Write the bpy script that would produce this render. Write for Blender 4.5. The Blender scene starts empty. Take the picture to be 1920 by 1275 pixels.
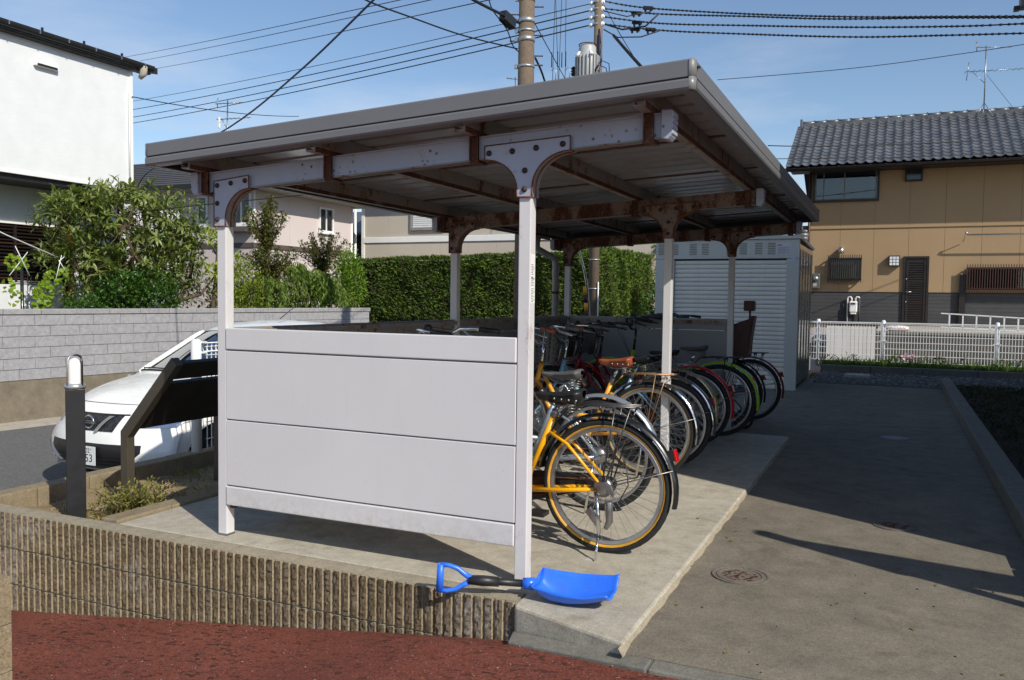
import bpy, math, random
from mathutils import Vector, Matrix, Quaternion
rnd = random.Random(11)
sc = bpy.context.scene
COL = sc.collection
PI = math.pi
rad = math.radians

# ------------------------------------------------------------------ camera
cam = bpy.data.cameras.new('camera')
cam.sensor_width = 36.0
cam.lens = 36.0 * 1577.67 / 1920.0
cam.clip_start = 0.05
cam.clip_end = 2000
cobj = bpy.data.objects.new('camera', cam)
COL.objects.link(cobj)
yaw, pit, rol = 0.42683235, -0.04903501, 0.01318115
_f = Vector((-math.sin(yaw), math.cos(yaw), 0)); _r = Vector((math.cos(yaw), math.sin(yaw), 0)); _u = Vector((0, 0, 1))
f2 = _f * math.cos(pit) + _u * math.sin(pit); u2 = -_f * math.sin(pit) + _u * math.cos(pit)
r3 = _r * math.cos(rol) + u2 * math.sin(rol); u3 = -_r * math.sin(rol) + u2 * math.cos(rol)
cm = Matrix(((r3.x, u3.x, -f2.x, 0), (r3.y, u3.y, -f2.y, 0), (r3.z, u3.z, -f2.z, 1.30), (0, 0, 0, 1)))
cobj.matrix_world = cm
sc.camera = cobj

# ------------------------------------------------------------------ sky, sun, exposure
SUN_TO = Vector((0.697, -0.387, 0.604))
world = bpy.data.worlds.new("World"); sc.world = world; world.use_nodes = True
wn = world.node_tree; wn.nodes.clear()
_o = wn.nodes.new('ShaderNodeOutputWorld'); _b = wn.nodes.new('ShaderNodeBackground')
sky = wn.nodes.new('ShaderNodeTexSky'); sky.sky_type = 'NISHITA'; sky.sun_disc = False
sky.sun_elevation = rad(37.2); sky.sun_rotation = rad(119); sky.air_density = 1.0; sky.dust_density = 0.4; sky.ozone_density = 2.6
_tc = wn.nodes.new('ShaderNodeTexCoord'); _mp = wn.nodes.new('ShaderNodeMapping'); _mp.inputs['Scale'].default_value = (1.2, 1.2, 5.0)
_nz = wn.nodes.new('ShaderNodeTexNoise'); _nz.inputs['Scale'].default_value = 2.3; _nz.inputs['Detail'].default_value = 9; _nz.inputs['Roughness'].default_value = 0.6
_cr = wn.nodes.new('ShaderNodeValToRGB'); _cr.color_ramp.elements[0].position = 0.46; _cr.color_ramp.elements[1].position = 0.70
_cr.color_ramp.elements[1].color = (0.8, 0.8, 0.8, 1)
_sx = wn.nodes.new('ShaderNodeSeparateXYZ'); _hz = wn.nodes.new('ShaderNodeValToRGB'); _hz.color_ramp.elements[0].position = 0.08; _hz.color_ramp.elements[0].color = (0.9, 0.9, 0.9, 1); _hz.color_ramp.elements[1].position = 0.42; _hz.color_ramp.elements[1].color = (0.05, 0.05, 0.05, 1)
_ml = wn.nodes.new('ShaderNodeMixRGB'); _ml.blend_type = 'MULTIPLY'; _ml.inputs['Fac'].default_value = 1.0
_mx = wn.nodes.new('ShaderNodeMixRGB'); _mx.inputs['Color2'].default_value = (5.2, 5.6, 6.4, 1)
L = wn.links.new
L(_tc.outputs['Generated'], _mp.inputs['Vector']); L(_mp.outputs['Vector'], _nz.inputs['Vector']); L(_nz.outputs['Fac'], _cr.inputs['Fac'])
L(_tc.outputs['Generated'], _sx.inputs[0]); L(_sx.outputs['Z'], _hz.inputs['Fac']); L(_cr.outputs['Color'], _ml.inputs['Color1']); L(_hz.outputs['Color'], _ml.inputs['Color2']); L(_ml.outputs['Color'], _mx.inputs['Fac']); L(sky.outputs['Color'], _mx.inputs['Color1']); L(_mx.outputs['Color'], _b.inputs['Color'])
_b.inputs['Strength'].default_value = 0.132
L(_b.outputs['Background'], _o.inputs['Surface'])
sun = bpy.data.lights.new('sun', 'SUN'); sun.energy = 4.7; sun.angle = rad(0.53); sun.color = (1.0, 0.945, 0.84)
sobj = bpy.data.objects.new('sun', sun); COL.objects.link(sobj)
sobj.rotation_euler = (-SUN_TO).to_track_quat('-Z', 'Y').to_euler(); sobj.location = (20, -10, 20)
sc.view_settings.view_transform = 'Standard'; sc.view_settings.look = 'None'
sc.view_settings.exposure = 0.0; sc.view_settings.gamma = 1.0; sc.view_settings.use_curve_mapping = False
sc.render.engine = 'CYCLES'
sc.cycles.max_bounces = 8; sc.cycles.transparent_max_bounces = 12; sc.cycles.use_denoising = True

# ------------------------------------------------------------------ helpers
ORG = {}

def thing(name, label, cat, loc=(0, 0, 0), group=None, rotz=0.0):
    o = bpy.data.objects.new(name, None); COL.objects.link(o)
    o.location = loc; o.rotation_euler = (0, 0, rotz); o.empty_display_size = 0.1
    o['label'] = label; o['category'] = cat
    if group: o['group'] = group
    ORG[o.name] = Vector(loc) if not rotz else Vector((0, 0, 0))
    return o

def tag(o, label, cat, group=None):
    o['label'] = label; o['category'] = cat
    if group: o['group'] = group
    return o

def copy_tree(o, parent=None):
    c = o.copy(); COL.objects.link(c)
    if parent is not None: c.parent = parent
    ORG[c.name] = ORG.get(o.name, Vector((0, 0, 0)))
    for ch in list(o.children): copy_tree(ch, c)
    return c

class MB:
    def __init__(s): s.v = []; s.f = []; s.m = []; s.s = []
    def add(s, vs, fs, m=0, smooth=False):
        b = len(s.v); s.v += [tuple(x) for x in vs]
        for f in fs:
            s.f.append([b + i for i in f]); s.m.append(m); s.s.append(smooth)
        return s
    def hexa(s, p, m=0):
        return s.add(p, [(0, 3, 2, 1), (4, 5, 6, 7), (0, 1, 5, 4), (1, 2, 6, 5), (2, 3, 7, 6), (3, 0, 4, 7)], m)
    def box(s, x0, x1, y0, y1, z0, z1, m=0):
        return s.hexa([(x0, y0, z0), (x1, y0, z0), (x1, y1, z0), (x0, y1, z0), (x0, y0, z1), (x1, y0, z1), (x1, y1, z1), (x0, y1, z1)], m)
    def obox(s, c, ax, ay, az, m=0):
        c, ax, ay, az = Vector(c), Vector(ax), Vector(ay), Vector(az)
        return s.hexa([c - ax - ay - az, c + ax - ay - az, c + ax + ay - az, c - ax + ay - az, c - ax - ay + az, c + ax - ay + az, c + ax + ay + az, c - ax + ay + az], m)
    def bar(s, a, b, w, h, m=0, up=(0, 0, 1)):
        a, b = Vector(a), Vector(b); d = (b - a); c = (a + b) / 2; dn = d.normalized(); up = Vector(up)
        sd = dn.cross(up)
        if sd.length < 1e-4: sd = dn.cross(Vector((0, 1, 0)))
        sd.normalize(); u = sd.cross(dn)
        return s.obox(c, d / 2, sd * w / 2, u * h / 2, m)
    def tube(s, pts, r, n=8, m=0, cap=True, smooth=True, closed=False):
        pts = [Vector(p) for p in pts]; k = len(pts)
        rs = r if isinstance(r, (list, tuple)) else [r] * k
        T = []
        for i in range(k):
            if closed: t = pts[(i + 1) % k] - pts[i - 1]
            else: t = pts[min(i + 1, k - 1)] - pts[max(i - 1, 0)]
            T.append(t.normalized())
        ref = Vector((0, 0, 1)) if abs(T[0].z) < 0.9 else Vector((1, 0, 0))
        nrm = (ref - T[0] * ref.dot(T[0])).normalized()
        vs = []
        for i in range(k):
            nrm = nrm - T[i] * nrm.dot(T[i])
            if nrm.length < 1e-6: nrm = T[i].orthogonal()
            nrm.normalize(); bn = T[i].cross(nrm)
            for j in range(n):
                a = 2 * PI * j / n
                vs.append(pts[i] + (nrm * math.cos(a) + bn * math.sin(a)) * rs[i])
        fs = []
        for i in range(k if closed else k - 1):
            i2 = (i + 1) % k
            for j in range(n):
                j2 = (j + 1) % n
                fs.append((i * n + j, i * n + j2, i2 * n + j2, i2 * n + j))
        s.add(vs, fs, m, smooth)
        if cap and not closed:
            b = len(s.v) - k * n
            s.f.append([b + j for j in range(n)][::-1]); s.m.append(m); s.s.append(False)
            s.f.append([b + (k - 1) * n + j for j in range(n)]); s.m.append(m); s.s.append(False)
        return s
    def prism(s, poly, fn, a, b, m=0, smooth=False):
        n = len(poly)
        vs = [fn(p[0], p[1], a) for p in poly] + [fn(p[0], p[1], b) for p in poly]
        s.add(vs, [tuple(range(n))[::-1], tuple(range(n, 2 * n))], m)
        bse = len(s.v) - 2 * n
        for i in range(n):
            j = (i + 1) % n
            s.f.append([bse + i, bse + j, bse + n + j, bse + n + i]); s.m.append(m); s.s.append(smooth)
        return s
    def grid(s, fn, nu, nv, m=0, smooth=True, closeu=False):
        vs = [fn(i / (nu if closeu else nu - 1), j / (nv - 1)) for j in range(nv) for i in range(nu)]
        fs = []
        for j in range(nv - 1):
            for i in range(nu if closeu else nu - 1):
                i2 = (i + 1) % nu
                fs.append((j * nu + i, j * nu + i2, (j + 1) * nu + i2, (j + 1) * nu + i))
        return s.add(vs, fs, m, smooth)
    def lathe(s, prof, c, n=16, m=0, axis='z', smooth=True):
        c = Vector(c)
        def fn(u, v):
            k = v * (len(prof) - 1); i = int(round(k)); r, h = prof[i]; a = 2 * PI * u
            p = Vector((r * math.cos(a), r * math.sin(a), h))
            if axis == 'x': p = Vector((p.z, p.x, p.y))
            if axis == 'y': p = Vector((p.y, p.z, p.x))
            return c + p
        return s.grid(fn, n, len(prof), m, smooth, True)
    def sphere(s, c, r, nu=10, nv=7, m=0):
        c = Vector(c); r = Vector(r) if not isinstance(r, (int, float)) else Vector((r, r, r))
        return s.grid(lambda u, v: c + Vector((r.x * math.cos(2 * PI * u) * math.sin(PI * v), r.y * math.sin(2 * PI * u) * math.sin(PI * v), r.z * math.cos(PI * v))), nu, nv, m, True, True)
    def mesh(s, name, mats, org=Vector((0, 0, 0))):
        me = bpy.data.meshes.new(name)
        me.from_pydata([(x - org.x, y - org.y, z - org.z) for x, y, z in s.v], [], s.f)
        for mt in mats: me.materials.append(mt)
        me.polygons.foreach_set('material_index', s.m); me.polygons.foreach_set('use_smooth', s.s)
        me.update(); return me
    def build(s, name, mats, parent=None, bevel=0.0, seg=2, kind=None, at=None, local=False):
        if not isinstance(mats, (list, tuple)): mats = [mats]
        org = Vector((0, 0, 0))
        if parent is not None and not local: org = ORG[parent.name]
        if at is not None: org = Vector(at)
        o = bpy.data.objects.new(name, s.mesh(name, mats, org)); COL.objects.link(o)
        if at is not None and parent is None: o.location = at
        if parent is not None: o.parent = parent
        ORG[o.name] = org
        if bevel:
            b = o.modifiers.new('bevel', 'BEVEL'); b.width = bevel; b.segments = seg; b.limit_method = 'ANGLE'; b.angle_limit = rad(40); b.harden_normals = False
        if kind: o['kind'] = kind
        return o

def inst(me, name, parent, loc, rotz=0.0, scale=None):
    o = bpy.data.objects.new(name, me); COL.objects.link(o); o.parent = parent
    o.location = Vector(loc) - ORG[parent.name]
    if rotz: o.rotation_euler = (0, 0, rotz)
    if scale: o.scale = scale
    ORG[o.name] = Vector(loc)
    return o

def text(body, name, mat, parent, loc, size, rot, kind=None, extr=0.0004):
    cu = bpy.data.curves.new(name, 'FONT'); cu.body = body; cu.size = size; cu.extrude = extr; cu.align_x = 'CENTER'; cu.align_y = 'CENTER'; cu.resolution_u = 3
    cu.materials.append(mat)
    tmp = bpy.data.objects.new('tmp', cu); COL.objects.link(tmp)
    bpy.context.view_layer.update()
    me = bpy.data.meshes.new_from_object(tmp.evaluated_get(bpy.context.evaluated_depsgraph_get()))
    bpy.data.objects.remove(tmp); me.name = name
    o = bpy.data.objects.new(name, me); COL.objects.link(o); o.parent = parent
    o.location = loc; o.rotation_euler = rot
    return o

# ------------------------------------------------------------------ materials
def S(v):  # srgb 0-255 -> linear
    v = v / 255.0
    return v / 12.92 if v <= 0.04045 else ((v + 0.055) / 1.055) ** 2.4
def C(r, g, b): return (S(r), S(g), S(b), 1)

class NT:
    def __init__(s, name):
        s.m = bpy.data.materials.new(name); s.m.use_nodes = True; s.t = s.m.node_tree
        s.p = s.t.nodes['Principled BSDF']; s.tc = s.t.nodes.new('ShaderNodeTexCoord')
    def n(s, k, **kw):
        x = s.t.nodes.new(k)
        for a, b in kw.items(): setattr(x, a, b)
        return x
    def l(s, a, b): s.t.links.new(a, b)
    def vec(s, scale=(1, 1, 1), obj=True):
        mp = s.n('ShaderNodeMapping'); mp.inputs['Scale'].default_value = scale
        if obj == 'world':
            g = s.n('ShaderNodeNewGeometry'); s.l(g.outputs['Position'], mp.inputs['Vector'])
        else: s.l(s.tc.outputs['Object'], mp.inputs['Vector'])
        return mp.outputs['Vector']
    def noise(s, scale, detail=5, rough=0.55, vec=None, dist=0.0):
        x = s.n('ShaderNodeTexNoise'); x.inputs['Scale'].default_value = scale; x.inputs['Detail'].default_value = detail
        x.inputs['Roughness'].default_value = rough; x.inputs['Distortion'].default_value = dist
        s.l(vec if vec is not None else s.tc.outputs['Object'], x.inputs['Vector']); return x.outputs['Fac']
    def ramp(s, fac, stops):
        r = s.n('ShaderNodeValToRGB'); e = r.color_ramp.elements
        while len(e) < len(stops): e.new(0.5)
        for i, (p, c) in enumerate(stops):
            e[i].position = p; e[i].color = c if not isinstance(c, (int, float)) else (c, c, c, 1)
        s.l(fac, r.inputs['Fac']); return r.outputs['Color']
    def mix(s, fac, a, b, mode='MIX'):
        x = s.n('ShaderNodeMixRGB'); x.blend_type = mode
        for v, i in ((fac, 'Fac'), (a, 'Color1'), (b, 'Color2')):
            if hasattr(v, 'is_output'): s.l(v, x.inputs[i])
            else: x.inputs[i].default_value = v
        return x.outputs['Color']
    def bump(s, h, strength=0.3, dist=0.01):
        b = s.n('ShaderNodeBump'); b.inputs['Strength'].default_value = strength; b.inputs['Distance'].default_value = dist
        s.l(h, b.inputs['Height']); s.l(b.outputs['Normal'], s.p.inputs['Normal'])
    def out(s, col, rough=0.5, metal=0.0, spec=0.5, coat=0.0):
        if hasattr(col, 'is_output'): s.l(col, s.p.inputs['Base Color'])
        else: s.p.inputs['Base Color'].default_value = col
        if hasattr(rough, 'is_output'): s.l(rough, s.p.inputs['Roughness'])
        else: s.p.inputs['Roughness'].default_value = rough
        s.p.inputs['Metallic'].default_value = metal; s.p.inputs['Specular IOR Level'].default_value = spec
        if coat: s.p.inputs['Coat Weight'].default_value = coat; s.p.inputs['Coat Roughness'].default_value = 0.08
        return s.m

def mul(c, k): return (min(c[0] * k, 1), min(c[1] * k, 1), min(c[2] * k, 1), 1)

def paint(name, col, rough=0.45, var=0.12, scale=3.0, bump=0.0, metal=0.0, spec=0.5, coat=0.0, fine=0.0, vrand=0.0, bscale=60):
    t = NT(name)
    n1 = t.noise(scale, 6, 0.6)
    c = t.ramp(n1, [(0.3, mul(col, 1 - var)), (0.7, mul(col, 1 + var))])
    if fine:
        c = t.mix(1.0, c, t.ramp(t.noise(scale * 40, 3), [(0.3, 1 - fine), (0.7, 1.0)]), 'MULTIPLY')
    if vrand:
        oi = t.n('ShaderNodeObjectInfo')
        c = t.mix(1.0, c, t.ramp(oi.outputs['Random'], [(0, 1 - vrand), (1, 1.0)]), 'MULTIPLY')
    if bump: t.bump(t.noise(bscale, 5), bump, 0.005)
    r = t.ramp(t.noise(scale * 2.3, 4), [(0.3, max(rough - 0.08, 0.02)), (0.7, min(rough + 0.1, 1))])
    return t.out(c, r, metal, spec, coat)

def rusty(name, col, amount=0.5, scale=9.0, rough=0.5, var=0.06, spots=False, rim=0.0):
    t = NT(name)
    v = t.vec((1, 1, 1))
    base = t.ramp(t.noise(4, 5), [(0.3, mul(col, 1 - var)), (0.7, mul(col, 1 + var))])
    f = t.mix(0.30, t.noise(scale, 9, 0.70, t.vec((1, 1, 0.45)), 0.25), t.noise(scale * 9, 5, 0.75, v))
    mask = t.ramp(f, [(amount - 0.03, 0), (amount + 0.045, 1)])
    halo = t.ramp(f, [(amount - 0.11, 0), (amount + 0.02, 0.7)])
    rc = t.ramp(t.noise(scale * 6, 5, 0.7), [(0.25, (0.018, 0.008, 0.006, 1)), (0.5, (0.075, 0.024, 0.012, 1)), (0.75, (0.19, 0.07, 0.028, 1))])
    st = t.mix(halo, base, (0.30, 0.17, 0.10, 1))
    c = t.mix(mask, st, rc)
    if spots:
        vo = t.n('ShaderNodeTexVoronoi'); vo.inputs['Scale'].default_value = 30; t.l(v, vo.inputs['Vector'])
        pick = t.ramp(t.noise(3.0, 3), [(0.62 - spots * 0.16, 0), (0.68 - spots * 0.10, 1)])
        sp = t.ramp(t.mix(0.25, vo.outputs['Distance'], t.noise(90, 4, 0.7, v)), [(0.22, 1), (0.34, 0)])
        c = t.mix(t.mix(1.0, sp, pick, 'MULTIPLY'), c, (0.085, 0.03, 0.016, 1))
    r = t.mix(mask, (rough,) * 3 + (1,), (0.85, 0.85, 0.85, 1))
    t.bump(f, 0.25, 0.004)
    return t.out(c, r)

def concrete(name, col, stain=0.35, scale=1.3, grain=0.25, bump=0.35, cracks=False, world_=False, patches=None, smudge=None):
    t = NT(name)
    v = t.vec((1, 1, 1), 'world' if world_ else True)
    c = t.ramp(t.noise(scale, 8, 0.65, v, 0.3), [(0.28, mul(col, 1 - stain)), (0.5, col), (0.72, mul(col, 1 + stain * 0.6))])
    c = t.mix(0.6, c, t.ramp(t.noise(scale * 7, 6, 0.7, v), [(0.3, mul(col, 0.62)), (0.7, mul(col, 1.25))]))
    if smudge:
        c = t.mix(t.ramp(t.noise(2.1, 9, 0.75, v, 1.2), [(0.54, 0), (0.72, 0.65)]), c, smudge)
        c = t.mix(t.ramp(t.noise(11, 7, 0.8, v, 0.6), [(0.60, 0), (0.68, 0.5)]), c, mul(smudge, 0.7))
    if patches:
        c = t.mix(t.ramp(t.noise(scale * 0.8, 9, 0.72, v, 0.8), [(0.52, 0), (0.66, 0.8)]), c, patches)
    g = t.noise(230, 3, 0.6, v)
    c = t.mix(1.0, c, t.ramp(g, [(0.32, 1 - grain * 1.6), (0.5, 1.0), (0.68, 1 + grain)]), 'MULTIPLY')
    g2 = t.noise(70, 4, 0.7, v)
    c = t.mix(1.0, c, t.ramp(g2, [(0.3, 1 - grain), (0.6, 1.0)]), 'MULTIPLY')
    h = t.mix(0.5, g, g2)
    t.bump(h, bump, 0.006)
    return t.out(c, 0.9, 0, 0.25)

def leafmat(name, a, b, trans=0.35, scale=9, rough=0.45, third=None):
    t = NT(name)
    f = t.noise(scale, 3, 0.8); oi = t.n('ShaderNodeObjectInfo')
    stops = [(0.32, a), (0.66, b)] if third is None else [(0.3, a), (0.52, b), (0.7, third)]
    c = t.ramp(f, stops)
    f2 = t.noise(scale * 9, 2, 0.5)
    c = t.mix(1.0, c, t.ramp(f2, [(0.3, 0.55), (0.7, 1.25)]), 'MULTIPLY')
    c = t.mix(1.0, c, t.ramp(oi.outputs['Random'], [(0, 0.75), (1, 1.1)]), 'MULTIPLY')
    m = t.out(c, rough, 0, 0.4)
    tr = t.n('ShaderNodeBsdfTranslucent'); ms = t.n('ShaderNodeMixShader'); ms.inputs['Fac'].default_value = trans
    t.l(t.mix(1.0, c, (1.1, 1.25, 0.5, 1), 'MULTIPLY'), tr.inputs['Color'])
    o = t.t.nodes['Material Output']; t.l(t.p.outputs[0], ms.inputs[1]); t.l(tr.outputs[0], ms.inputs[2]); t.l(ms.outputs[0], o.inputs['Surface'])
    return m

def glassmat(name, tint, refl=0.08, rough=0.01):
    t = NT(name); nt = t.t
    fr = t.n('ShaderNodeFresnel'); fr.inputs['IOR'].default_value = 1.5
    tr = t.n('ShaderNodeBsdfTransparent'); tr.inputs['Color'].default_value = tint
    gl = t.n('ShaderNodeBsdfGlossy'); gl.inputs['Roughness'].default_value = rough
    ad = t.n('ShaderNodeMath', operation='ADD'); ad.inputs[1].default_value = refl; t.l(fr.outputs[0], ad.inputs[0])
    ms = t.n('ShaderNodeMixShader'); t.l(ad.outputs[0], ms.inputs['Fac']); t.l(tr.outputs[0], ms.inputs[1]); t.l(gl.outputs[0], ms.inputs[2])
    t.l(ms.outputs[0], nt.nodes['Material Output'].inputs['Surface']); return t.m

M = {}
t = NT('white_enamel'); v = t.vec((1, 1, 1))
c = t.ramp(t.noise(1.3, 5, 0.6, v), [(0.3, C(205, 204, 205)), (0.7, C(211, 210, 211))])
c = t.mix(t.ramp(t.noise(5.0, 6, 0.7, t.vec((6, 1, 0.35))), [(0.55, 0), (0.8, 0.07)]), c, C(150, 142, 128))
c = t.mix(t.ramp(t.noise(70, 3, 0.6, v), [(0.73, 0), (0.76, 0.55)]), c, C(120, 108, 94))
_s = t.n('ShaderNodeSeparateXYZ'); t.l(t.vec((1, 1, 1), 'world'), _s.inputs[0])
_z = t.ramp(_s.outputs['Z'], [(0.16, 0.30), (0.30, 0.0)])
c = t.mix(t.mix(1.0, _z, t.ramp(t.noise(28, 6, 0.75, v), [(0.42, 0), (0.62, 1)]), 'MULTIPLY'), c, C(140, 126, 104))
t.bump(t.noise(2.2, 3, 0.5, v), 0.12, 0.02)
M['panel'] = t.out(c, t.ramp(t.noise(3, 4), [(0.3, 0.26), (0.7, 0.42)]))
M['post'] = rusty('post_enamel', C(210, 208, 209), 0.69, 7.0, 0.35, 0.03)
M['beam'] = rusty('beam_enamel', C(166, 172, 188), 0.66, 11.0, 0.4, 0.05, spots=True)
M['beam_rust_shade'] = rusty('beam_rusted_shaded', C(118, 112, 109), 0.485, 10.0, 0.5, 0.08, spots=2)  # real rust; base also darkened for the shade under the roof
M['purlin'] = rusty('purlin_enamel', C(136, 134, 133), 0.565, 7.0, 0.5, 0.08)
M['rust'] = rusty('bare_rust', C(90, 50, 35), 0.30, 12.0, 0.8)
M['rust_dark'] = rusty('dark_rust', C(50, 28, 22), 0.42, 14.0, 0.8)
M['rust_rim'] = paint('rust_line', C(108, 64, 44), 0.85, 0.5, 26)
M['rivet'] = paint('bolt_brown', (0.035, 0.022, 0.018, 1), 0.7, 0.3, 40)
M['deck'] = rusty('roof_deck', C(150, 153, 157), 0.66, 5.0, 0.2, 0.08)  # base greyer than the pale sheet: shade under the roof put in
M['fascia'] = rusty('fascia_grey', C(108, 108, 111), 0.76, 9.0, 0.42, 0.03)
M['fascia_cap'] = paint('fascia_corner', C(116, 116, 117), 0.4, 0.04, 6)
M['dark'] = paint('dark_gap', (0.01, 0.01, 0.012, 1), 0.7, 0.2)
M['slab'] = concrete('slab_concrete', C(182, 174, 158), 0.42, 1.4, 0.2, 0.4, patches=C(198, 192, 178), smudge=C(128, 116, 98))
M['lane'] = concrete('lane_concrete', C(127, 119, 106), 0.32, 0.9, 0.24, 0.5, patches=C(142, 133, 117), smudge=C(88, 80, 70))
M['kerb'] = concrete('kerb_concrete', C(126, 123, 114), 0.3, 3.0, 0.2, 0.3)
M['lip'] = concrete('mortar_lip', C(162, 151, 131), 0.25, 6.0, 0.15, 0.3)
M['asphalt'] = concrete('asphalt', C(114, 113, 112), 0.08, 2.6, 0.5, 0.8)
M['gutter'] = concrete('gutter_concrete', C(176, 168, 155), 0.2, 1.5, 0.15, 0.3)
M['basecon'] = concrete('wall_base_concrete', C(128, 119, 103), 0.4, 0.9, 0.15, 0.3)
M['block'] = concrete('grey_block', C(162, 161, 164), 0.12, 2.2, 0.16, 0.5)
M['cap'] = concrete('grey_cap', C(158, 157, 158), 0.12, 2.2, 0.12, 0.4)
M['mortar'] = concrete('mortar', C(120, 116, 110), 0.2, 5, 0.2, 0.2)
M['dsteel'] = paint('dark_steel', C(84, 82, 82), 0.3, 0.2, 12, metal=0.7)
M['alu'] = paint('aluminium', C(190, 192, 195), 0.35, 0.05, 8, metal=0.9)
M['chrome'] = paint('chrome', (0.72, 0.72, 0.73, 1), 0.12, 0.08, 20, metal=1.0)
M['steel'] = paint('dull_steel', C(150, 148, 146), 0.35, 0.15, 15, metal=0.85)
M['bronze'] = paint('rusted_rack', C(140, 112, 84), 0.4, 0.3, 18, metal=0.6)
M['tyre'] = paint('tyre_rubber', (0.014, 0.014, 0.015, 1), 0.75, 0.2, 20)
M['gum'] = paint('amber_sidewall', C(200, 148, 48), 0.6, 0.15, 14)
M['blackp'] = paint('black_plastic', (0.016, 0.016, 0.018, 1), 0.42, 0.2, 10)
M['blackm'] = paint('black_paint', (0.012, 0.013, 0.015, 1), 0.25, 0.1, 8, coat=0.4)
M['vinyl'] = paint('black_vinyl', (0.022, 0.022, 0.023, 1), 0.38, 0.15, 25, bump=0.08)
M['gvinyl'] = paint('grey_vinyl', C(92, 92, 94), 0.42, 0.1, 25)
M['leather'] = paint('brown_leather', C(150, 78, 48), 0.38, 0.2, 14, bump=0.06)
M['yellow'] = paint('yellow_frame', C(240, 170, 10), 0.28, 0.06, 6, coat=0.5)
M['orange'] = paint('amber_frame', C(226, 158, 42), 0.28, 0.06, 6, coat=0.5)
M['sblue'] = paint('light_blue_frame', C(120, 168, 196), 0.3, 0.06, 6, coat=0.5)
M['maroon'] = paint('dark_red_frame', C(120, 14, 32), 0.28, 0.06, 6, coat=0.5)
M['redp'] = paint('red_paint', C(190, 16, 28), 0.25, 0.06, 6, coat=0.5)
M['lime'] = paint('lime_paint', C(150, 200, 20), 0.28, 0.06, 6, coat=0.5)
M['wine'] = paint('wine_paint', C(110, 22, 40), 0.28, 0.06, 6, coat=0.5)
M['greyf'] = paint('grey_fender', C(150, 160, 172), 0.25, 0.05, 6, metal=0.5)
M['gold'] = paint('champagne_fender', C(196, 182, 150), 0.25, 0.06, 6, metal=0.6)
M['reflex'] = paint('red_reflector', C(200, 10, 20), 0.15, 0.1, 50, coat=0.6)
M['white'] = paint('white_paint', C(232, 232, 230), 0.4, 0.03, 5)
M['chain'] = paint('rusty_chain', C(92, 48, 30), 0.7, 0.3, 60)
t = NT('blue_polythene'); v = t.vec((1, 1, 1))
c = t.ramp(t.noise(6, 5, 0.6, v), [(0.3, C(40, 106, 228)), (0.7, C(54, 122, 240))])
c = t.mix(t.ramp(t.noise(5, 8, 0.75, t.vec((1, 3, 3)), 0.5), [(0.56, 0), (0.70, 0.5)]), c, C(96, 92, 110))
c = t.mix(t.ramp(t.noise(40, 4, 0.7, t.vec((0.3, 3, 3))), [(0.66, 0), (0.70, 0.45)]), c, C(150, 180, 240))
t.bump(t.noise(60, 4), 0.06, 0.004)
M['bluep'] = t.out(c, t.ramp(t.noise(9, 5), [(0.3, 0.24), (0.7, 0.46)]))
M['bark'] = concrete('bark', C(96, 82, 66), 0.4, 8, 0.3, 0.6)
M['barkd'] = concrete('dark_bark', C(62, 54, 46), 0.4, 8, 0.3, 0.6)
M['red_pave'] = None
# ------------------------------------------------------------------ ground and setting
def struct(mb, name, mats, **kw):
    o = mb.build(name, mats, **kw); o['kind'] = 'structure'; return o

# red pavement material
t = NT('red_pavement'); v = t.vec((1, 1, 1))
c = t.ramp(t.noise(1.6, 6, 0.6, v), [(0.3, C(114, 62, 50)), (0.7, C(134, 76, 61))])
c = t.mix(1.0, c, t.ramp(t.noise(95, 4, 0.8, v), [(0.34, 0.35), (0.5, 0.95), (0.66, 1.45)]), 'MULTIPLY')
blot = t.mix(1.0, t.ramp(t.noise(17, 7, 0.78, t.vec((1, 2.2, 1))), [(0.53, 0), (0.58, 1)]), t.ramp(t.noise(1.7, 4, 0.6, v), [(0.35, 0.25), (0.6, 1)]), 'MULTIPLY')
c = t.mix(blot, c, C(44, 30, 22))
c = t.mix(t.ramp(t.noise(75, 2, 0.5, t.vec((1, 1.4, 1))), [(0.715, 0), (0.73, 0.85)]), c, C(205, 195, 188))
t.bump(t.mix(0.5, t.noise(120, 4, 0.7, v), t.noise(26, 6, 0.75, v)), 0.9, 0.01)
M['red_pave'] = t.out(c, 0.9, 0, 0.25)
t = NT('sandy_soil')
c = t.ramp(t.noise(5, 7, 0.7), [(0.3, C(126, 106, 78)), (0.55, C(176, 154, 120)), (0.75, C(200, 180, 146))])
c = t.mix(0.5, c, t.ramp(t.noise(60, 4, 0.7), [(0.3, C(70, 55, 38)), (0.7, C(180, 160, 130))]))
t.bump(t.noise(45, 6, 0.7), 0.8, 0.02); M['soil'] = t.out(c, 0.95, 0, 0.1)
M['dsoil'] = concrete('dark_soil', C(58, 50, 38), 0.4, 3, 0.3, 0.8)
M['gravelbed'] = concrete('gravel_bed', C(92, 90, 86), 0.35, 9, 0.5, 1.0)

struct(MB().box(-120, 120, -60, 160, -1.0, -0.62), 'ground', M['asphalt'])
# lot terrain under slab and lane
struct(MB().box(-5.17, 9.0, 3.37, 27.4, -0.62, -0.30), 'lot_terrain', M['dsoil'])
# shelter slab, L shaped, slightly bevelled edge
mb = MB(); mb.prism([(-3.965, 3.362), (-1.442, 3.362), (-1.442, 3.236), (-1.430, 3.207), (-0.90, 3.03), (-0.90, 8.50), (-3.965, 8.50)], lambda x, y, z: (x, y, z), -0.30, 0.0)
slab = struct(mb, 'concrete_slab', M['slab'], bevel=0.012)
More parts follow.
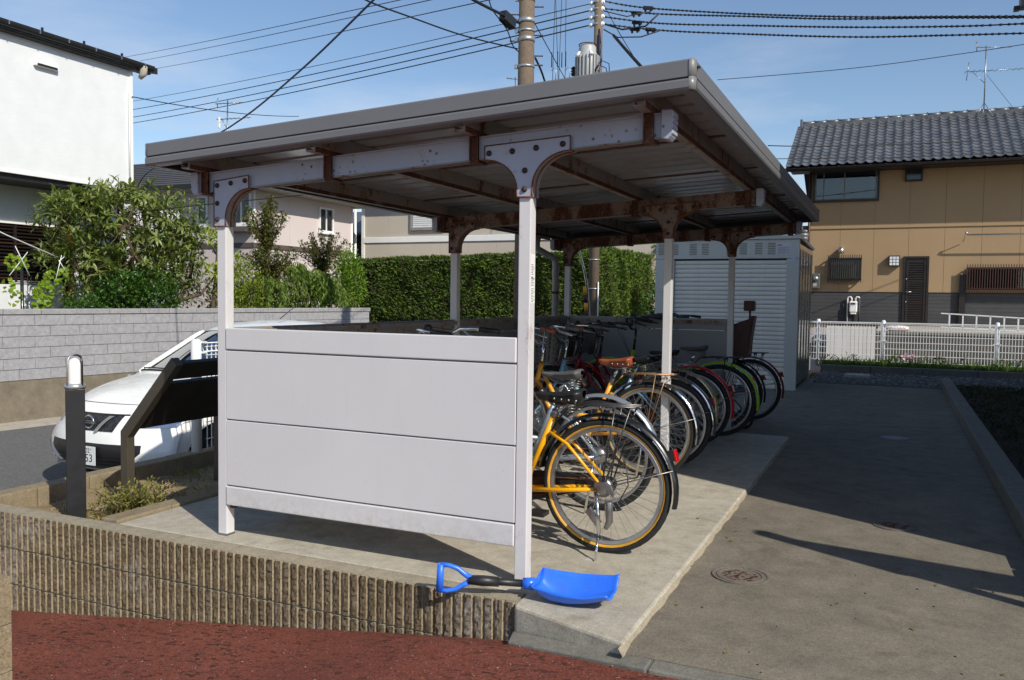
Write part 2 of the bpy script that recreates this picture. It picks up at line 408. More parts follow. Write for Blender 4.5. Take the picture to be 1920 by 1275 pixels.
# pale mortar lip that runs down the slab edge to the lane
def lipf(u, v):
    y = 2.985 + u * 5.5; w = 0.010 + 0.003 * math.sin(y * 7.3) + 0.004 * math.sin(y * 23 + 1) + rnd.uniform(-.0008, .0008)
    if v < 0.5: return (-0.905, y, -0.004)
    return (-0.898 + w, y, -0.0345)
o = struct(MB().grid(lipf, 150, 2), 'slab_lip', M['lip'])
# lane
mb = MB(); mb.prism([(-0.90, 3.02), (6.0, 3.02), (6.0, 3.6), (0.70, 3.6), (0.70, 14.80), (-1.25, 14.80), (-1.25, 15.6), (-5.0, 15.6), (-5.0, 8.502), (-0.90, 8.502)], lambda x, y, z: (x, y, z), -0.30, -0.032)
struct(mb, 'concrete_lane', M['lane'])
# kerb strip between lane and red pavement: flush kerb stones, each a piece
kt = thing('kerb_strip', 'flush grey concrete kerb between red pavement and lane', 'kerb', (-0.5, 2.97, -0.06))
xs = [-1.36, -0.778, 0.12, 1.02, 1.92, 2.82, 3.72]
MB().hexa([(-1.405, 3.085, -.35), (-.782, 2.925, -.30), (-.782, 3.016, -.30), (-1.428, 3.19, -.35), (-1.405, 3.085, -.106), (-.782, 2.925, -.033), (-.782, 3.016, -.031), (-1.428, 3.19, -.102)]).build('kerb_stone', M['kerb'], kt, bevel=0.006)
for i in range(1, len(xs) - 1):
    MB().box(xs[i] + 0.004, xs[i + 1] - 0.004, 2.925, 3.016, -0.30, -0.030 - 0.002 * (i % 2)).build('kerb_stone', M['kerb'], kt, bevel=0.006)
MB().box(-0.782, -0.774, 2.93, 3.012, -0.3, -0.036).build('mortar_joint', M['mortar'], kt)
# red pavement: a ramp that falls to the left
def pave_z(x, y):
    zf = -0.047 - 0.114 * max(0, min(.75, -.78 - x)); zw = -0.170 - max(0, -1.5 - x) * 0.127
    w = max(0, min(1, (x + 2.4) / 0.95)); w = w * w * (3 - 2 * w)
    return zf if x > -1.40 else zw + w * (zf - zw) * min(1, max(0, (3.234 - y) / 0.16))
def redf(u, v):
    x = -9 + 15 * u; y = -3 + v * 6.226
    return (x, y, max(pave_z(x, y), -0.615) + 0.003 * math.sin(x * 5) * math.sin(y * 4))
mb = MB(); mb.grid(redf, 300, 90)
struct(mb, 'red_pavement', M['red_pave'])
# strip of pavement in front of the kerb to the right is part of the same sheet; fill below the kerb
# gravel strip, far kerb, grass bed
struct(MB().box(-1.25, 9, 14.802, 17.38, -0.30, -0.03), 'gravel_strip', M['gravelbed'])
peb = MB(); r2 = random.Random(5)
for i in range(2600):
    x = r2.uniform(-1.3, 3.2); y = r2.uniform(14.85, 17.36); s_ = r2.uniform(0.012, 0.032)
    a = r2.uniform(0, 6.28); ca, sa = math.cos(a) * s_, math.sin(a) * s_; h = s_ * r2.uniform(0.4, 0.8)
    peb.add([(x + ca, y + sa, -0.026), (x - sa, y + ca, -0.026 + h * 0.4), (x - ca, y - sa, -0.026), (x + sa, y - ca, -0.026 + h * 0.4), (x + ca * 0.2, y, -0.028 + h)], [(0, 1, 4), (1, 2, 4), (2, 3, 4), (3, 0, 4)], r2.randint(0, 2))
po = peb.build('gravel', [paint('pebble_a', C(112, 110, 106), 0.8, 0.3, 30), paint('pebble_b', C(80, 80, 80), 0.8, 0.3, 30), paint('pebble_c', C(136, 132, 126), 0.8, 0.2, 30)]); po['kind'] = 'stuff'
struct(MB().box(-1.3, 9, 17.502, 20.2, -0.30, 0.045), 'grass_bed', M['dsoil'])
fk = thing('far_kerb', 'low dark concrete kerb in front of the grass under the right fence', 'kerb', (2, 17.44, -0.05))
for i in range(10):
    MB().box(-1.30 + i * 0.9 + 0.004, -0.40 + i * 0.9 - 0.004, 17.38, 17.50, -0.2, 0.10).build('kerb_stone', M['kerb'], fk, bevel=0.01)
rk = thing('lane_kerb', 'long raised kerb along the right side of the shaded lane', 'kerb', (0.78, 9, -0.05))
for i in range(13):
    MB().box(0.702, 0.862, 3.9 + i * 0.9 + 0.004, 4.8 + i * 0.9 - 0.004, -0.2, 0.085).build('kerb_stone', M['kerb'], rk, bevel=0.012)
struct(MB().box(0.864, 8, 3.602, 15.58, -0.30, -0.02), 'planting_bed', M['dsoil'])
# yard and road
struct(MB().box(-0.4, 12, 21.16, 29, -0.4, 0.66), 'house_yard', M['gutter'])
def strip(x0, x1, y0, y1, z): return MB().box(x0, x1, y0, y1, z - 0.03, z)
th7 = rad(7.0); wd = Vector((math.sin(th7), math.cos(th7), 0)); wnr = Vector((math.cos(th7), -math.sin(th7), 0)); W0 = Vector((-11.68, 7.93, 0))
def wp(s, n, z): p = W0 + wd * s + wnr * n; return (p.x, p.y, z)
mb = MB(); mb.hexa([wp(-8, 0.0, -0.7), wp(-8, 0.55, -0.7), wp(8.2, 0.55, -0.7), wp(8.2, 0, -0.7), wp(-8, 0, -0.59), wp(-8, 0.55, -0.612), wp(8.2, 0.55, -0.612), wp(8.2, 0, -0.59)])
struct(mb, 'road_gutter', M['gutter'])

# ------------------------------------------------------------------ ribbed retaining wall
t = NT('split_ribbed_block'); v = t.vec((1, 1, 1)); oi = t.n('ShaderNodeObjectInfo')
c = t.ramp(t.noise(6, 6, 0.7, v), [(0.3, C(150, 134, 108)), (0.7, C(182, 166, 137))])
c = t.mix(1.0, c, t.ramp(oi.outputs['Random'], [(0, 0.84), (1, 1.05)]), 'MULTIPLY')
c = t.mix(1.0, c, t.ramp(t.noise(90, 4, 0.75, v), [(0.3, 0.5), (0.6, 1.1)]), 'MULTIPLY')
t.bump(t.noise(70, 6, 0.8, v), 0.9, 0.012); M['rib'] = t.out(c, 0.95, 0, 0.15)
t = NT('split_ribbed_block_face'); v = t.vec((1, 1, 1))
c = t.ramp(t.noise(9, 6, 0.7, v), [(0.3, C(114, 100, 80)), (0.7, C(156, 138, 112))])  # darker than the flanks: shadows of the rough face put into the colour
c = t.mix(1.0, c, t.ramp(t.noise(75, 5, 0.75, v), [(0.3, 0.4), (0.6, 1.15)]), 'MULTIPLY')
effl = t.mix(1.0, t.ramp(t.noise(2.6, 6, 0.7, t.vec((1, 1, 0.6), 'world')), [(0.50, 0), (0.62, 0.85)]), t.ramp(t.noise(22, 5, 0.7, v), [(0.4, 0), (0.6, 1)]), 'MULTIPLY')
c = t.mix(effl, c, C(190, 184, 178))
t.bump(t.noise(48, 7, 0.85, v), 1.0, 0.03); M['ribface'] = t.out(c, 0.95, 0, 0.15)
t = NT('block_top'); v = t.vec((1, 1, 1))
c = t.ramp(t.noise(3, 7, 0.7, v), [(0.3, C(138, 130, 114)), (0.7, C(176, 165, 143))])
c = t.mix(1.0, c, t.ramp(t.noise(140, 4, 0.7, v), [(0.3, 0.6), (0.7, 1.2)]), 'MULTIPLY')
t.bump(t.noise(140, 4, 0.7, v), 0.5, 0.006); M['blocktop'] = t.out(c, 0.95, 0, 0.15)

M['palemortar'] = concrete('pale_mortar', C(170, 158, 138), 0.2, 5, 0.2, 0.2)
def ribblock(seed, nr=8, L_=0.40, H=0.203, T=0.125):
    mb = MB(); r = random.Random(seed); p = L_ / nr
    mb.box(0.002, L_ - 0.002, 0.012, T, 0, H, 0)
    for i in range(nr):
        x0 = i * p + 0.010; x1 = x0 + p * 0.62
        nz = 15
        # rough split rib face, a small grid with random depth
        vs = []
        for k in range(nz + 1):
            z = H * k / nz
            for q, xx in enumerate((x0 + 0.001, x0 + (x1 - x0) * 0.33, x0 + (x1 - x0) * 0.66, x1)):
                d = r.uniform(-0.007, 0.004) if 0 < q < 3 else r.uniform(-0.003, 0.003)
                vs.append((xx, d, z))
        fs = [(k * 4 + q, k * 4 + q + 1, (k + 1) * 4 + q + 1, (k + 1) * 4 + q) for k in range(nz) for q in range(3)]
        mb.add(vs, fs, 1)
        mb.add([(x0 + 0.001, 0, 0), (x0 - 0.004, 0.012, 0), (x0 - 0.004, 0.012, H), (x0 + 0.001, 0, H)], [(0, 3, 2, 1)], 0)
        mb.add([(x1, 0, 0), (x1 + 0.006, 0.012, 0), (x1 + 0.006, 0.012, H), (x1, 0, H)], [(0, 1, 2, 3)], 0)
        mb.add([(x0 + 0.001, 0, H), (x1, 0, H), (x1 + 0.006, 0.0125, H), (x0 - 0.004, 0.0125, H)], [(0, 1, 2, 3)], 2)
    mb.add([(0.002, 0.012, H + 0.0006), (L_ - 0.002, 0.012, H + 0.0006), (L_ - 0.002, T, H + 0.0006), (0.002, T, H + 0.0006)], [(0, 1, 2, 3)], 2)
    return mb
RBM = [ribblock(40 + k).mesh('ribbed_block', [M['rib'], M['ribface'], M['blocktop']]) for k in range(4)]
rw = thing('ribbed_retaining_wall', 'tan split ribbed block retaining wall along the red pavement', 'wall', (-3.4, 3.3, -0.5))
for cz in range(3):
    z0 = -0.213 * (cz + 1) + 0.010
    for i in range(10):
        x0 = -1.443 - 0.40 * (i + 1) + (0 if cz != 1 else 0.0)
        if x0 < -5.6: break
        inst(RBM[(i * 3 + cz) % 4], 'block', rw, (x0, 3.234, z0))
    MB().box(-5.44, -1.444, 3.249, 3.355, z0 - 0.0105, z0 - 0.0005).build('mortar_joint', M['palemortar'], rw)
# near low pillar of split block at the lower left corner of the view
np_ = thing('split_block_pillar', 'rough tan split block pier at the lower left corner', 'wall', (-3.4, 2.25, -0.5))
def rough_block(x0, x1, y0, y1, z0, z1, seed):
    mb = MB(); r = random.Random(seed)
    def fr(u, v): return (x0 + (x1 - x0) * u, y0 + (r.uniform(-0.006, 0.004) if 0.01 < u < 0.99 and 0.01 < v < 0.99 else 0), z0 + (z1 - z0) * v)
    mb.grid(fr, 24, 14, 1, False)
    mb.box(x0, x1, y0 + 0.0015, y1, z0, z1, 0); return mb
for k in range(4):
    rough_block(-3.75, -3.372, 2.2, 2.32, 0.105 - 0.205 * (k + 1), 0.105 - 0.205 * k - 0.006, 70 + k).build('block', [M['rib'], M['rib']], np_)
MB().box(-3.745, -3.377, 2.208, 2.315, -0.70, 0.085).build('mortar_core', M['mortar'], np_)

M['pblock'] = concrete('planter_block', C(142, 128, 104), 0.3, 3, 0.2, 0.5)
# planter kerbs
pk = thing('planter_wall', 'low tan block edging round the sandy planter beside the road', 'wall', (-5.25, 5, -0.1))
for i in range(14):
    y0 = 3.362 + i * 0.4
    MB().box(-5.32, -5.178, y0 + 0.003, y0 + 0.397, -0.62, -0.002 - 0.003 * (i % 2)).build('block', M['pblock'], pk, bevel=0.008)
for i in range(13):
    y0 = 3.364 + i * 0.4
    MB().box(-4.105, -3.97, y0 + 0.003, y0 + 0.397, -0.3, 0.018 - 0.003 * (i % 2)).build('block', M['pblock'], pk, bevel=0.008)
def soilf(u, v):
    x = -5.176 + 1.07 * u; y = 3.37 + 5.4 * v
    return (x, y, -0.125 + 0.02 * math.sin(x * 7 + y * 3) + 0.015 * math.sin(y * 11))
struct(MB().grid(soilf, 22, 60), 'planter_soil', M['soil'])
struct(MB().box(-5.17, -3.97, 8.8, 19, -0.62, -0.06), 'lot_side_ground', M['dsoil'])

# manhole covers and drain lids set in the lane
def cover(name, x, y, r, label, dark=False):
    t_ = thing(name, label, 'drain cover', (x, y, -0.032), 'round covers set in the concrete lane')
    mb = MB()
    mb.lathe([(r, 0.0005), (r, 0.006), (r * 0.93, 0.006), (r * 0.92, 0.003), (r * 0.84, 0.003), (r * 0.83, 0.006), (r * 0.74, 0.006), (r * 0.73, 0.003), (r * 0.62, 0.003), (0.0005, 0.003)], (x, y, -0.032), 40, 0, smooth=False)
    mb.build('lid', M['cover'], t_)
    if dark:
        mb = MB(); rr = random.Random(3)
        for k in range(60):
            a = rr.uniform(0, 6.28); q = r * 0.6 * math.sqrt(rr.random()); s_ = 0.006
            mb.box(x + q * math.cos(a) - s_, x + q * math.cos(a) + s_, y + q * math.sin(a) - s_ / 2, y + q * math.sin(a) + s_ / 2, -0.0295, -0.0265)
        mb.build('tread_pattern', M['rust_dark'], t_, kind='stuff')
M['cover'] = concrete('iron_cover', C(118, 110, 100), 0.35, 9, 0.2, 0.3)
cover('manhole_cover', -0.644, 4.134, 0.135, 'nearest round iron cover, sunlit, in the concrete lane', True)
cover('manhole_cover', 0.04, 5.50, 0.125, 'round iron cover at the edge of the big shadow on the lane', True)
M['cover'] = concrete('pale_cover', C(150, 150, 152), 0.1, 9, 0.1, 0.1)
cover('manhole_cover', 0.037, 9.126, 0.13, 'pale plain round lid in the shaded middle of the lane')
t_ = thing('drain_lid', 'pale round lid lying on the gravel in front of the grass', 'drain cover', (-0.586, 16.3, -0.03))
MB().lathe([(0.22, 0.0), (0.22, 0.05), (0.20, 0.055), (0.0005, 0.056)], (-0.586, 16.3, -0.03), 28).build('lid', M['gutter'], t_)
# ------------------------------------------------------------------ bicycle shelter
sh = thing('bike_shelter', 'white steel bicycle shelter with grey sloping roof and rusted beams', 'bike shelter', (-2.4, 6.0, 0.0))
M['backp'] = rusty('back_panel_shaded', C(142, 143, 146), 0.72, 7.0, 0.4, 0.05)  # white enamel greyed down: shade at the back put into the colour
ROWS = [3.45, 6.04, 8.63]; PW = 0.06
def bt(x): return 1.952 + 0.0504 * (x + 3.34)      # beam top
BH = 0.106
def arc(cx, cz, r, a0, a1, n=10): return [(cx + r * math.cos(rad(a0 + (a1 - a0) * i / n)), cz + r * math.sin(rad(a0 + (a1 - a0) * i / n))) for i in range(n + 1)]
for ri, y0 in enumerate(ROWS):
    zb = -0.06 if ri == 2 else -0.01
    pm = M['post']
    for x0, x1 in ((-3.305, -3.245), (-1.543, -1.485)):
        p = MB().box(x0, x1, y0, y0 + PW, zb, bt((x0 + x1) / 2) - BH + 0.002).build('post', pm, sh, bevel=0.004)
        if ri == 0:
            MB().box(x0 - 0.001, x1 + 0.001, y0 - 0.001, y0 + PW + 0.001, zb, 0.012).build('post_foot', M['steel'], p)
    bm = M['beam'] if ri == 0 else M['beam_rust_shade']
    mb = MB(); xa, xb = -3.43, -0.90
    mb.hexa([(xa, y0 + 0.006, bt(xa) - BH), (xb, y0 + 0.006, bt(xb) - BH), (xb, y0 + PW - 0.006, bt(xb) - BH), (xa, y0 + PW - 0.006, bt(xa) - BH), (xa, y0 + 0.006, bt(xa)), (xb, y0 + 0.006, bt(xb)), (xb, y0 + PW - 0.006, bt(xb)), (xa, y0 + PW - 0.006, bt(xa))])
    beam = mb.build('beam', bm, sh, bevel=0.003)
    # thin flange lips along the beam
    for zz in (-BH, -0.006):
        MB().hexa([(xa, y0 - 0.004, bt(xa) + zz), (xb, y0 - 0.004, bt(xb) + zz), (xb, y0 + PW + 0.004, bt(xb) + zz), (xa, y0 + PW + 0.004, bt(xa) + zz), (xa, y0 - 0.004, bt(xa) + zz + 0.006), (xb, y0 - 0.004, bt(xb) + zz + 0.006), (xb, y0 + PW + 0.004, bt(xb) + zz + 0.006), (xa, y0 + PW + 0.004, bt(xa) + zz + 0.006)]).build('flange', M['purlin'] if zz < -0.05 else bm, beam)
    # scalloped end caps
    for sx, xe in ((1, -0.902), (-1, -3.428)):
        mb = MB(); w = 0.050; pts = []
        z0 = bt(xe) - BH - 0.004; z1 = bt(xe) + 0.008
        pts.append((0, z0 + 0.004)); pts += [(w * 0.55, z0 - 0.002), (w * 0.8, z0 + 0.012)]
        for k in range(4):
            za = z0 + 0.016 + k * 0.024; pts += [(w * (0.84 + 0.05 * k / 3), za), (w * (0.98 + 0.04 * k / 3), za + 0.006), (w * (0.98 + 0.05 * k / 3), za + 0.020)]
        pts += [(w * 0.9, z1), (0, z1 + 0.002)]
        pts = [(xe + sx * a, b) for a, b in pts]
        if sx < 0: pts = pts[::-1]
        mb.prism(pts, lambda a, b, c: (a, c, b), y0 - 0.012, y0 + PW + 0.012)
        mb.build('end_cap', M['beam'], beam, bevel=0.003)
    # straps that clamp the purlins to the beam
    for xp in (-3.375, -2.575, -1.765, -0.955):
        mb = MB(); d = 0.022; zz = bt(xp)
        mb.box(xp - d, xp + d, y0 - 0.012, y0 - 0.006, zz - BH - 0.008, zz + 0.03)
        mb.box(xp - d - 0.004, xp + d + 0.004, y0 - 0.014, y0 + PW + 0.012, zz - BH - 0.012, zz - BH - 0.007)
        mb.box(xp - d, xp - d + 0.006, y0 - 0.02, y0 - 0.006, zz - BH, zz + 0.02); mb.box(xp + d - 0.006, xp + d, y0 - 0.02, y0 - 0.006, zz - BH, zz + 0.02)
        mb.box(xp - d, xp + d, y0 + PW + 0.006, y0 + PW + 0.012, zz - BH - 0.008, zz + 0.03)
        mb.build('strap', M['rust_dark'], sh)
    # brackets
    for side in ('L', 'R'):
        if side == 'R':
            tl, tr = (-1.712, bt(-1.712) - 0.048), (-1.300, bt(-1.30) - 0.048)
            br = (-1.300, bt(-1.30) - BH - 0.004); bl = (-1.712, bt(-1.712) - BH - 0.004)
            xl, xr = -1.551, -1.477; zc = 1.752
            ra = abs(br[0] - xr); rb = abs(xl - bl[0])
            pa = [(xr + ra * (1 - math.sin(a_)), br[1] - 0.150 * (1 - math.cos(a_))) for a_ in [PI / 2 * k / 10 for k in range(11)]]
            pb = [(xl - rb * (1 - math.sin(a_)), bl[1] - 0.14 * (1 - math.cos(a_))) for a_ in [PI / 2 * k / 10 for k in range(11)]]
            outl = [tl] + [bl] + pb[1:] + [(xl, zc), (xr, zc)] + pa[::-1][:-1] + [br, tr]
            arcs = [[bl] + pb[1:] + [(xl, zc)], [(xr, zc)] + pa[::-1][:-1] + [br]]
            bolts = [(-1.69, bt(-1.69) - 0.082), (-1.575, bt(-1.575) - 0.085), (-1.46, bt(-1.46) - 0.083), (-1.335, bt(-1.335) - 0.08), (-1.513, 1.868), (-1.514, 1.785)]
        else:
            tl, tr = (-3.316, bt(-3.316) - 0.052), (-3.08, bt(-3.08) - 0.042)
            br = (-3.08, bt(-3.08) - BH - 0.004); xl, xr = -3.316, -3.238; zc = 1.664
            ra = abs(br[0] - xr)
            pa = [(xr + ra * (1 - math.sin(a_)), br[1] - 0.155 * (1 - math.cos(a_))) for a_ in [PI / 2 * k / 10 for k in range(11)]]
            outl = [tl, (xl, zc), (xr, zc)] + pa[::-1][:-1] + [br, tr]
            arcs = [[(xr, zc)] + pa[::-1][:-1] + [br]]
            bolts = [(-3.293, bt(-3.29) - 0.076), (-3.20, bt(-3.20) - 0.072), (-3.105, bt(-3.105) - 0.068), (-3.293, 1.785), (-3.293, 1.70)]
        mb = MB(); yf = y0 - 0.009
        mb.prism(outl, lambda a, b, c: (a, c, b), yf, yf + 0.005, 0)
        mb.prism(outl, lambda a, b, c: (a, c, b), y0 + PW + 0.004, y0 + PW + 0.009, 0)
        bk = mb.build('bracket', M['beam'] if ri == 0 else M['beam_rust_shade'], sh)
        for ar in arcs:
            mb = MB()
            for k in range(len(ar) - 1):
                (a0, b0), (a1, b1) = ar[k], ar[k + 1]
                mb.add([(a0, yf + 0.003, b0), (a1, yf + 0.003, b1), (a1, y0 + PW + 0.006, b1), (a0, y0 + PW + 0.006, b0)], [(0, 1, 2, 3)], 0, True)
            mb.build('arch_flange', M['purlin'] if ri == 0 else M['beam_rust_shade'], bk)
        mb = MB()
        path = outl + [outl[0]]
        for k in range(len(path) - 1):
            a = Vector((path[k][0], yf - 0.001, path[k][1])); b = Vector((path[k + 1][0], yf - 0.001, path[k + 1][1]))
            if (a - b).length < 1e-5: continue
            mb.tube([a, b], 0.0032, 5)
        for ar in arcs: mb.tube([(a, y0 + PW * 0.5, b - 0.001) for a, b in ar], 0.005, 5)
        mb.build('rust_rim', M['rust_rim'], bk)
        for a, b in bolts:
            mb = MB(); mb.lathe([(0.0005, -0.012), (0.009, -0.010), (0.0135, -0.004), (0.0135, 0.001)], (a, yf, b), 10, 0, 'y'); mb.build('bolt', M['rivet'], bk)
# purlins
for xp in (-3.375, -2.575, -1.765, -0.955):
    mb = MB(); z0 = bt(xp) + 0.003; z1 = z0 + 0.096; ya, yb = 3.30, 8.93
    mb.box(xp + 0.018, xp + 0.023, ya, yb, z0, z1); mb.box(xp - 0.027, xp + 0.018, ya, yb, z0, z0 + 0.005); mb.box(xp - 0.027, xp + 0.018, ya, yb, z1 - 0.005, z1)
    mb.box(xp - 0.027, xp - 0.023, ya, yb, z0 + 0.005, z0 + 0.02)
    mb.build('purlin', M['purlin'], sh)
    # rusted lower edge
    MB().box(xp + 0.0185, xp + 0.0245, ya + 0.01, yb - 0.02, z0 - 0.002, z0 + 0.022).build('rust_edge', rusty('purlin_edge', C(120, 104, 92), 0.40, 8.0, 0.7), sh)
# roof deck: folded plates running down the slope
def dk(x): return bt(x) + 0.100
prof = []; y = 3.26
while y < 8.96:
    prof += [(y, 0.0), (y + 0.125, 0.0), (y + 0.137, 0.030), (y + 0.165, 0.030), (y + 0.177, 0.0)]; y += 0.190
mb = MB(); vs = []
for a, b in prof:
    for xx in (-3.60, -0.74): vs.append((xx, a, dk(xx) + b))
mb.add(vs, [(2 * i, 2 * i + 1, 2 * i + 3, 2 * i + 2) for i in range(len(prof) - 1)], 0)
mb.build('roof_deck', M['deck'], sh)
mb = MB(); mb.add([(-3.61, 3.25, dk(-3.61) + 0.036), (-0.73, 3.25, dk(-0.73) + 0.036), (-0.73, 8.97, dk(-0.73) + 0.036), (-3.61, 8.97, dk(-3.61) + 0.036)], [(0, 1, 2, 3)]); mb.build('roof_top', M['fascia'], sh)
# dark rusty seams under the deck
for i, yy in enumerate((4.40, 5.54, 7.06, 8.2)):
    mb = MB().hexa([(-3.55, yy + 0.126, dk(-3.55) - 0.004), (-0.78, yy + 0.126, dk(-0.78) - 0.004), (-0.78, yy + 0.176, dk(-0.78) - 0.004), (-3.55, yy + 0.176, dk(-3.55) - 0.004), (-3.55, yy + 0.126, dk(-3.55) + 0.002), (-0.78, yy + 0.126, dk(-0.78) + 0.002), (-0.78, yy + 0.176, dk(-0.78) + 0.002), (-3.55, yy + 0.176, dk(-3.55) + 0.002)])
    mb.build('lap_seam', M['rust_dark'], sh)
# fascia
FP = [(-0.045, 0.112), (-0.012, 0.118), (-0.004, 0.118), (0.0, 0.112), (0.0005, 0.052), (-0.004, 0.050), (-0.004, 0.045), (0.003, 0.042), (0.006, 0.036), (0.006, 0.010), (0.001, 0.002), (-0.008, 0.0), (-0.055, 0.0), (-0.055, 0.006), (-0.012, 0.008)]
def fascia(name, p0, p1, out):
    p0, p1, out = Vector(p0), Vector(p1), Vector(out); mb = MB(); vs = []
    for a, b in FP:
        for p in (p0, p1): vs.append(p + out * a + Vector((0, 0, b)))
    for i in range(len(FP) - 1):
        m = 1 if i == 5 else 0
        mb.add([vs[2 * i], vs[2 * i + 1], vs[2 * i + 3], vs[2 * i + 2]], [(0, 1, 2, 3)], m, False)
    return mb.build(name, [M['fascia'], M['dark']], sh)
XL, XR, YF, YB = -3.608, -0.726, 3.247, 8.975
zl, zr = 1.968, 2.109
fascia('fascia', (XL + 0.012, YF, zl), (XR - 0.02, YF, zr), (0, -1, 0))
fascia('fascia', (XR, YF + 0.02, zr), (XR, YB, zr), (1, 0, 0))
fascia('fascia', (XR, YB, zr), (XL, YB, zl), (0, 1, 0))
fascia('roof_gutter', (XL, YB, zl), (XL, YF + 0.012, zl), (-1, 0, 0))
def corner(cx, cy, z, a0):
    mb = MB(); vs = []
    n = 6
    for (zz, rr) in ((0.0, 0.020), (0.004, 0.0255), (0.046, 0.0265), (0.048, 0.022), (0.052, 0.022), (0.054, 0.0255), (0.114, 0.0255), (0.120, 0.019)):
        for k in range(n + 1):
            a = rad(a0 + 90 * k / n); vs.append((cx + rr * math.cos(a), cy + rr * math.sin(a), z + zz))
    mb.add(vs, [(j * (n + 1) + k, j * (n + 1) + k + 1, (j + 1) * (n + 1) + k + 1, (j + 1) * (n + 1) + k) for j in range(7) for k in range(n)], 0, True)
    mb.build('fascia_corner', M['fascia_cap'], sh)
corner(XR - 0.022, YF + 0.022, zr, -90); corner(XL + 0.022, YF + 0.022, zl, 180); corner(XR - 0.022, YB - 0.022, zr, 0)
MB().tube([(XR + 0.001, YF + 0.04, zr + 0.092), (XR + 0.012, YF + 0.04, zr + 0.092)], 0.006, 8).build('screw', M['rivet'], sh)
# boards: near end panel, back wall, far end panel
BZ = [(0.172, 0.274), (0.281, 0.630), (0.637, 1.003), (1.010, 1.125)]
for k, (za, zb) in enumerate(BZ):
    MB().box(-3.2445, -1.546, 3.449 if k in (1, 2) else 3.444, 3.475, za, zb).build('panel_board', M['panel'], sh, bevel=0.006 if k in (0, 3) else 0.003, seg=3)
MB().box(-3.2445, -1.546, 3.477, 3.49, 0.19, 1.10).build('panel_back', M['beam'], sh)
MB().box(-3.2445, -3.215, 3.476, 3.505, 0.150, 0.171).build('panel_clip', M['rust'], sh)
for (ya, yb) in ((3.512, 6.038), (6.102, 8.628)):
    for za, zb in BZ:
        MB().box(-3.290, -3.262, ya, yb, za, zb).build('panel_board', M['purlin'] if za > 0.9 else M['backp'], sh, bevel=0.004)
    MB().box(-3.262, -3.235, ya, yb, 1.085, 1.112).build('top_rail', M['purlin'], sh)
for za, zb in BZ:
    MB().box(-3.2445, -1.545, 8.645, 8.672, za, zb).build('panel_board', M['backp'], sh, bevel=0.004)
MB().box(-3.2445, -1.545, 8.618, 8.645, 1.07, 1.105).build('top_rail', M['purlin'], sh)
# downpipe at the far back corner
mb = MB(); mb.tube([(-3.56, 8.42, 1.985), (-3.56, 8.42, 1.90), (-3.545, 8.43, 1.84), (-3.47, 8.50, 1.79), (-3.405, 8.56, 1.75), (-3.39, 8.58, 1.69), (-3.39, 8.58, -0.05)], [0.06, 0.045, 0.038, 0.036, 0.036, 0.036, 0.036], 12)
dp = mb.build('downpipe', paint('pipe_grey', C(140, 140, 142), 0.4, 0.06, 5), sh)
MB().tube([(-3.39, 8.58, 1.36), (-3.39, 8.58, 1.385)], 0.041, 12).build('pipe_clip', M['rust_dark'], dp)
# small information sticker on the near post
stk = MB().box(-1.4849, -1.4842, 3.456, 3.505, 1.28, 1.50).build('sticker', M['white'], sh)
mb = MB(); rr = random.Random(8)
for k in range(24):
    z = 1.287 + k * 0.0072
    if k in (9, 16): continue
    h = 0.0046 if k in (14, 15) else 0.0022
    mb.box(-1.4842, -1.4839, 3.462, 3.462 + 0.04 * rr.uniform(0.5, 0.95), z, z + h)
mb.build('fine_print', M['blackp'], stk, kind='stuff')
# ------------------------------------------------------------------ storage shed
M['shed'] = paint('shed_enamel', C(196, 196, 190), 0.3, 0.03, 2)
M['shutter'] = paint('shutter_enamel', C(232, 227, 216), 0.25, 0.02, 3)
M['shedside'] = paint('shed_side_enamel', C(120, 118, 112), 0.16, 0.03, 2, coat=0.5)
sd = thing('storage_shed', 'pale steel storage shed with closed roller shutter behind the bicycles', 'shed', (-2.4, 14.4, -0.05))
SX0, SX1, SY0, SY1 = -3.53, -1.335, 13.3, 15.42
MB().box(SX0, -3.225, SY0, SY0 + 0.07, -0.04, 1.96).build('front_post', M['shed'], sd, bevel=0.006)
MB().box(-1.518, SX1, SY0, SY0 + 0.07, -0.04, 1.96).build('front_post', M['shed'], sd, bevel=0.006)
MB().box(SX0, SX1, SY0, SY0 + 0.07, 1.963, 2.25).build('header', M['shed'], sd, bevel=0.006)
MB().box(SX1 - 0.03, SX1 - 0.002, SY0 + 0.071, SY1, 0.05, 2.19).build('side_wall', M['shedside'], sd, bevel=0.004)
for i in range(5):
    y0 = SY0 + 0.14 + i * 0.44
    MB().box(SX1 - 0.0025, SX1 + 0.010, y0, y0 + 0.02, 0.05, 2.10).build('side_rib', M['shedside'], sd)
MB().box(SX0, SX0 + 0.03, SY0 + 0.071, SY1, -0.04, 2.19).build('side_wall', M['shed'], sd)
MB().box(SX0, SX1, SY1, SY1 + 0.03, -0.04, 2.15).build('back_wall', M['shed'], sd)
mb = MB(); mb.hexa([(SX0 - .03, SY0 - .03, 2.253), (SX1 + .03, SY0 - .03, 2.253), (SX1 + .03, SY1 + .05, 2.20), (SX0 - .03, SY1 + .05, 2.20), (SX0 - .03, SY0 - .03, 2.31), (SX1 + .03, SY0 - .03, 2.31), (SX1 + .03, SY1 + .05, 2.245), (SX0 - .03, SY1 + .05, 2.245)]); mb.build('roof', M['shed'], sd, bevel=0.008)
sl = MB(); h = 0.068
sl.prism([(0.0, 0.006), (-0.006, 0.012), (-0.009, 0.03), (-0.006, 0.052), (0.0, 0.058), (0.004, 0.064), (0.004, 0.0)], lambda a, b, c: (c, a, b), 0, 1.70)
slm = sl.mesh('shutter_slat', [M['shutter']])
for i in range(29): inst(slm, 'shutter_slat', sd, (-3.222, SY0 + 0.045, -0.03 + i * h))
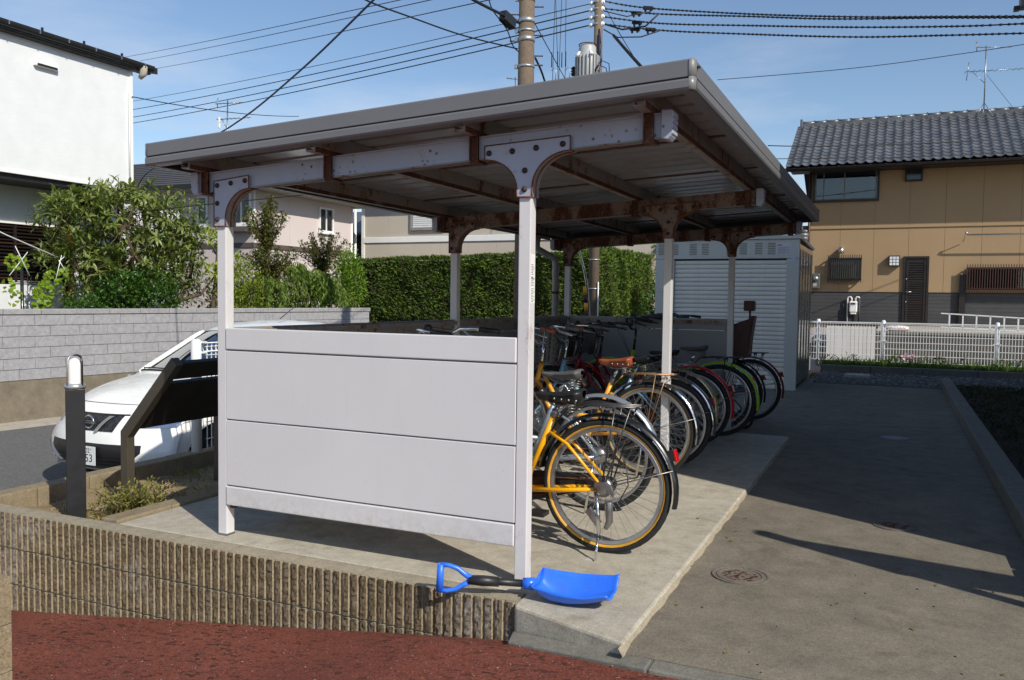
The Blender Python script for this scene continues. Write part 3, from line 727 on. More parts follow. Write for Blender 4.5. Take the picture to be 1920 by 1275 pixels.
MB().box(-3.224, -1.519, SY0 + 0.052, SY0 + 0.06, -0.04, 1.96).build('shutter_back', M['dark'], sd)
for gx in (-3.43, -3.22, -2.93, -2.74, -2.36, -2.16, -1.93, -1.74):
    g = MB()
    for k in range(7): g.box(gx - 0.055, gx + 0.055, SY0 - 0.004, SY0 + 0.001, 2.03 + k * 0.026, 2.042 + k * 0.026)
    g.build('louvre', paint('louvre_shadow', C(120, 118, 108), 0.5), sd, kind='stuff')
g = MB()
for k in range(10):
    for q in range(5): g.box(SX1 - 0.002, SX1 + 0.006, SY0 + 0.16 + k * 0.21, SY0 + 0.30 + k * 0.21, 1.96 + q * 0.035, 1.972 + q * 0.035)
g.build('louvre', M['shedside'], sd, kind='stuff')
MB().box(-1.67, -1.45, SY0 - 0.004, SY0 - 0.001, 2.02, 2.20).build('sticker', paint('sticker_paper', C(206, 206, 212), 0.5), sd)
MB().box(-1.655, -1.585, SY0 - 0.006, SY0 - 0.0041, 2.155, 2.172).build('sticker_band', M['redp'], sd)
g = MB()
for k in range(9): g.box(-1.65, -1.65 + 0.19 * (0.6 + 0.4 * math.sin(k * 2.1) ** 2), SY0 - 0.006, SY0 - 0.0041, 2.035 + k * 0.012, 2.039 + k * 0.012)
g.build('fine_print', paint('sticker_ink', C(150, 130, 140), 0.6), sd, kind='stuff')
MB().box(-1.455, -1.385, SY0 - 0.004, SY0 - 0.001, 1.90, 2.01).build('sticker', paint('sticker_blue', C(190, 198, 214), 0.5), sd)
MB().box(SX1 - 0.02, SX1 + 0.13, 13.15, 15.4, -0.055, -0.025).build('footing', M['kerb'], sd)

# ------------------------------------------------------------------ white mesh fence on the right
M['fence'] = paint('white_fence', C(226, 228, 230), 0.35, 0.03, 5)
fe = thing('mesh_fence', 'white welded wire mesh fence in front of the tan house', 'fence', (1.0, 18.6, 0.05))
for px in (-1.45, -0.21, 1.80, 3.80):
    MB().tube([(px, 18.62, 0.0), (px, 18.62, 0.945), (px, 18.62, 0.965)], [0.040, 0.040, 0.022], 12).build('post', M['fence'], fe)
    MB().box(px - 0.07, px + 0.07, 18.57, 18.585, 0.535, 0.55).build('clamp', M['fence'], fe)
def fpanel(x0, x1):
    mb = MB(); y = 18.575
    n = int((x1 - x0) / 0.0525)
    for i in range(n + 1):
        x = x0 + (x1 - x0) * i / n; mb.box(x - 0.005, x + 0.005, y - 0.005, y + 0.004, 0.13, 0.905)
    for z in (0.13, 0.26, 0.39, 0.52, 0.65, 0.78): mb.box(x0, x1, y - 0.010, y - 0.004, z - 0.006, z + 0.006)
    for z in (0.885, 0.915): mb.box(x0, x1, y - 0.020, y - 0.010, z - 0.006, z + 0.006)
    mb.box(x0, x1, y + 0.004, y + 0.014, 0.90, 0.912)
    mb.build('mesh_panel', M['fence'], fe)
fpanel(-4.5, -1.47); fpanel(-1.43, -0.25); fpanel(-0.17, 1.76); fpanel(1.84, 3.76); fpanel(3.84, 5.8)

# ------------------------------------------------------------------ low walls behind the fence
lw = thing('low_concrete_wall', 'stained low concrete wall behind the white fence', 'wall', (4, 21.1, 0))
MB().box(-0.398, 9, 21.0, 21.15, -0.3, 0.60).build('wall_body', concrete('dark_stained_wall', C(98, 92, 86), 0.45, 1.2, 0.2, 0.3), lw)
for i in range(10):
    MB().box(-0.398 + i * 0.9 + .004, 0.502 + i * 0.9 - .004, 20.98, 21.17, 0.603, 0.672 - 0.003 * (i % 2)).build('coping_stone', M['kerb'], lw, bevel=0.008)
bd = thing('white_panel_screen', 'off white ribbed panel standing behind the fence near the shed', 'panel', (-0.93, 20.95, 0))
for i in range(12):
    MB().box(-1.45 + i * 0.0875 + .003, -1.3655 + i * 0.0875, 20.9, 20.96, 0.0, 0.765).build('panel_board', paint('screen_white', C(222, 218, 214), 0.5, 0.04, 2, vrand=0.06) if i == 0 else bpy.data.materials['screen_white'], bd, bevel=0.004)
MB().box(-1.45, -0.4, 20.965, 20.99, 0.0, 0.74).build('backing', M['kerb'], bd)
pw = thing('pink_grey_wall', 'pale pinkish low wall beside the shed behind the fence', 'wall', (-3, 21.2, 0))
MB().box(-6.0, -1.47, 21.1, 21.25, -0.3, 0.70).build('wall_body', paint('pinkish_render', C(196, 186, 184), 0.7, 0.08, 2), pw)
g = MB()
for k in range(4): g.box(-1.95, -1.5, 21.07, 21.099, 0.08 + k * 0.075, 0.125 + k * 0.075)
g.build('vent_grille', M['dark'], pw)
# ladder lying on its side on the wall
ld = thing('aluminium_ladder', 'white aluminium ladder lying sideways on the low concrete wall', 'ladder', (2.2, 21.1, 0.68))
def rail(x0, z0, x1, z1): return MB().bar((x0, 21.08, z0), (x1, 21.08, z1), 0.03, 0.026)
rail(0.93, 1.10, 3.9, 0.96).build('rail', M['white'], ld); rail(0.93, 0.80, 3.9, 0.69).build('rail', M['white'], ld)
for k in range(11):
    x = 1.10 + k * 0.265
    MB().bar((x, 21.08, 1.10 - (x - .93) * 0.047), (x, 21.08, 0.80 - (x - .93) * 0.037), 0.03, 0.03, up=(0, 1, 0)).build('rung', M['white'], ld)
# plastic bag
bg = MB(); r3_ = random.Random(4)
bg.grid(lambda u, v: (0.06 + 0.25 * math.cos(2 * PI * u) * math.sin(PI * v) ** 0.6 * (1 + 0.05 * math.sin(u * 31)), 21.06 + 0.07 * math.sin(2 * PI * u) * math.sin(PI * v), 0.735 + 0.062 * math.cos(PI * v) * (1 + 0.25 * math.sin(u * 19))), 22, 10, 0, True, True)
t = NT('printed_plastic'); c = t.ramp(t.noise(14, 3), [(0.40, C(226, 222, 218)), (0.52, C(226, 222, 218)), (0.56, C(214, 84, 60)), (0.62, C(222, 218, 210)), (0.7, C(90, 130, 90))]); M['bag'] = t.out(c, 0.3)
tag(bg.build('plastic_bag', M['bag'], None, at=(0.06, 21.06, 0.675)), 'white printed plastic bag lying on the low concrete wall', 'bag')

# ------------------------------------------------------------------ tan house
M['tan'] = paint('tan_siding', C(160, 134, 101), 0.75, 0.035, 0.8, fine=0.03, bump=0.05)
M['dsid'] = paint('charcoal_siding', C(70, 70, 72), 0.7, 0.12, 4, fine=0.12, vrand=0.12, bump=0.15)
M['brown'] = paint('dark_brown_frame', (0.018, 0.013, 0.012, 1), 0.45, 0.15, 6)
M['brownb'] = paint('brown_grille', C(66, 40, 30), 0.5, 0.15, 6)
M['pane'] = paint('window_pane', (0.020, 0.024, 0.026, 1), 0.06, 0.2, 1.5, spec=0.8)
M['curtain'] = paint('grey_curtain', C(168, 174, 178), 0.8, 0.2, 6)
hs = thing('tan_house', 'two storey tan house with grey tiled roof and charcoal base', 'house', (3, 30, 0))
HY = 27.5; HX0 = -2.53
MB().box(HX0 + 0.01, 12, HY + 0.02, 33, -0.3, 5.52).build('wall', paint('wall_core', C(120, 96, 66), 0.8), hs)
bx = [HX0]
x = -1.6
while x < 12: bx.append(x); x += 0.945
for i in range(len(bx) - 1):
    for z0, z1 in ((3.615, 5.52), (1.645, 3.545)):
        MB().box(bx[i] + 0.0035, bx[i + 1] - 0.0035, HY, HY + 0.019, z0, z1).build('siding_panel', M['tan'], hs)
MB().box(HX0 - 0.01, 12, HY - 0.03, HY + 0.018, 3.548, 3.612).build('band', M['tan'], hs, bevel=0.006)
for k in range(9):
    z0 = 0.66 + k * 0.108
    for (xa, xb) in ((HX0, 0.17), (0.86, 1.65), (1.82, 12)):
        MB().box(xa, xb, HY - 0.004, HY + 0.018, z0 + 0.004, z0 + 0.108).build('siding_board', M['dsid'], hs, bevel=0.004)
MB().box(HX0 - 0.005, 12, HY - 0.02, HY + 0.018, 1.632, 1.644).build('flashing', M['brown'], hs)
def window(x0, x1, z0, z1, fw=0.06, sash=True, curtain=True, name='window'):
    mb = MB(); y0, y1 = HY - 0.07, HY + 0.0
    mb.box(x0, x0 + fw, y0, y1, z0, z1); mb.box(x1 - fw, x1, y0, y1, z0, z1); mb.box(x0 + fw, x1 - fw, y0, y1, z1 - fw, z1); mb.box(x0 + fw, x1 - fw, y0 - 0.02, y1, z0, z0 + fw)
    w = mb.build(name, M['brown'], hs)
    if curtain:
        MB().grid(lambda u, v: (x0 + fw + 0.02 + (x1 - x0 - 2 * fw) * 0.64 * u, y1 - 0.004 + 0.006 * math.sin(u * 60), z0 + fw + (z1 - z0 - 2 * fw) * v), 60, 2).build('curtain', M['curtain'], w)
    MB().box(x0 + fw, x1 - fw, y1 - 0.025, y1 - 0.018, z0 + fw, z1 - fw).build('pane', glass_h if curtain else M['pane'], w)
    MB().box(x0 + fw, x1 - fw, y1 - 0.012, y1 - 0.003, z0 + fw, z1 - fw).build('dark_room', M['dark'], w)
    if sash:
        xm = x0 + (x1 - x0) * 0.48
        for xx in (x0 + fw + 0.02, x0 + (x1 - x0) * 0.165, xm, x1 - fw - 0.03):
            MB().box(xx - 0.016, xx + 0.016, y1 - 0.045, y1 - 0.026, z0 + fw + 0.04, z1 - fw).build('sash', paint('sash_bronze', C(110, 100, 88), 0.4, 0.05, 3) if 'sash_bronze' not in bpy.data.materials else bpy.data.materials['sash_bronze'], w)
        MB().box(x0 + fw, x1 - fw, y1 - 0.046, y1 - 0.027, z0 + fw, z0 + fw + 0.035).build('sash', bpy.data.materials['sash_bronze'], w)
    return w
glass_h = glassmat('house_glass', (0.78, 0.82, 0.84, 1), 0.04)
window(-2.42, -0.55, 4.36, 5.38)
window(0.13, 0.60, 4.89, 5.38, 0.05, False, False)
def grille(x0, x1, z0, z1, nb, dx, m):
    w = window(x0 + 0.03, x1 - 0.03, z0 + 0.06, z1 - 0.06, 0.05, False, x1 - x0 > 1)
    for z in (z0 + 0.10, z1 - 0.10): MB().box(x0, x1, HY - 0.20, HY - 0.175, z - 0.012, z + 0.012).build('grille_rail', m, w)
    gb = MB()
    for i in range(nb):
        x = x0 + 0.015 + (x1 - x0 - 0.03) * i / (nb - 1)
        MB().box(x - 0.011, x + 0.011, HY - 0.215, HY - 0.195, z0 - 0.01, z1 + 0.02).build('grille_bar', m, w)
    for xx in (x0, x1 - 0.03): MB().box(xx, xx + 0.03, HY - 0.19, HY - 0.07, z0 + 0.06, z0 + 0.10).build('grille_bracket', m, w); MB().box(xx, xx + 0.03, HY - 0.19, HY - 0.07, z1 - 0.10, z1 - 0.06).build('grille_bracket', m, w)
grille(-1.92, -0.96, 1.93, 2.73, 16, 0.06, M['brown'])
grille(1.82, 3.70, 1.67, 2.43, 30, 0.06, M['brownb'])
# side door
dr = MB(); dr.box(0.175, 0.23, HY - 0.06, HY, 0.68, 2.70); dr.box(0.80, 0.855, HY - 0.06, HY, 0.68, 2.70); dr.box(0.23, 0.80, HY - 0.06, HY, 2.64, 2.70)
dr = dr.build('door', M['brown'], hs)
MB().box(0.23, 0.80, HY - 0.025, HY - 0.005, 0.68, 2.64).build('door_leaf', M['brown'], dr)
for k in range(26):
    z = 0.80 + k * 0.068
    MB().obox((0.525, HY - 0.033, z), (0.2, 0, 0), (0, 0.012, -0.014), (0, 0.002, 0.002)).build('louvre_slat', M['brownb'] if k % 9 == 8 else M['brown'], dr)
for xx in (0.26, 0.73): MB().box(xx, xx + 0.055, HY - 0.045, HY - 0.026, 0.70, 2.60).build('door_stile', M['brown'], dr)
MB().tube([(0.255, HY - 0.06, 1.655), (0.255, HY - 0.095, 1.655), (0.41, HY - 0.10, 1.655)], 0.013, 8).build('handle', M['alu'], dr)
for z in (2.03, 1.36): MB().lathe([(0.016, 0.0), (0.016, -0.012), (0.0005, -0.014)], (0.262, HY - 0.06, z), 10, 0, 'y').build('keyhole', M['alu'], dr)
# column left of the long grille
MB().box(1.655, 1.812, HY - 0.12, HY - 0.006, 0.66, 2.16).build('pilaster', M['brown'], hs)
# roof
EY, EZ, RY, RZ = 26.58, 5.345, 29.62, 7.10
sl_ = math.hypot(RY - EY, RZ - EZ); sdv = Vector((0, (RY - EY) / sl_, (RZ - EZ) / sl_)); sdn = Vector((0, -sdv.z, sdv.y))
RX0 = -3.13
mb = MB(); mb.hexa([(RX0, EY, EZ - 0.06), (12, EY, EZ - 0.06), (12, RY, RZ - 0.06), (RX0, RY, RZ - 0.06), (RX0, EY, EZ - 0.02), (12, EY, EZ - 0.02), (12, RY, RZ - 0.02), (RX0, RY, RZ - 0.02)])
mb.hexa([(RX0, RY, RZ - 0.06), (12, RY, RZ - 0.06), (12, 33.2, 5.2), (RX0, 33.2, 5.2), (RX0, RY, RZ), (12, RY, RZ), (12, 33.2, 5.26), (RX0, 33.2, 5.26)])
rf = mb.build('roof', M['brown'], hs)
MB().box(HX0 - 0.5, 12, EY + 0.02, HY, EZ - 0.10, EZ - 0.062).build('soffit', M['brown'], hs)
MB().box(RX0, 12, EY - 0.0, EY + 0.03, EZ - 0.14, EZ - 0.02).build('eave_board', M['brown'], hs)
gm = MB(); n = 8
gm.grid(lambda u, v: (RX0 - 0.03 + 15 * u, EY - 0.06 - 0.06 * math.cos(PI * v), EZ - 0.05 - 0.07 * math.sin(PI * v)), 2, n)
gut = gm.build('gutter', M['brown'], hs)
for k in range(16): MB().box(-2.9 + k * 0.42, -2.885 + k * 0.42, EY - 0.125, EY, EZ - 0.052, EZ - 0.044).build('gutter_hook', M['alu'], gut)
t = NT('kawara_tile'); oi = t.n('ShaderNodeObjectInfo')
c = t.ramp(t.noise(6, 5, 0.6), [(0.3, C(86, 87, 90)), (0.7, C(114, 115, 118))]); c = t.mix(1.0, c, t.ramp(oi.outputs['Random'], [(0, 0.72), (1, 1.12)]), 'MULTIPLY')
M['tile'] = t.out(c, 0.34, 0.15, 0.6)
NR = 14; ex = sl_ / NR; TW = 0.25
def tilemesh(nx=1, full=True):
    mb = MB()
    pr = [(0.0, 0.016), (0.05, -0.004), (0.11, -0.010), (0.155, 0.004), (0.185, 0.036), (0.212, 0.048), (0.240, 0.038), (0.256, 0.014)]
    n = len(pr)
    def pt(x, hgt, s, lift): v = sdv * s + sdn * (hgt + lift); return (x, v.y, v.z)
    top = [pt(x, hh, ex * 1.15, 0.0) for x, hh in pr]; bot = [pt(x, hh, -0.01, 0.022) for x, hh in pr]; bl = [pt(x, hh - 0.02, -0.01, 0.028) for x, hh in pr]
    mb.add(bot + top, [(i, i + 1, n + i + 1, n + i) for i in range(n - 1)], 0, True)
    mb.add(bl + bot, [(i, i + 1, n + i + 1, n + i) for i in range(n - 1)], 0, False)
    return mb
tm = tilemesh().mesh('roof_tile', [M['tile']])
rest = MB()
def place(mb_, x, r_):
    b = tilemesh(); base = Vector((x, EY - 0.06, EZ)) + sdv * (ex * r_)
    mb_.add([(p[0] + base.x, p[1] + base.y, p[2] + base.z) for p in b.v], b.f, 0, True)
for r_ in range(NR):
    for cx_ in range(25):
        x = RX0 + cx_ * TW
        if r_ < 12: inst(tm, 'roof_tile', rf, Vector((x, EY - 0.06, EZ)) + sdv * (ex * r_))
        else: place(rest, x, r_)
    for cx_ in range(25, 40): place(rest, RX0 + cx_ * TW, r_)
rest.build('roof_tiles', M['tile'], rf, kind='stuff')
for k in range(28):
    x0 = -2.98 + k * 0.37
    mb = MB(); mb.box(x0, x0 + 0.365, RY - 0.09, RY + 0.09, RZ - 0.02, RZ + 0.10); mb.box(x0, x0 + 0.365, RY - 0.12, RY + 0.12, RZ - 0.03, RZ + 0.03)
    mb.tube([(x0, RY, RZ + 0.10), (x0 + 0.365, RY, RZ + 0.10)], 0.075, 8)
    mb.sphere((x0 + 0.36, RY - 0.05, RZ + 0.175), 0.02, 6, 5)
    mb.build('ridge_tile', M['tile'], rf)
mb = MB(); mb.box(-3.06, -2.98, RY - 0.14, RY + 0.14, RZ - 0.08, RZ + 0.24); mb.build('ridge_end', M['tile'], rf, bevel=0.02)
# lower side roof at the left end of the house
lr = MB()
for k in range(4): lr.tube([(-3.0 + 0.1 * k, 27.2 + 0.15 * k, 3.25 + 0.12 * k), (-2.5, 27.2 + 0.15 * k, 3.25 + 0.12 * k)], 0.07, 8)
lr.build('lower_roof', M['tile'], hs)
MB().tube([(-2.50, HY - 0.05, 5.3), (-2.50, HY - 0.05, 0.7)], 0.035, 10).build('downpipe', M['brownb'], hs)
# wall fittings
sp = MB(); sp.lathe([(0.0005, -0.02), (0.05, -0.02), (0.05, 0.0)], (-1.55, HY - 0.0, 2.92), 12, 0, 'y'); sp.sphere((-1.55, HY - 0.09, 2.93), (0.085, 0.10, 0.085)); sp.tube([(-1.55, HY - 0.11, 2.97), (-1.55, HY - 0.13, 2.80)], [0.075, 0.085], 12)
sp.build('vent_hood', M['alu'], hs)
lp = MB().box(-0.225, 0.075, HY - 0.17, HY, 2.41, 2.72).build('wall_lamp', M['brown'], hs)
mb = MB()
for i in range(3):
    for j in range(3): mb.box(-0.20 + i * 0.088, -0.128 + i * 0.088, HY - 0.176, HY - 0.171, 2.436 + j * 0.09, 2.510 + j * 0.09)
mb.build('lamp_pane', paint('frosted', C(214, 216, 220), 0.3), lp)
mt = MB().box(-2.37, -2.13, HY - 0.12, HY, 1.72, 2.20).build('power_meter', paint('meter_grey', C(84, 88, 86), 0.4, 0.1, 8), hs, bevel=0.03)
mb = MB(); mb.lathe([(0.075, 0.0), (0.075, -0.05), (0.05, -0.08), (0.0005, -0.085)], (-2.25, HY - 0.12, 2.04), 14, 0, 'y'); mb.build('meter_dial', M['alu'], mt)
MB().box(-2.33, -2.22, HY - 0.125, HY - 0.119, 1.80, 1.90).build('meter_plate', M['gutter'], mt)
gs = MB(); gs.box(-1.27, -1.05, HY - 0.20, HY - 0.04, 1.02, 1.36); gs.box(-1.25, -1.07, HY - 0.19, HY - 0.05, 0.96, 1.02); g_ = gs.build('gas_meter', M['white'], hs, bevel=0.04)
MB().box(-1.23, -1.11, HY - 0.206, HY - 0.198, 1.26, 1.31).build('gas_dial', M['blackp'], g_)
MB().tube([(-1.21, HY - 0.1, 1.36), (-1.21, HY - 0.1, 1.45), (-1.24, HY - 0.1, 1.49), (-1.30, HY - 0.1, 1.49), (-1.325, HY - 0.1, 1.45), (-1.325, HY - 0.1, 0.55)], 0.022, 8).build('gas_pipe', M['white'], g_)
MB().tube([(-1.10, HY - 0.1, 1.36), (-1.10, HY - 0.1, 1.45), (-1.07, HY - 0.1, 1.49), (-1.02, HY - 0.1, 1.49), (-0.995, HY - 0.1, 1.45)], 0.022, 8).build('gas_pipe', M['white'], g_)
MB().tube([(-0.995, HY - 0.1, 1.45), (-0.995, HY - 0.1, 0.68)], 0.024, 8).build('gas_pipe', M['dsid'], g_)
pl = MB(); pl.tube([(1.78, 27.15, 3.28), (6.5, 27.15, 3.28)], 0.022, 8); pl.tube([(1.76, 27.15, 3.34), (1.70, 27.45, 3.1)], 0.012, 6); pl.sphere((1.76, 27.15, 3.33), 0.04); pl.tube([(4.0, 27.15, 3.3), (4.0, 27.5, 3.3)], 0.02, 6)
pl.build('laundry_pole', M['alu'], hs)
# ------------------------------------------------------------------ grey block wall across the road
bw = thing('grey_block_wall', 'long grey concrete block wall with capping across the road', 'wall', (-11.4, 10, -0.6))
def wbox(s0, s1, n0, n1, z0, z1): return MB().hexa([wp(s0, n0, z0), wp(s0, n1, z0), wp(s1, n1, z0), wp(s1, n0, z0), wp(s0, n0, z1), wp(s0, n1, z1), wp(s1, n1, z1), wp(s1, n0, z1)])
def wbox_rev(mb): return mb
def fixn(mb):
    # wp frame is left handed: flip faces
    mb.f = [f[::-1] for f in mb.f]; return mb
fixn(wbox(-4.2, 7.96, -0.14, 0.012, -0.62, 0.0)).build('concrete_base', M['basecon'], bw)
fixn(wbox(-4.2, 7.95, -0.12, -0.014, 0.0, 0.97)).build('mortar_core', M['mortar'], bw)
BL = 0.462; ch = 0.1605
half = {}
for cz in range(6):
    z0 = 0.004 + cz * ch; off = 0.29 - (BL / 2 if cz % 2 else 0)
    s = -1.4 + off - BL
    while s < 7.95:
        s0, s1 = max(s, -1.6), min(s + BL, 7.95)
        if s1 - s0 > 0.05: fixn(wbox(s0 + .003, s1 - .003, -0.13, -0.0015 * ((cz + int(s * 3)) % 3), z0 + .003, z0 + ch - .003)).build('block', M['block'], bw, bevel=0.004, seg=1)
        s += BL
s = -1.6
while s < 7.97:
    fixn(wbox(s + .004, min(s + 0.55, 7.98) - .004, -0.145, 0.016, 0.972, 1.055)).build('cap_block', M['cap'], bw, bevel=0.008, seg=1); s += 0.55
fixn(wbox(-6, -1.62, -0.13, 0.0, 0.0, 1.05)).build('far_blocks', M['block'], bw)

# ------------------------------------------------------------------ white house on the left
t = NT('white_siding'); v = t.vec((0.6, 0.6, 38))
c = t.ramp(t.noise(3, 5, 0.6), [(0.3, C(219, 221, 222)), (0.7, C(227, 229, 230))]); f = t.noise(4, 4, 0.7, v)
c = t.mix(1.0, c, t.ramp(f, [(0.3, 0.93), (0.6, 1.0)]), 'MULTIPLY'); t.bump(f, 0.35, 0.006); M['wsid'] = t.out(c, 0.65)
wh = thing('white_house', 'white sided house with black eave and brown louvred window', 'house', (-14, 9, -0.6))
MB().box(-21, -13.6, -2, 11.94, 3.36, 5.60).build('upper_wall', M['wsid'], wh)
MB().box(-13.61, -13.57, 11.90, 11.955, 3.36, 5.60).build('corner_trim', M['white'], wh)
MB().box(-21, -13.585, -2, 11.96, 3.30, 3.357).build('drip_trim', M['white'], wh)
MB().box(-21, -13.66, -2, 11.9, 3.20, 3.298).build('overhang_shadow_band', M['brown'], wh)  # dark strip painted for the shadow under the upper storey
mb = MB(); mb.hexa([(-13.46, -2, 5.645), (-13.46, 12.46, 5.645), (-21, 12.46, 7.0), (-21, -2, 7.0), (-13.46, -2, 5.765), (-13.46, 12.46, 5.765), (-21, 12.46, 7.12), (-21, -2, 7.12)])
mb.f = [f[::-1] for f in mb.f]
mb.build('roof', M['blackp'], wh)
MB().box(-13.62, -13.47, -2, 12.3, 5.602, 5.64).build('soffit', M['brown'], wh)
MB().grid(lambda u, v: (-13.41 + 0.055 * math.cos(PI * v) , -2 + 14.3 * u, 5.75 - 0.10 * math.sin(PI * v)), 2, 9).build('gutter', M['blackp'], wh)
for k in range(12): MB().box(-13.355, -13.33, 6.0 + k * 0.55, 6.012 + k * 0.55, 5.68, 5.745).build('gutter_hook', M['alu'], wh)
for k in range(8): MB().box(-13.52, -13.49, 5.9 + k * 0.82, 5.93 + k * 0.82, 5.77, 5.85).build('snow_guard', M['blackp'], wh)
MB().tube([(-13.42, 12.08, 5.70), (-13.42, 12.08, 5.56), (-13.5, 12.06, 5.48)], [0.075, 0.07, 0.04], 10).build('gutter_funnel', M['gutter'], wh)
MB().tube([(-13.56, 11.86, 5.2), (-13.56, 11.86, 3.4)], 0.012, 6).build('cable_conduit', M['white'], wh)
mb = MB(); mb.box(-13.6, -13.52, 9.9, 10.34, 5.19, 5.27); vt = mb.build('wall_vent', M['white'], wh, bevel=0.01)
MB().box(-13.525, -13.515, 9.93, 10.31, 5.195, 5.235).build('vent_slot', M['dark'], vt)
MB().box(-21, -14.4, -2, 11.05, 2.56, 3.198).build('grey_band', paint('celadon_band', C(196, 202, 200), 0.6, 0.03), wh)
MB().box(-21, -14.36, -2, 11.06, 2.52, 2.555).build('sill_trim', M['white'], wh)
MB().box(-21, -14.52, -2, 11.03, 1.50, 2.518).build('window_back', paint('louvre_dark', (0.02, 0.016, 0.012, 1), 0.5), wh)
for k in range(16):
    z = 1.555 + k * 0.062
    MB().obox((-14.42, 4.5, z), (0.032, 0, -0.014), (0, 6.5, 0), (0.003, 0, 0.006)).build('louvre_slat', M['brownb'] if k % 5 == 0 else M['brown'], wh)
MB().box(-14.40, -14.36, -2, 11.05, 1.76, 1.83).build('louvre_rail', M['brown'], wh)
for yy in (10.05, 10.98): MB().box(-14.40, -14.365, yy, yy + 0.05, 1.5, 2.5).build('louvre_stile', M['brown'], wh)
MB().box(-21, -14.38, -2, 11.03, -0.6, 1.44).build('lower_wall', M['wsid'], wh)
for z in (1.46, 1.495): MB().box(-14.46, -14.37, 10.0, 11.03, z, z + 0.014).build('sill_line', M['white'], wh)
MB().box(-14.42, -14.34, 11.035, 11.09, -0.6, 2.9).build('dark_post', M['brown'], wh)
MB().box(-14.42, -14.32, 11.092, 11.22, -0.6, 2.62).build('brown_post', paint('red_brown_post', C(150, 74, 44), 0.5, 0.08, 4), wh)
MB().box(-21, -14.9, 11.05, 14.4, -0.6, 3.2).build('rear_wall', M['wsid'], wh)
MB().box(-14.899, -14.87, 12.1, 12.9, 0.6, 2.2).build('rear_window', M['pane'], wh)

# ------------------------------------------------------------------ pinkish house
M['pink'] = paint('pinkish_siding', C(206, 194, 190), 0.7, 0.03, 0.8, bump=0.08)
M['slate'] = concrete('slate_roof', C(84, 84, 88), 0.2, 6, 0.2, 0.4)
ph = thing('pinkish_house', 'pinkish two storey house with dark hipped slate roof behind the trees', 'house', (-19, 20, -0.6))
PX, PY = -16.0, 18.05
MB().box(-26, PX - 0.012, PY + 0.012, 22.55, -0.6, 4.30).build('wall', paint('pink_core', C(150, 138, 132), 0.7), ph)
for i in range(6):
    x1 = PX - i * 1.6
    for z0, z1 in ((2.74, 4.28), (-0.5, 2.60)): MB().box(x1 - 1.594, x1 - (0 if i == 0 else 0.006), PY, PY + 0.01, z0, z1).build('siding_panel', M['pink'], ph)
for i in range(3):
    for z0, z1 in ((2.74, 4.28), (-0.5, 2.60)): MB().box(PX - 0.01, PX, PY + 0.012 + i * 1.51, PY + 1.515 + i * 1.51, z0, z1).build('siding_panel', M['pink'], ph)
MB().box(-26, PX + 0.02, PY - 0.03, PY - 0.001, 2.605, 2.735).build('belt_trim', paint('belt_brown', C(92, 80, 76), 0.5), ph)
MB().box(PX + 0.001, PX + 0.03, PY - 0.03, 22.6, 2.605, 2.735).build('belt_trim', bpy.data.materials['belt_brown'], ph)
MB().box(PX + 0.001, PX + 0.03, PY + 0.0, PY + 0.06, 2.74, 4.25).build('corner_trim', M['white'], ph)
# hipped roof with slate courses
e0x, e1x, e0y, e1y, ez = -26.6, PX + 0.62, PY - 0.62, 23.15, 4.30
mb = MB(); ry0, rz_ = 20.3, 5.55; rx = e1x - 2.6
V8 = [(e0x, e0y, ez), (e1x, e0y, ez), (e1x, e1y, ez), (e0x, e1y, ez), (e0x, ry0, rz_), (rx, ry0, rz_)]
mb.add(V8, [(0, 1, 5, 4), (1, 2, 5), (2, 3, 4, 5), (0, 4, 3), (0, 3, 2, 1)])
prf = mb.build('roof', M['slate'], ph)
for k in range(13):
    f = k / 13.0; z = ez + (rz_ - ez) * f; y = e0y + (ry0 - e0y) * f; xe = e1x + (rx - e1x) * f; dy = (ry0 - e0y) / 13; dz = (rz_ - ez) / 13
    MB().hexa([(e0x, y, z + .004), (xe, y, z + .004), (xe - 0.2, y + dy, z + dz + .004), (e0x, y + dy, z + dz + .004), (e0x, y - 0.01, z + .028), (xe, y - 0.01, z + .028), (xe - 0.2, y + dy, z + dz + .010), (e0x, y + dy, z + dz + .010)]).build('slate_course', M['slate'], prf)
MB().box(e0x, e1x, e0y - 0.04, e0y, ez - 0.10, ez + 0.02).build('gutter', M['blackp'], ph); MB().box(e1x, e1x + 0.04, e0y - 0.04, e1y, ez - 0.10, ez + 0.02).build('gutter', M['blackp'], ph)
MB().box(e0x, e1x - 0.01, e0y + 0.01, e1y, ez - 0.13, ez - 0.02).build('soffit', M['gutter'], ph)
glass_l = glassmat('light_house_glass', (0.88, 0.9, 0.92, 1), 0.04)
M['pcurtain'] = paint('pale_curtain', C(214, 216, 220), 0.8, 0.08, 9)
def pwin(plane, a0, a1, z0, z1, name='window', split=True):
    mb = MB(); f = 0.05
    def B(mb, p0, p1, za, zb, d0, d1):
        if plane == 'y': mb.box(p0, p1, PY - d1, PY - d0, za, zb)
        else: mb.box(PX + d0, PX + d1, p0, p1, za, zb)
    for q in ((a0, a0 + f, z0, z1), (a1 - f, a1, z0, z1), (a0 + f, a1 - f, z1 - f, z1), (a0 + f, a1 - f, z0, z0 + f)): B(mb, *q, 0.002, 0.06)
    if split: B(mb, (a0 + a1) / 2 - .02, (a0 + a1) / 2 + .02, z0 + f, z1 - f, 0.01, 0.05)
    w = mb.build(name, M['white'], ph)
    g = MB(); B(g, a0 + f, a1 - f, z0 + f, z1 - f, 0.004, 0.012); g.build('curtain', M['pcurtain'], w)
    g = MB(); B(g, a0 + f, a1 - f, z0 + f, z1 - f, 0.02, 0.026); g.build('pane', glass_l, w)
    g = MB(); B(g, a0 - .05, a1 + .05, z0 - .06, z0 - .001, 0.0, 0.09); g.build('sill', M['white'], w)
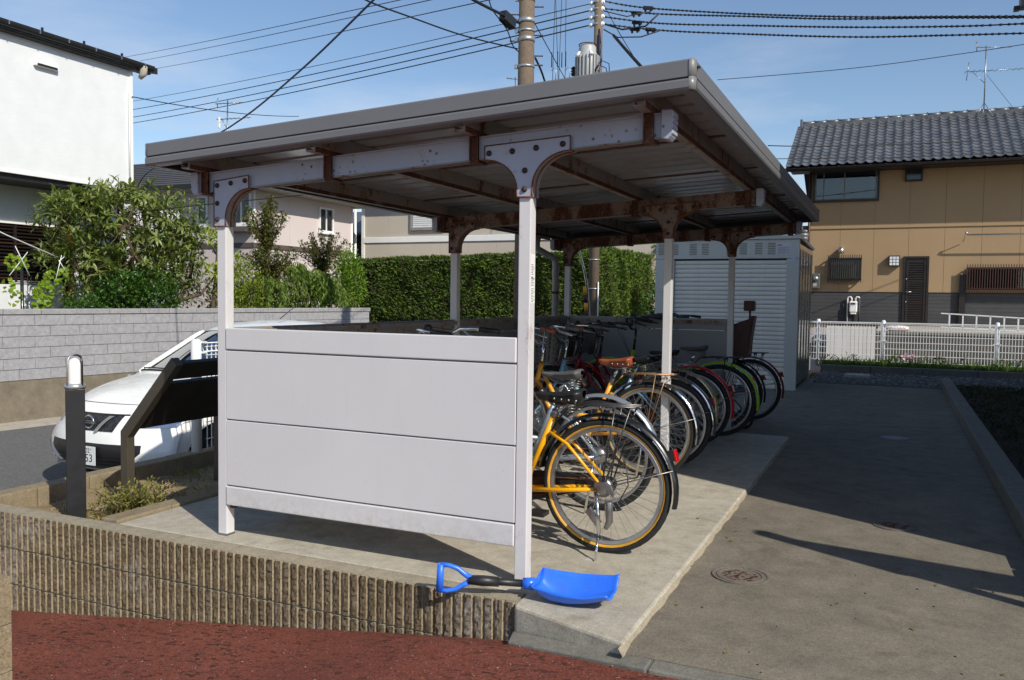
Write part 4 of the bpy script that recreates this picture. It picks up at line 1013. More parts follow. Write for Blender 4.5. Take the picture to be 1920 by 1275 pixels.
pwin('y', -17.98, -17.60, 3.24, 4.05, split=False)
pwin('y', -16.72, -16.05, 3.24, 4.12)
MB().box(-16.85, -15.97, PY - 0.35, PY - 0.035, 3.02, 3.10).build('window_ledge', bpy.data.materials['belt_brown'], ph)
pwin('x', 20.89, 21.59, 3.26, 4.00)
MB().tube([(PX - 0.02, 22.62, 4.2), (PX - 0.02, 22.62, -0.5)], 0.05, 8).build('downpipe', M['white'], ph)

# ------------------------------------------------------------------ beige house behind the hedge
M['beige'] = paint('beige_siding', C(190, 180, 166), 0.7, 0.03, 0.8, bump=0.06)
bh = thing('beige_house', 'beige panelled house with white belt course behind the hedge', 'house', (-11, 25, -0.6))
BX0, BX1, BY = -16.5, -4.0, 24.0
MB().box(BX0 + .01, BX1 - .01, BY + 0.012, 29, -0.6, 5.6).build('wall', paint('beige_core', C(120, 112, 100), 0.7), bh)
x = BX0
while x < BX1 - 0.1:
    x1 = min(x + 1.0, BX1)
    for z0, z1 in ((3.32, 5.55), (-0.5, 3.10)): MB().box(x + .003, x1 - .003, BY, BY + 0.01, z0, z1).build('siding_panel', M['beige'], bh)
    x = x1
MB().box(BX0, BX1, BY - 0.04, BY - 0.001, 3.11, 3.31).build('belt_course', M['white'], bh, bevel=0.015)
MB().box(BX0 - 0.06, BX0 + 0.05, BY - 0.03, BY + 0.05, -0.5, 4.35).build('corner_trim', M['white'], bh)
MB().box(BX0 - 0.8, BX1 + 0.5, BY - 0.9, 29.5, 5.4, 5.6).build('roof', M['slate'], bh)
MB().tube([(BX0 - 0.16, BY - 0.25, 4.4), (BX0 - 0.16, BY - 0.25, -0.5)], 0.045, 8).build('downpipe', M['white'], bh)
w = MB(); w.box(-14.62, -14.55, BY - 0.07, BY - .002, 3.50, 5.1); w.box(-13.3, -13.23, BY - 0.07, BY - .002, 3.50, 5.1); w.box(-14.55, -13.3, BY - 0.09, BY - .002, 3.50, 3.57)
w = w.build('window', paint('grey_frame', C(140, 140, 140), 0.4), bh)
for k in range(22): MB().obox((-13.92, BY - 0.035, 3.62 + k * 0.068), (0.61, 0, 0), (0, 0.014, 0.010), (0, -0.003, 0.02)).build('shutter_slat', M['white'], w)
# dark gap beside it: a low roofed shed and rail
gp = thing('dark_side_roof', 'dark tiled low roof in the gap between the pinkish and beige houses', 'house', (-17.2, 27, -0.6))
MB().box(-20, -16.7, 27, 27.2, -0.6, 4.0).build('wall', M['blackp'], gp)
mb = MB(); mb.hexa([(-20, 26.2, 3.6), (-16.6, 26.2, 3.6), (-16.6, 28.2, 4.6), (-20, 28.2, 4.6), (-20, 26.2, 3.68), (-16.6, 26.2, 3.68), (-16.6, 28.2, 4.68), (-20, 28.2, 4.68)]); mb.build('roof', M['tile'], gp)

# ------------------------------------------------------------------ plants
def leaf(mb, p, d, up, ln, w, m=0, bend=0.0):
    p = Vector(p); d = Vector(d).normalized(); up = Vector(up)
    sd = d.cross(up)
    if sd.length < 1e-3: sd = d.orthogonal()
    sd.normalize(); n = sd.cross(d)
    a = p + d * ln * 0.5 + n * (w * 0.22 + bend * ln * 0.1); t_ = p + d * ln - n * bend * ln
    mb.add([p, a - sd * w / 2 - n * bend * ln * 0.2, t_, a + sd * w / 2 - n * bend * ln * 0.2, p + d * ln * 0.5], [(0, 1, 2, 4), (0, 4, 2, 3)], m, False)
def rdir(r, up=0.0):
    while True:
        v = Vector((r.uniform(-1, 1), r.uniform(-1, 1), r.uniform(-1, 1)))
        if 0.05 < v.length < 1: break
    v.normalize(); v.z += up; return v.normalized()
def clump(mb, c, rr, n, ln, w, r, m=0, up=0.2, droop=0.0, shell=0.55, bend=0.1):
    c = Vector(c); rr = Vector(rr) if not isinstance(rr, (int, float)) else Vector((rr, rr, rr))
    for _ in range(n):
        v = rdir(r); q = shell + (1 - shell) * r.random(); pos = c + Vector((v.x * rr.x, v.y * rr.y, v.z * rr.z)) * q
        d = (v * 0.6 + rdir(r) * 0.7 + Vector((0, 0, up - droop))).normalized()
        s_ = r.uniform(0.7, 1.25); leaf(mb, pos, d, (r.uniform(-.5, .5), r.uniform(-.5, .5), 1), ln * s_, w * s_, m, bend)
def limb(mb, pts, r0, r1, n=6): mb.tube(pts, [r0 + (r1 - r0) * i / (len(pts) - 1) for i in range(len(pts))], n)
M['lf_loq'] = leafmat('loquat_leaf', C(70, 90, 40), C(138, 152, 80), 0.3, 7, 0.4, C(98, 122, 56))
M['lf_dark'] = leafmat('dark_glossy_leaf', C(44, 78, 28), C(92, 134, 50), 0.25, 8, 0.35)
M['lf_mid'] = leafmat('fresh_leaf', C(90, 126, 40), C(146, 176, 60), 0.4, 6, 0.5)
M['lf_yel'] = leafmat('yellow_green_leaf', C(124, 148, 40), C(166, 184, 70), 0.4, 8, 0.5, C(134, 122, 52))
M['lf_red'] = leafmat('reddish_leaf', C(70, 100, 36), C(112, 112, 56), 0.35, 5, 0.5, C(134, 108, 66))
M['lf_weep'] = leafmat('long_green_leaf', C(100, 134, 50), C(164, 188, 88), 0.5, 6, 0.45)
M['lf_vine'] = leafmat('vine_leaf', C(124, 156, 40), C(160, 184, 66), 0.45, 6, 0.5)
M['lf_hedge'] = leafmat('hedge_leaf', C(92, 86, 46), C(88, 116, 34), 0.4, 2.6, 0.6, C(142, 170, 54))
M['lf_grass'] = leafmat('grass_leaf', C(60, 84, 28), C(104, 128, 48), 0.3, 6, 0.6)
M['lf_dry'] = leafmat('dry_leaf', C(150, 124, 84), C(120, 128, 56), 0.3, 14, 0.7, C(176, 120, 84))
r = random.Random(21)
# hedge: solid clipped core with sprigs
hg = thing('clipped_hedge', 'tall clipped green conifer hedge turning a corner behind the shelter', 'hedge', (-9, 20, -0.6))
HX1, HYF = -6.45, 19.2
def htop(x): return 2.30 + (x + 13.9) * 0.021
mb = MB(); za, zb = htop(-14.0) - .09, htop(HX1) - .09
mb.hexa([(-14.0, HYF + .09, -.6), (HX1 - .09, HYF + .09, -.6), (HX1 - .09, 20.3, -.6), (-14.0, 20.3, -.6), (-14.0, HYF + .09, za), (HX1 - .09, HYF + .09, zb), (HX1 - .09, 20.3, zb), (-14.0, 20.3, za)])
mb.box(-7.6, HX1 - 0.09, 20.301, 23.9, -0.6, zb + .10)
M['hcore'] = concrete('hedge_core', C(44, 48, 22), 0.5, 5, 0.3, 0.8); mb.build('core', M['hcore'], hg)
mb = MB()
def bumpn(a, b): return 0.035 * math.sin(a * 5.1 + 1.3 * math.sin(b * 3.7)) + 0.03 * math.sin(b * 6.3 + a * 2.2)
for i in range(17000):
    x = r.uniform(-14.0, HX1); z = 2.38 - (r.random() ** 1.15) * 2.4
    if z > htop(x) - 0.02: continue
    if z < 0.7 and r.random() < 0.6: continue
    y = HYF + bumpn(x, z) + r.uniform(-0.02, 0.10); d = Vector((r.uniform(-.8, .8), -0.35, r.uniform(-0.2, 1)))
    leaf(mb, (x, y, z), d, (r.uniform(-.7, .7), -1, .5), r.uniform(.05, .12), r.uniform(.022, .042))
for i in range(9000):
    y = r.uniform(HYF, 23.9); z = 2.58 - (r.random() ** 1.1) * 2.4
    x = HX1 + bumpn(y, z) + r.uniform(-0.10, 0.02)
    leaf(mb, (x, y, z), Vector((0.35, r.uniform(-.8, .8), r.uniform(-0.2, 1))), (1, r.uniform(-.7, .7), .5), r.uniform(.06, .12), r.uniform(.03, .05))
for i in range(7000):
    if r.random() < 0.7: x = r.uniform(-14.0, HX1); y = r.uniform(HYF - 0.03, 20.3)
    else: x = r.uniform(-7.6, HX1); y = r.uniform(20.3, 23.9)
    leaf(mb, (x, y, htop(x) - 0.03 + bumpn(x, y) * 0.6 + (0.12 if y > 20.3 else 0)), Vector((r.uniform(-.6, .6), r.uniform(-.6, .6), 0.8)), (r.uniform(-1, 1), r.uniform(-1, 1), .2), r.uniform(.05, .11), r.uniform(.03, .05))
mb.build('foliage', M['lf_hedge'], hg, kind='stuff')
# small round shrubs beyond the hedge
def shrub(name, label, c, rr, n, ln, w, mat, stem=True, grp=None, m=0, up=0.2, zg=-0.6, stems=3, droop=0.0):
    o = thing(name, label, 'shrub', (c[0], c[1], zg), grp); mb = MB()
    for dx, dy, dz, q in ((0, 0, 0, 1), (.45, .1, -.2, .6), (-.5, -.1, -.15, .62), (.1, -.4, .25, .55), (-.15, .3, .3, .6)):
        clump(mb, (c[0] + dx * rr[0], c[1] + dy * rr[1], c[2] + dz * rr[2]), (rr[0] * q, rr[1] * q, rr[2] * q), int(n * q / 3.3), ln, w, r, 0, up, droop)
    mb.build('crown', mat, o, kind='stuff')
    if stem:
        sm = MB()
        for k in range(stems):
            a = r.uniform(0, 6.28); limb(sm, [(c[0] + .03 * math.cos(a), c[1] + .03 * math.sin(a), zg), (c[0] + rr[0] * .2 * math.cos(a), c[1] + rr[1] * .2 * math.sin(a), (zg + c[2]) / 2), (c[0] + rr[0] * .5 * math.cos(a), c[1] + rr[1] * .5 * math.sin(a), c[2] + rr[2] * .4)], 0.04, 0.012)
        sm.build('trunk', M['barkd'], o)
    return o
shrub('round_shrub', 'small round leafy shrub top showing above the hedge corner', (-6.3, 24.3, 2.75), (0.42, 0.4, 0.36), 900, .10, .06, M['lf_mid'])
shrub('leafy_shrub', 'loose leafy shrub beside the hedge end next to the shed', (-5.4, 21.6, 1.9), (0.4, 0.5, 0.75), 1000, .11, .05, M['lf_mid'])
shrub('dark_shrub', 'dark shaded shrub low between hedge and shed', (-5.2, 20.2, 0.9), (0.6, 0.6, 0.9), 1400, .10, .05, M['lf_dark'])
# loquat tree with rosettes of long leaves
lq = thing('loquat_tree', 'loquat tree with big long leaves behind the grey block wall', 'tree', (-12.9, 11.3, -0.6))
def rosette(seed):
    q = random.Random(seed); mb = MB(); n = 12
    for k in range(n):
        a = 2 * PI * k / n + q.uniform(-.3, .3); el = q.uniform(-0.25, 1.1)
        d = Vector((math.cos(a) * math.cos(el), math.sin(a) * math.cos(el), math.sin(el)))
        ln = q.uniform(.14, .25); w = ln * 0.235; sd = d.cross(Vector((0, 0, 1))).normalized(); nn = sd.cross(d)
        prev = None
        pts = []
        for s_, ww in ((0.0, 0.25), (0.3, 0.8), (0.65, 1.0), (1.0, 0.0)):
            c0 = d * ln * s_ - Vector((0, 0, 1)) * ln * 0.38 * s_ * s_
            pts.append((c0 - sd * w / 2 * ww + nn * w * .15 * ww, c0, c0 + sd * w / 2 * ww + nn * w * .15 * ww))
        vs = [p for t3 in pts for p in t3]
        mb.add(vs, [(3 * i, 3 * i + 1, 3 * i + 4, 3 * i + 3) for i in range(3)] + [(3 * i + 1, 3 * i + 2, 3 * i + 5, 3 * i + 4) for i in range(3)], 0, True)
    return mb.mesh('leaf_rosette', [M['lf_loq']])
RM = [rosette(k) for k in range(8)]
tk = MB(); tips = []
limbs = [((-12.9, 11.3, -0.6), (-12.95, 11.0, .9), (-13.0, 10.6, 1.9), (-13.05, 10.35, 2.9)), ((-12.9, 11.35, -0.6), (-12.8, 11.5, 1.0), (-12.85, 11.7, 2.0), (-13.0, 11.6, 3.0)), ((-12.85, 11.4, -0.6), (-12.7, 12.0, 0.9), (-12.7, 12.5, 1.5), (-12.8, 12.8, 2.3)), ((-12.9, 11.3, -0.6), (-12.9, 10.8, 1.0), (-12.9, 10.2, 1.7), (-12.9, 9.85, 2.4)), ((-12.9, 11.3, -0.6), (-12.95, 11.3, 1.3), (-13.0, 11.1, 2.3), (-13.0, 11.1, 3.2)), ((-12.8, 11.3, .8), (-12.5, 11.9, 1.15), (-12.4, 12.5, 1.3), (-12.4, 12.9, 1.7)), ((-12.9, 11.2, 1.5), (-12.5, 11.0, 2.0), (-12.4, 10.7, 2.5))]
for lb in limbs: limb(tk, lb, 0.055, 0.015)
for i in range(290):
    while True:
        y = r.uniform(9.75, 13.0); z = r.uniform(1.25, 3.3); x = r.uniform(-13.4, -12.3)
        e = ((y - 11.25) / 1.6) ** 2 + ((z - 2.35) / 1.0) ** 2
        if e < 1 and not (y > 12.3 and z > 2.7) and (e > 0.25 or r.random() < 0.6): break
    bl_ = min((p for lb in limbs for p in lb[1:]), key=lambda p: (Vector(p) - Vector((x, y, z))).length)
    limb(tk, [bl_, ((bl_[0] + x) / 2, (bl_[1] + y) / 2, (bl_[2] + z) / 2 - .05), (x, y, z)], 0.014, 0.006, 4)
    sc_ = r.uniform(0.75, 1.15)
    o = inst(RM[i % 8], 'leaf_rosette', lq, (x, y, z), r.uniform(0, 6.28), (sc_, sc_, sc_)); o.rotation_euler = (r.uniform(-.5, .5), r.uniform(-.2, .9), r.uniform(0, 6.28))
tk.build('trunk', M['bark'], lq)
mb = MB()
for i in range(210): clump(mb, (r.uniform(-13.4, -12.5), r.uniform(9.85, 12.85), r.uniform(1.2, 3.1)), .24, 34, .15, .038, r)
mb.build('inner_leaves', M['lf_loq'], lq, kind='stuff')
shrub('camellia_shrub', 'dark glossy camellia shrub under the loquat tree', (-12.35, 11.0, 1.25), (0.5, 1.0, 0.55), 4200, .075, .04, M['lf_dark'], stems=6)
shrub('low_camellia', 'low dark green shrub spreading over the wall by the brown post', (-12.4, 9.95, 1.05), (0.3, 0.5, 0.22), 700, .07, .035, M['lf_dark'])
shrub('pruned_shrub', 'dense olive green shrub behind the wall beside the left shelter post', (-12.1, 13.3, 1.35), (0.5, 0.75, 0.75), 3400, .07, .035, M['lf_yel'], stems=4)
# thin pruned tree with tufts
pt = thing('pruned_tree', 'thin hard pruned tree with small leaf tufts beside the loquat', 'tree', (-12.2, 12.55, -0.6)); mb = MB(); tk = MB()
limb(tk, [(-12.2, 12.5, -.6), (-12.2, 12.6, .9), (-12.25, 12.75, 1.6), (-12.2, 12.75, 2.15), (-12.25, 12.9, 2.45)], 0.06, 0.02); limb(tk, [(-12.25, 12.75, 1.6), (-12.2, 13.0, 1.75), (-12.2, 13.2, 1.95)], .03, .015); limb(tk, [(-12.2, 12.7, 2.1), (-12.2, 12.55, 2.35)], .02, .012)
for c_ in ((-12.25, 12.92, 2.5), (-12.2, 12.55, 2.42), (-12.2, 13.22, 2.0), (-12.2, 12.9, 2.25), (-12.2, 12.6, 1.75)): clump(mb, c_, .13, 60, .13, .045, r, 0, .4)
tk.build('trunk', M['bark'], pt); mb.build('crown', M['lf_yel'], pt, kind='stuff')
# crape myrtles with reddish tips
def myrtle(label, y, z, h, wd_, x=-12.0, n=2600):
    o = thing('crape_myrtle', label, 'tree', (x, y, -0.6)); tk = MB(); mb = MB()
    limb(tk, [(x, y, -.6), (x - .05, y + .03, .8), (x + .02, y - .02, z - h * .5)], .06, .03)
    for k in range(17):
        a = r.uniform(0, 6.28); e = r.uniform(.15, 1.0); d = Vector((math.cos(a) * wd_ * e, math.sin(a) * wd_ * e, h * (1.2 - 0.5 * e) * r.uniform(.75, 1.1)))
        b0 = Vector((x, y, z - h * .5)); limb(tk, [b0, b0 + d * .5 + Vector((0, 0, .02)), b0 + d], .016, .005, 4)
        for q in range(8):
            c_ = b0 + d * (0.12 + .88 * q / 7); clump(mb, c_, .05 + .035 * (1 - q / 7), int(n / 17 / 8), .062, .032, r, 0, .3)
    tk.build('trunk', M['bark'], o); mb.build('crown', M['lf_red'], o, kind='stuff')
myrtle('taller reddish tipped small tree in front of the bay window', 13.95, 2.72, 0.95, .55, n=4200)
myrtle('reddish tipped branches low round the trunk of the taller small tree', 14.1, 1.98, .8, .75, n=4200)
myrtle('smaller reddish tipped small tree right of the taller one', 15.9, 2.25, .8, .85, n=3400)
# weeping shrub
wp_ = thing('weeping_shrub', 'weeping light green shrub hanging over the grey block wall', 'shrub', (-11.9, 15, -0.6)); tk = MB(); mb = MB()
for k in range(75):
    y0 = r.uniform(13.7, 16.2); a = r.uniform(0, 6.28); b0 = Vector((-11.9, 14.9 + r.uniform(-.2, .2), 0.6)); top = Vector((-12 + r.uniform(-.3, .3), y0, 2.0 - 0.28 * abs(y0 - 14.9) + r.uniform(-.15, .1)))
    end = top + Vector((r.uniform(0, .4), (y0 - 14.9) * .25 + r.uniform(-.1, .1), -r.uniform(.4, .95)))
    limb(tk, [b0, (b0 + top) / 2 + Vector((0, 0, .25)), top, (top + end) / 2 + Vector((.05, (y0 - 14.9) * .08, .12)), end], .014, .004, 4)
    for q in range(60):
        f = q / 59; p = top.lerp(end, f) + Vector((0.05 * math.sin(3 * f), 0, .12 * math.sin(PI * f))); d = Vector((r.uniform(-.5, .8), r.uniform(-.7, .7), -0.7))
        leaf(mb, p + Vector((r.uniform(-.05, .05), r.uniform(-.05, .05), 0)), d, (r.uniform(-1, 1), r.uniform(-1, 1), .6), r.uniform(.09, .16), r.uniform(.026, .042), 0, .15)
clump(mb, (-12, 14.9, 1.35), (.5, 1.2, .5), 1600, .10, .03, r, 0, 0, .3)
tk.build('trunk', M['barkd'], wp_); mb.build('crown', M['lf_weep'], wp_, kind='stuff')
shrub('bright_shrub', 'bright green shrub at the left end of the hedge', (-12.2, 17.1, 1.75), (.45, .5, .85), 2400, .075, .04, M['lf_mid'], stems=4)
shrub('deep_green_bush', 'dark bush filling behind the weeping shrub', (-12.9, 14.6, 1.0), (.4, 1.7, .7), 2600, .10, .05, M['lf_dark'], stems=4)
# grape vine on poles by the wall
gv = thing('grape_vine', 'young pale green grape vine on a dark pole above the wall', 'vine', (-12.3, 8.7, -0.6)); mb = MB(); tk = MB()
for (y, z, rr_, n) in ((8.55, 1.75, .12, 30), (8.45, 1.4, .1, 9), (8.55, 1.22, .12, 10), (9.05, 1.3, .16, 60), (9.2, 1.5, .14, 44), (9.4, 1.6, .10, 12), (9.0, 1.15, .13, 46), (8.75, 1.76, .06, 6)):
    for k in range(n):
        v = rdir(r) * rr_; p = Vector((-12.25 + v.x * .5, y + v.y, z + v.z)); d = rdir(r); u = Vector((1, -.4, .3)) + rdir(r) * .9; d = (d - u * d.dot(u) / u.length_squared).normalized(); sd = u.cross(d).normalized(); s_ = r.uniform(.03, .055)
        lob = [(0, -.4), (.55, -.55), (.9, .0), (.6, .25), (.45, .75), (0, 1.0), (-.45, .75), (-.6, .25), (-.9, 0), (-.55, -.55)]
        mb.add([p + sd * a * s_ + d * b * s_ for a, b in lob], [tuple(range(10))], 0)
mb.build('foliage', M['lf_vine'], gv, kind='stuff')
tk.tube([(-12.3, 8.72, -.6), (-12.3, 8.72, 1.85)], .025, 8); tk.tube([(-12.28, 8.8, .2), (-12.28, 8.8, 1.8)], .008, 6); tk.build('support_pole', M['blackm'], gv)
tk = MB()
for a, b in (((-12.2, 8.45, 1.55), (-12.2, 8.75, 1.92)), ((-12.2, 8.55, 2.0), (-12.2, 8.78, 1.55)), ((-12.2, 9.22, 1.5), (-12.2, 9.33, 1.9)), ((-12.2, 9.28, 1.82), (-12.2, 9.42, 1.62)), ((-12.2, 9.38, 1.88), (-12.2, 9.28, 1.80))): tk.tube([a, b], .006, 5)
tk.build('tie_string', M['white'], gv)
tag(MB().tube([(-12.4, 7.9, 2.42), (-12.6, 8.7, 2.18), (-13.2, 10.2, 1.85), (-14.3, 11.15, 1.72)], .011, 6).build('white_rope', M['white'], None, at=(-13, 9.5, 1.9)), 'white rope slung in front of the louvred window', 'rope')
# ------------------------------------------------------------------ utility poles, wires, antennas
M['conc_pole'] = concrete('pole_concrete', C(122, 108, 94), 0.25, 2.5, 0.15, 0.25)
M['galv'] = paint('galvanised', C(176, 178, 180), 0.4, 0.15, 12, metal=0.6)
M['wire'] = paint('black_wire', (0.012, 0.013, 0.018, 1), 0.6)
M['wireb'] = paint('blue_wire', (0.02, 0.03, 0.08, 1), 0.5)
def pole(name, label, x, y, r0, r1, h):
    o = thing(name, label, 'utility pole', (x, y, -0.62), 'concrete utility poles behind the shelter')
    MB().tube([(x, y, -0.62), (x, y, h)], [r0, r1], 20).build('pole_shaft', M['conc_pole'], o); return o
PA = pole('utility_pole', 'nearer thicker concrete utility pole rising above the shelter roof', -5.29, 12.02, 0.155, 0.105, 8.5)
for z in (5.88, 5.55, 5.27, 4.86, 5.40):
    w_ = 0.035 if z in (5.55, 5.27, 5.88) else 0.018
    rr = 0.105 + 0.05 * (8.5 - z) / 9.1
    b = MB().tube([(-5.29, 12.02, z - w_), (-5.29, 12.02, z + w_)], rr + 0.008, 18).build('steel_band', M['galv'], PA)
    MB().box(-5.45, -5.40, 11.93, 11.97, z - 0.03, z + 0.03).build('band_clamp', M['galv'], b)
for z, s_ in ((5.77, 1), (5.34, 1), (4.89, 1), (5.65, -1), (5.25, -1), (5.03, 1)):
    a = Vector((-5.29, 12.02, z)); d = Vector((0.91, 0.41, 0)) * s_
    mb = MB(); mb.tube([a + d * 0.10, a + d * 0.245], 0.010, 6); mb.tube([a + d * 0.245, a + d * 0.255], 0.017, 6); mb.build('step_bolt', M['rust'], PA)
PB = pole('utility_pole', 'farther thinner concrete utility pole with transformer and wires', -6.22, 18.1, 0.13, 0.085, 9.6)
for z in (0.9, 1.55, 2.2): MB().tube([(-6.22, 18.1, z - .012), (-6.22, 18.1, z + .012)], 0.131, 18).build('steel_band', M['galv'], PB)
MB().tube([(-6.22, 18.1, 0.55), (-6.22, 18.1, 0.92)], 0.135, 18).build('guard_sleeve', M['white'], PB)
MB().tube([(-6.08, 18.0, 0.5), (-6.08, 18.0, 1.7)], 0.014, 6).build('ground_conduit', M['white'], PB)
for z in (7.9, 7.75, 7.58, 7.42):
    for s_ in (-1, 1):
        mb = MB(); mb.tube([(-6.26 + .10 * s_, 18.1, z), (-6.26 + .18 * s_, 18.08, z)], [0.045, 0.03], 8); mb.tube([(-6.26 + .13 * s_, 18.1, z), (-6.26 + .15 * s_, 18.09, z)], 0.055, 8); mb.build('insulator', M['white'], PB)
    MB().tube([(-6.25, 18.1, z - .02), (-6.25, 18.1, z + .02)], 0.105, 14).build('steel_band', M['galv'], PB)
# transformer
tr = MB(); cx, cy = -6.36, 17.80
tr.lathe([(0.0005, 6.92), (0.16, 6.90), (0.19, 6.84), (0.19, 6.74), (0.225, 6.68), (0.225, 5.95), (0.19, 5.92), (0.0005, 5.92)], (cx, cy, 0), 20)
tf = tr.build('transformer', paint('transformer_grey', C(168, 170, 170), 0.45, 0.05, 5), PB)
mb = MB()
for k in range(20):
    a = 2 * PI * k / 20; d = Vector((math.cos(a), math.sin(a), 0)); s2 = Vector((-d.y, d.x, 0))
    mb.obox(Vector((cx, cy, 6.33)) + d * 0.245, d * 0.025, s2 * 0.006, (0, 0, 0.33))
mb.build('cooling_fin', bpy.data.materials['transformer_grey'], tf)
MB().tube([(cx + .19 * math.cos(k / 3.0), cy + .19 * math.sin(k / 3.0), 6.905) for k in range(19)], 0.012, 5, closed=True).build('lid_rim', M['rust'], tf)
for k in (-1, 1):
    MB().tube([(cx + .12 * k, cy - .15, 6.72), (cx + .17 * k, cy - .22, 6.62)], 0.035, 8).build('bushing', M['white'], tf)
mb = MB(); mb.tube([(cx - .30, cy - .05, 6.25), (cx - .30, cy - .05, 6.45)], [.05, .03], 8)
for z in (6.28, 6.34, 6.40): mb.tube([(cx - .30, cy - .05, z), (cx - .30, cy - .05, z + .02)], .065, 8)
mb.build('cutout', M['blackp'], tf)
mb = MB(); mb.tube([(cx + .2, cy - .1, 6.3), (cx + .34, cy - .08, 6.52), (cx + .5, cy, 6.45), (cx + .52, cy, 6.2)], .012, 5); mb.tube([(cx + .2, cy - .1, 6.25), (cx + .3, cy - .08, 6.42), (cx + .44, cy, 6.36), (cx + .47, cy, 6.2)], .012, 5); mb.tube([(-6.16, 18.0, 7.3), (-6.10, 17.98, 6.9), (-6.12, 17.95, 6.6), (cx + .2, cy, 6.55)], .012, 5)
mb.tube([(-6.15, 17.99, 7.2), (-6.15, 17.99, 5.6)], .022, 6)
mb.build('lead_wire', M['wireb'], tf)

WG = {}
def wire(label, pts, rr=0.012, mat=None, sag=0.0, n=14, grp=None, beads=False):
    P_ = [Vector(p) for p in pts]; out = []
    if len(P_) == 2:
        for i in range(n + 1):
            f = i / n; p = P_[0].lerp(P_[1], f); p.z -= sag * 4 * f * (1 - f); out.append(p)
    else:
        for i in range(len(P_) - 1):
            p0, p1, p2, p3 = P_[max(i - 1, 0)], P_[i], P_[i + 1], P_[min(i + 2, len(P_) - 1)]
            for k in range(6):
                u = k / 6; out.append(0.5 * ((2 * p1) + (p2 - p0) * u + (2 * p0 - 5 * p1 + 4 * p2 - p3) * u * u + (-p0 + 3 * p1 - 3 * p2 + p3) * u ** 3))
        out.append(P_[-1])
    mb = MB().tube(out, rr, 5)
    o = mb.build('overhead_wire', mat or M['wire'], None, at=tuple(out[len(out) // 2])); tag(o, label, 'wire', grp)
    if beads:
        bm = MB(); L_ = 0
        for i in range(len(out) - 1):
            a, b = out[i], out[i + 1]; m_ = max(1, int((b - a).length / 0.085))
            d = (b - a).normalized()
            for k in range(m_):
                p = a.lerp(b, (k + .5) / m_); bm.tube([p - d * .02, p + d * .02], rr * 1.75, 5)
        bm.build('spiral_guard', M['wire'], o, kind='stuff')
    return o
G1 = 'parallel power lines running left behind the shelter roof'
for k, (a, b) in enumerate((((-33.36, 29.32, 10.43), (-6.42, 18.1, 7.90)), ((-33.34, 29.30, 10.03), (-6.42, 18.1, 7.75)), ((-33.33, 29.29, 9.67), (-6.42, 18.1, 7.58)), ((-33.32, 29.28, 9.39), (-6.42, 18.1, 7.43)))):
    wire(('topmost', 'second', 'third', 'lowest')[k] + ' of four parallel power lines left of the farther pole', (a, b), 0.010 if k == 0 else 0.015, None, 0.12, 16, G1)
for k, (a, b) in enumerate((((-33.70, 29.27, 12.53), (-5.32, 12.05, 6.31)), ((-33.05, 29.56, 12.36), (-5.32, 12.05, 6.21)), ((-32.41, 29.83, 11.99), (-5.32, 12.05, 6.01)))):
    wire(('upper', 'middle', 'lower')[k] + ' of three thin wires high at the upper left', (a, b), 0.009, None, 0.05, 14, 'thin wires high at the upper left')
wire('dark blue service cable slanting up from the trees over the roof', [(-12.61, 11.20, 3.24), (-11.82, 10.80, 3.46), (-8.73, 9.36, 3.69), (-6.68, 8.33, 4.01), (-4.93, 7.38, 4.36), (-3.83, 6.79, 4.61)], 0.012, M['wireb'])
wire('twisted cable sagging from the top edge to the nearer pole', [(-5.81, 8.00, 4.82), (-5.82, 8.54, 4.81), (-5.89, 9.62, 4.96), (-5.73, 10.80, 5.04), (-5.42, 11.98, 5.14)], 0.011)
tk_ = wire('thick black cable with a splice box at the nearer pole', [(-5.09, 9.44, 5.15), (-5.14, 9.97, 5.19), (-5.32, 11.22, 5.41), (-5.36, 11.95, 5.51)], 0.022)
MB().obox((-5.335, 11.43, 5.40), (0.02, 0.14, -0.03), (0.06, -0.01, 0), (0, 0.018, 0.075)).build('splice_box', M['blackp'], tk_, bevel=0.01)
wire('thin cable looping down beside the splice box', [(-5.20, 10.50, 5.41), (-5.36, 10.98, 5.40), (-5.39, 11.51, 5.30), (-5.47, 11.91, 5.18), (-5.40, 12.0, 5.09)], 0.009)
RW = [[(-6.12, 18.1, 7.92), (-5.17, 18.37, 7.73), (-3.01, 18.20, 7.28), (-0.93, 17.90, 6.87), (0.72, 17.54, 6.56), (2.02, 17.14, 6.29), (4, 16.4, 5.9)], [(-6.12, 18.1, 7.76), (-4.99, 18.36, 7.58), (-3.01, 18.20, 7.23), (-1.33, 17.97, 6.90), (0.46, 17.61, 6.59), (2.02, 17.14, 6.265), (4, 16.4, 5.86)], [(-6.12, 18.1, 7.58), (-4.86, 18.34, 7.35), (-3.01, 18.19, 7.04), (-0.92, 17.90, 6.67), (0.90, 17.49, 6.35), (2.02, 17.13, 6.16), (4, 16.4, 5.78)], [(-6.12, 18.1, 7.42), (-4.85, 18.34, 7.20), (-3.00, 18.18, 6.86), (-0.92, 17.89, 6.48), (0.73, 17.53, 6.22), (2.03, 17.12, 5.99), (4, 16.4, 5.6)]]
for k, p in enumerate(RW): wire(('topmost', 'second', 'third', 'lowest')[k] + ' of four spiral guarded cables running right from the farther pole', p, 0.013, None, 0, 14, 'spiral guarded cables at the upper right', True)
jk = MB()
for p in ((-5.17, 18.37, 7.73), (-5.42, 18.33, 7.64), (-5.4, 18.32, 7.43), (-5.45, 18.33, 7.295), (-5.1, 18.35, 7.25)): jk.obox(p, (.11, 0, -.02), (0, .03, 0), (0.005, 0, .035)); jk.obox((p[0] + .06, p[1], p[2] - .05), (.02, 0, 0), (0, .02, 0), (0, 0, .03)); jk.obox((p[0] - .06, p[1], p[2] - .05), (.02, 0, 0), (0, .02, 0), (0, 0, .03))
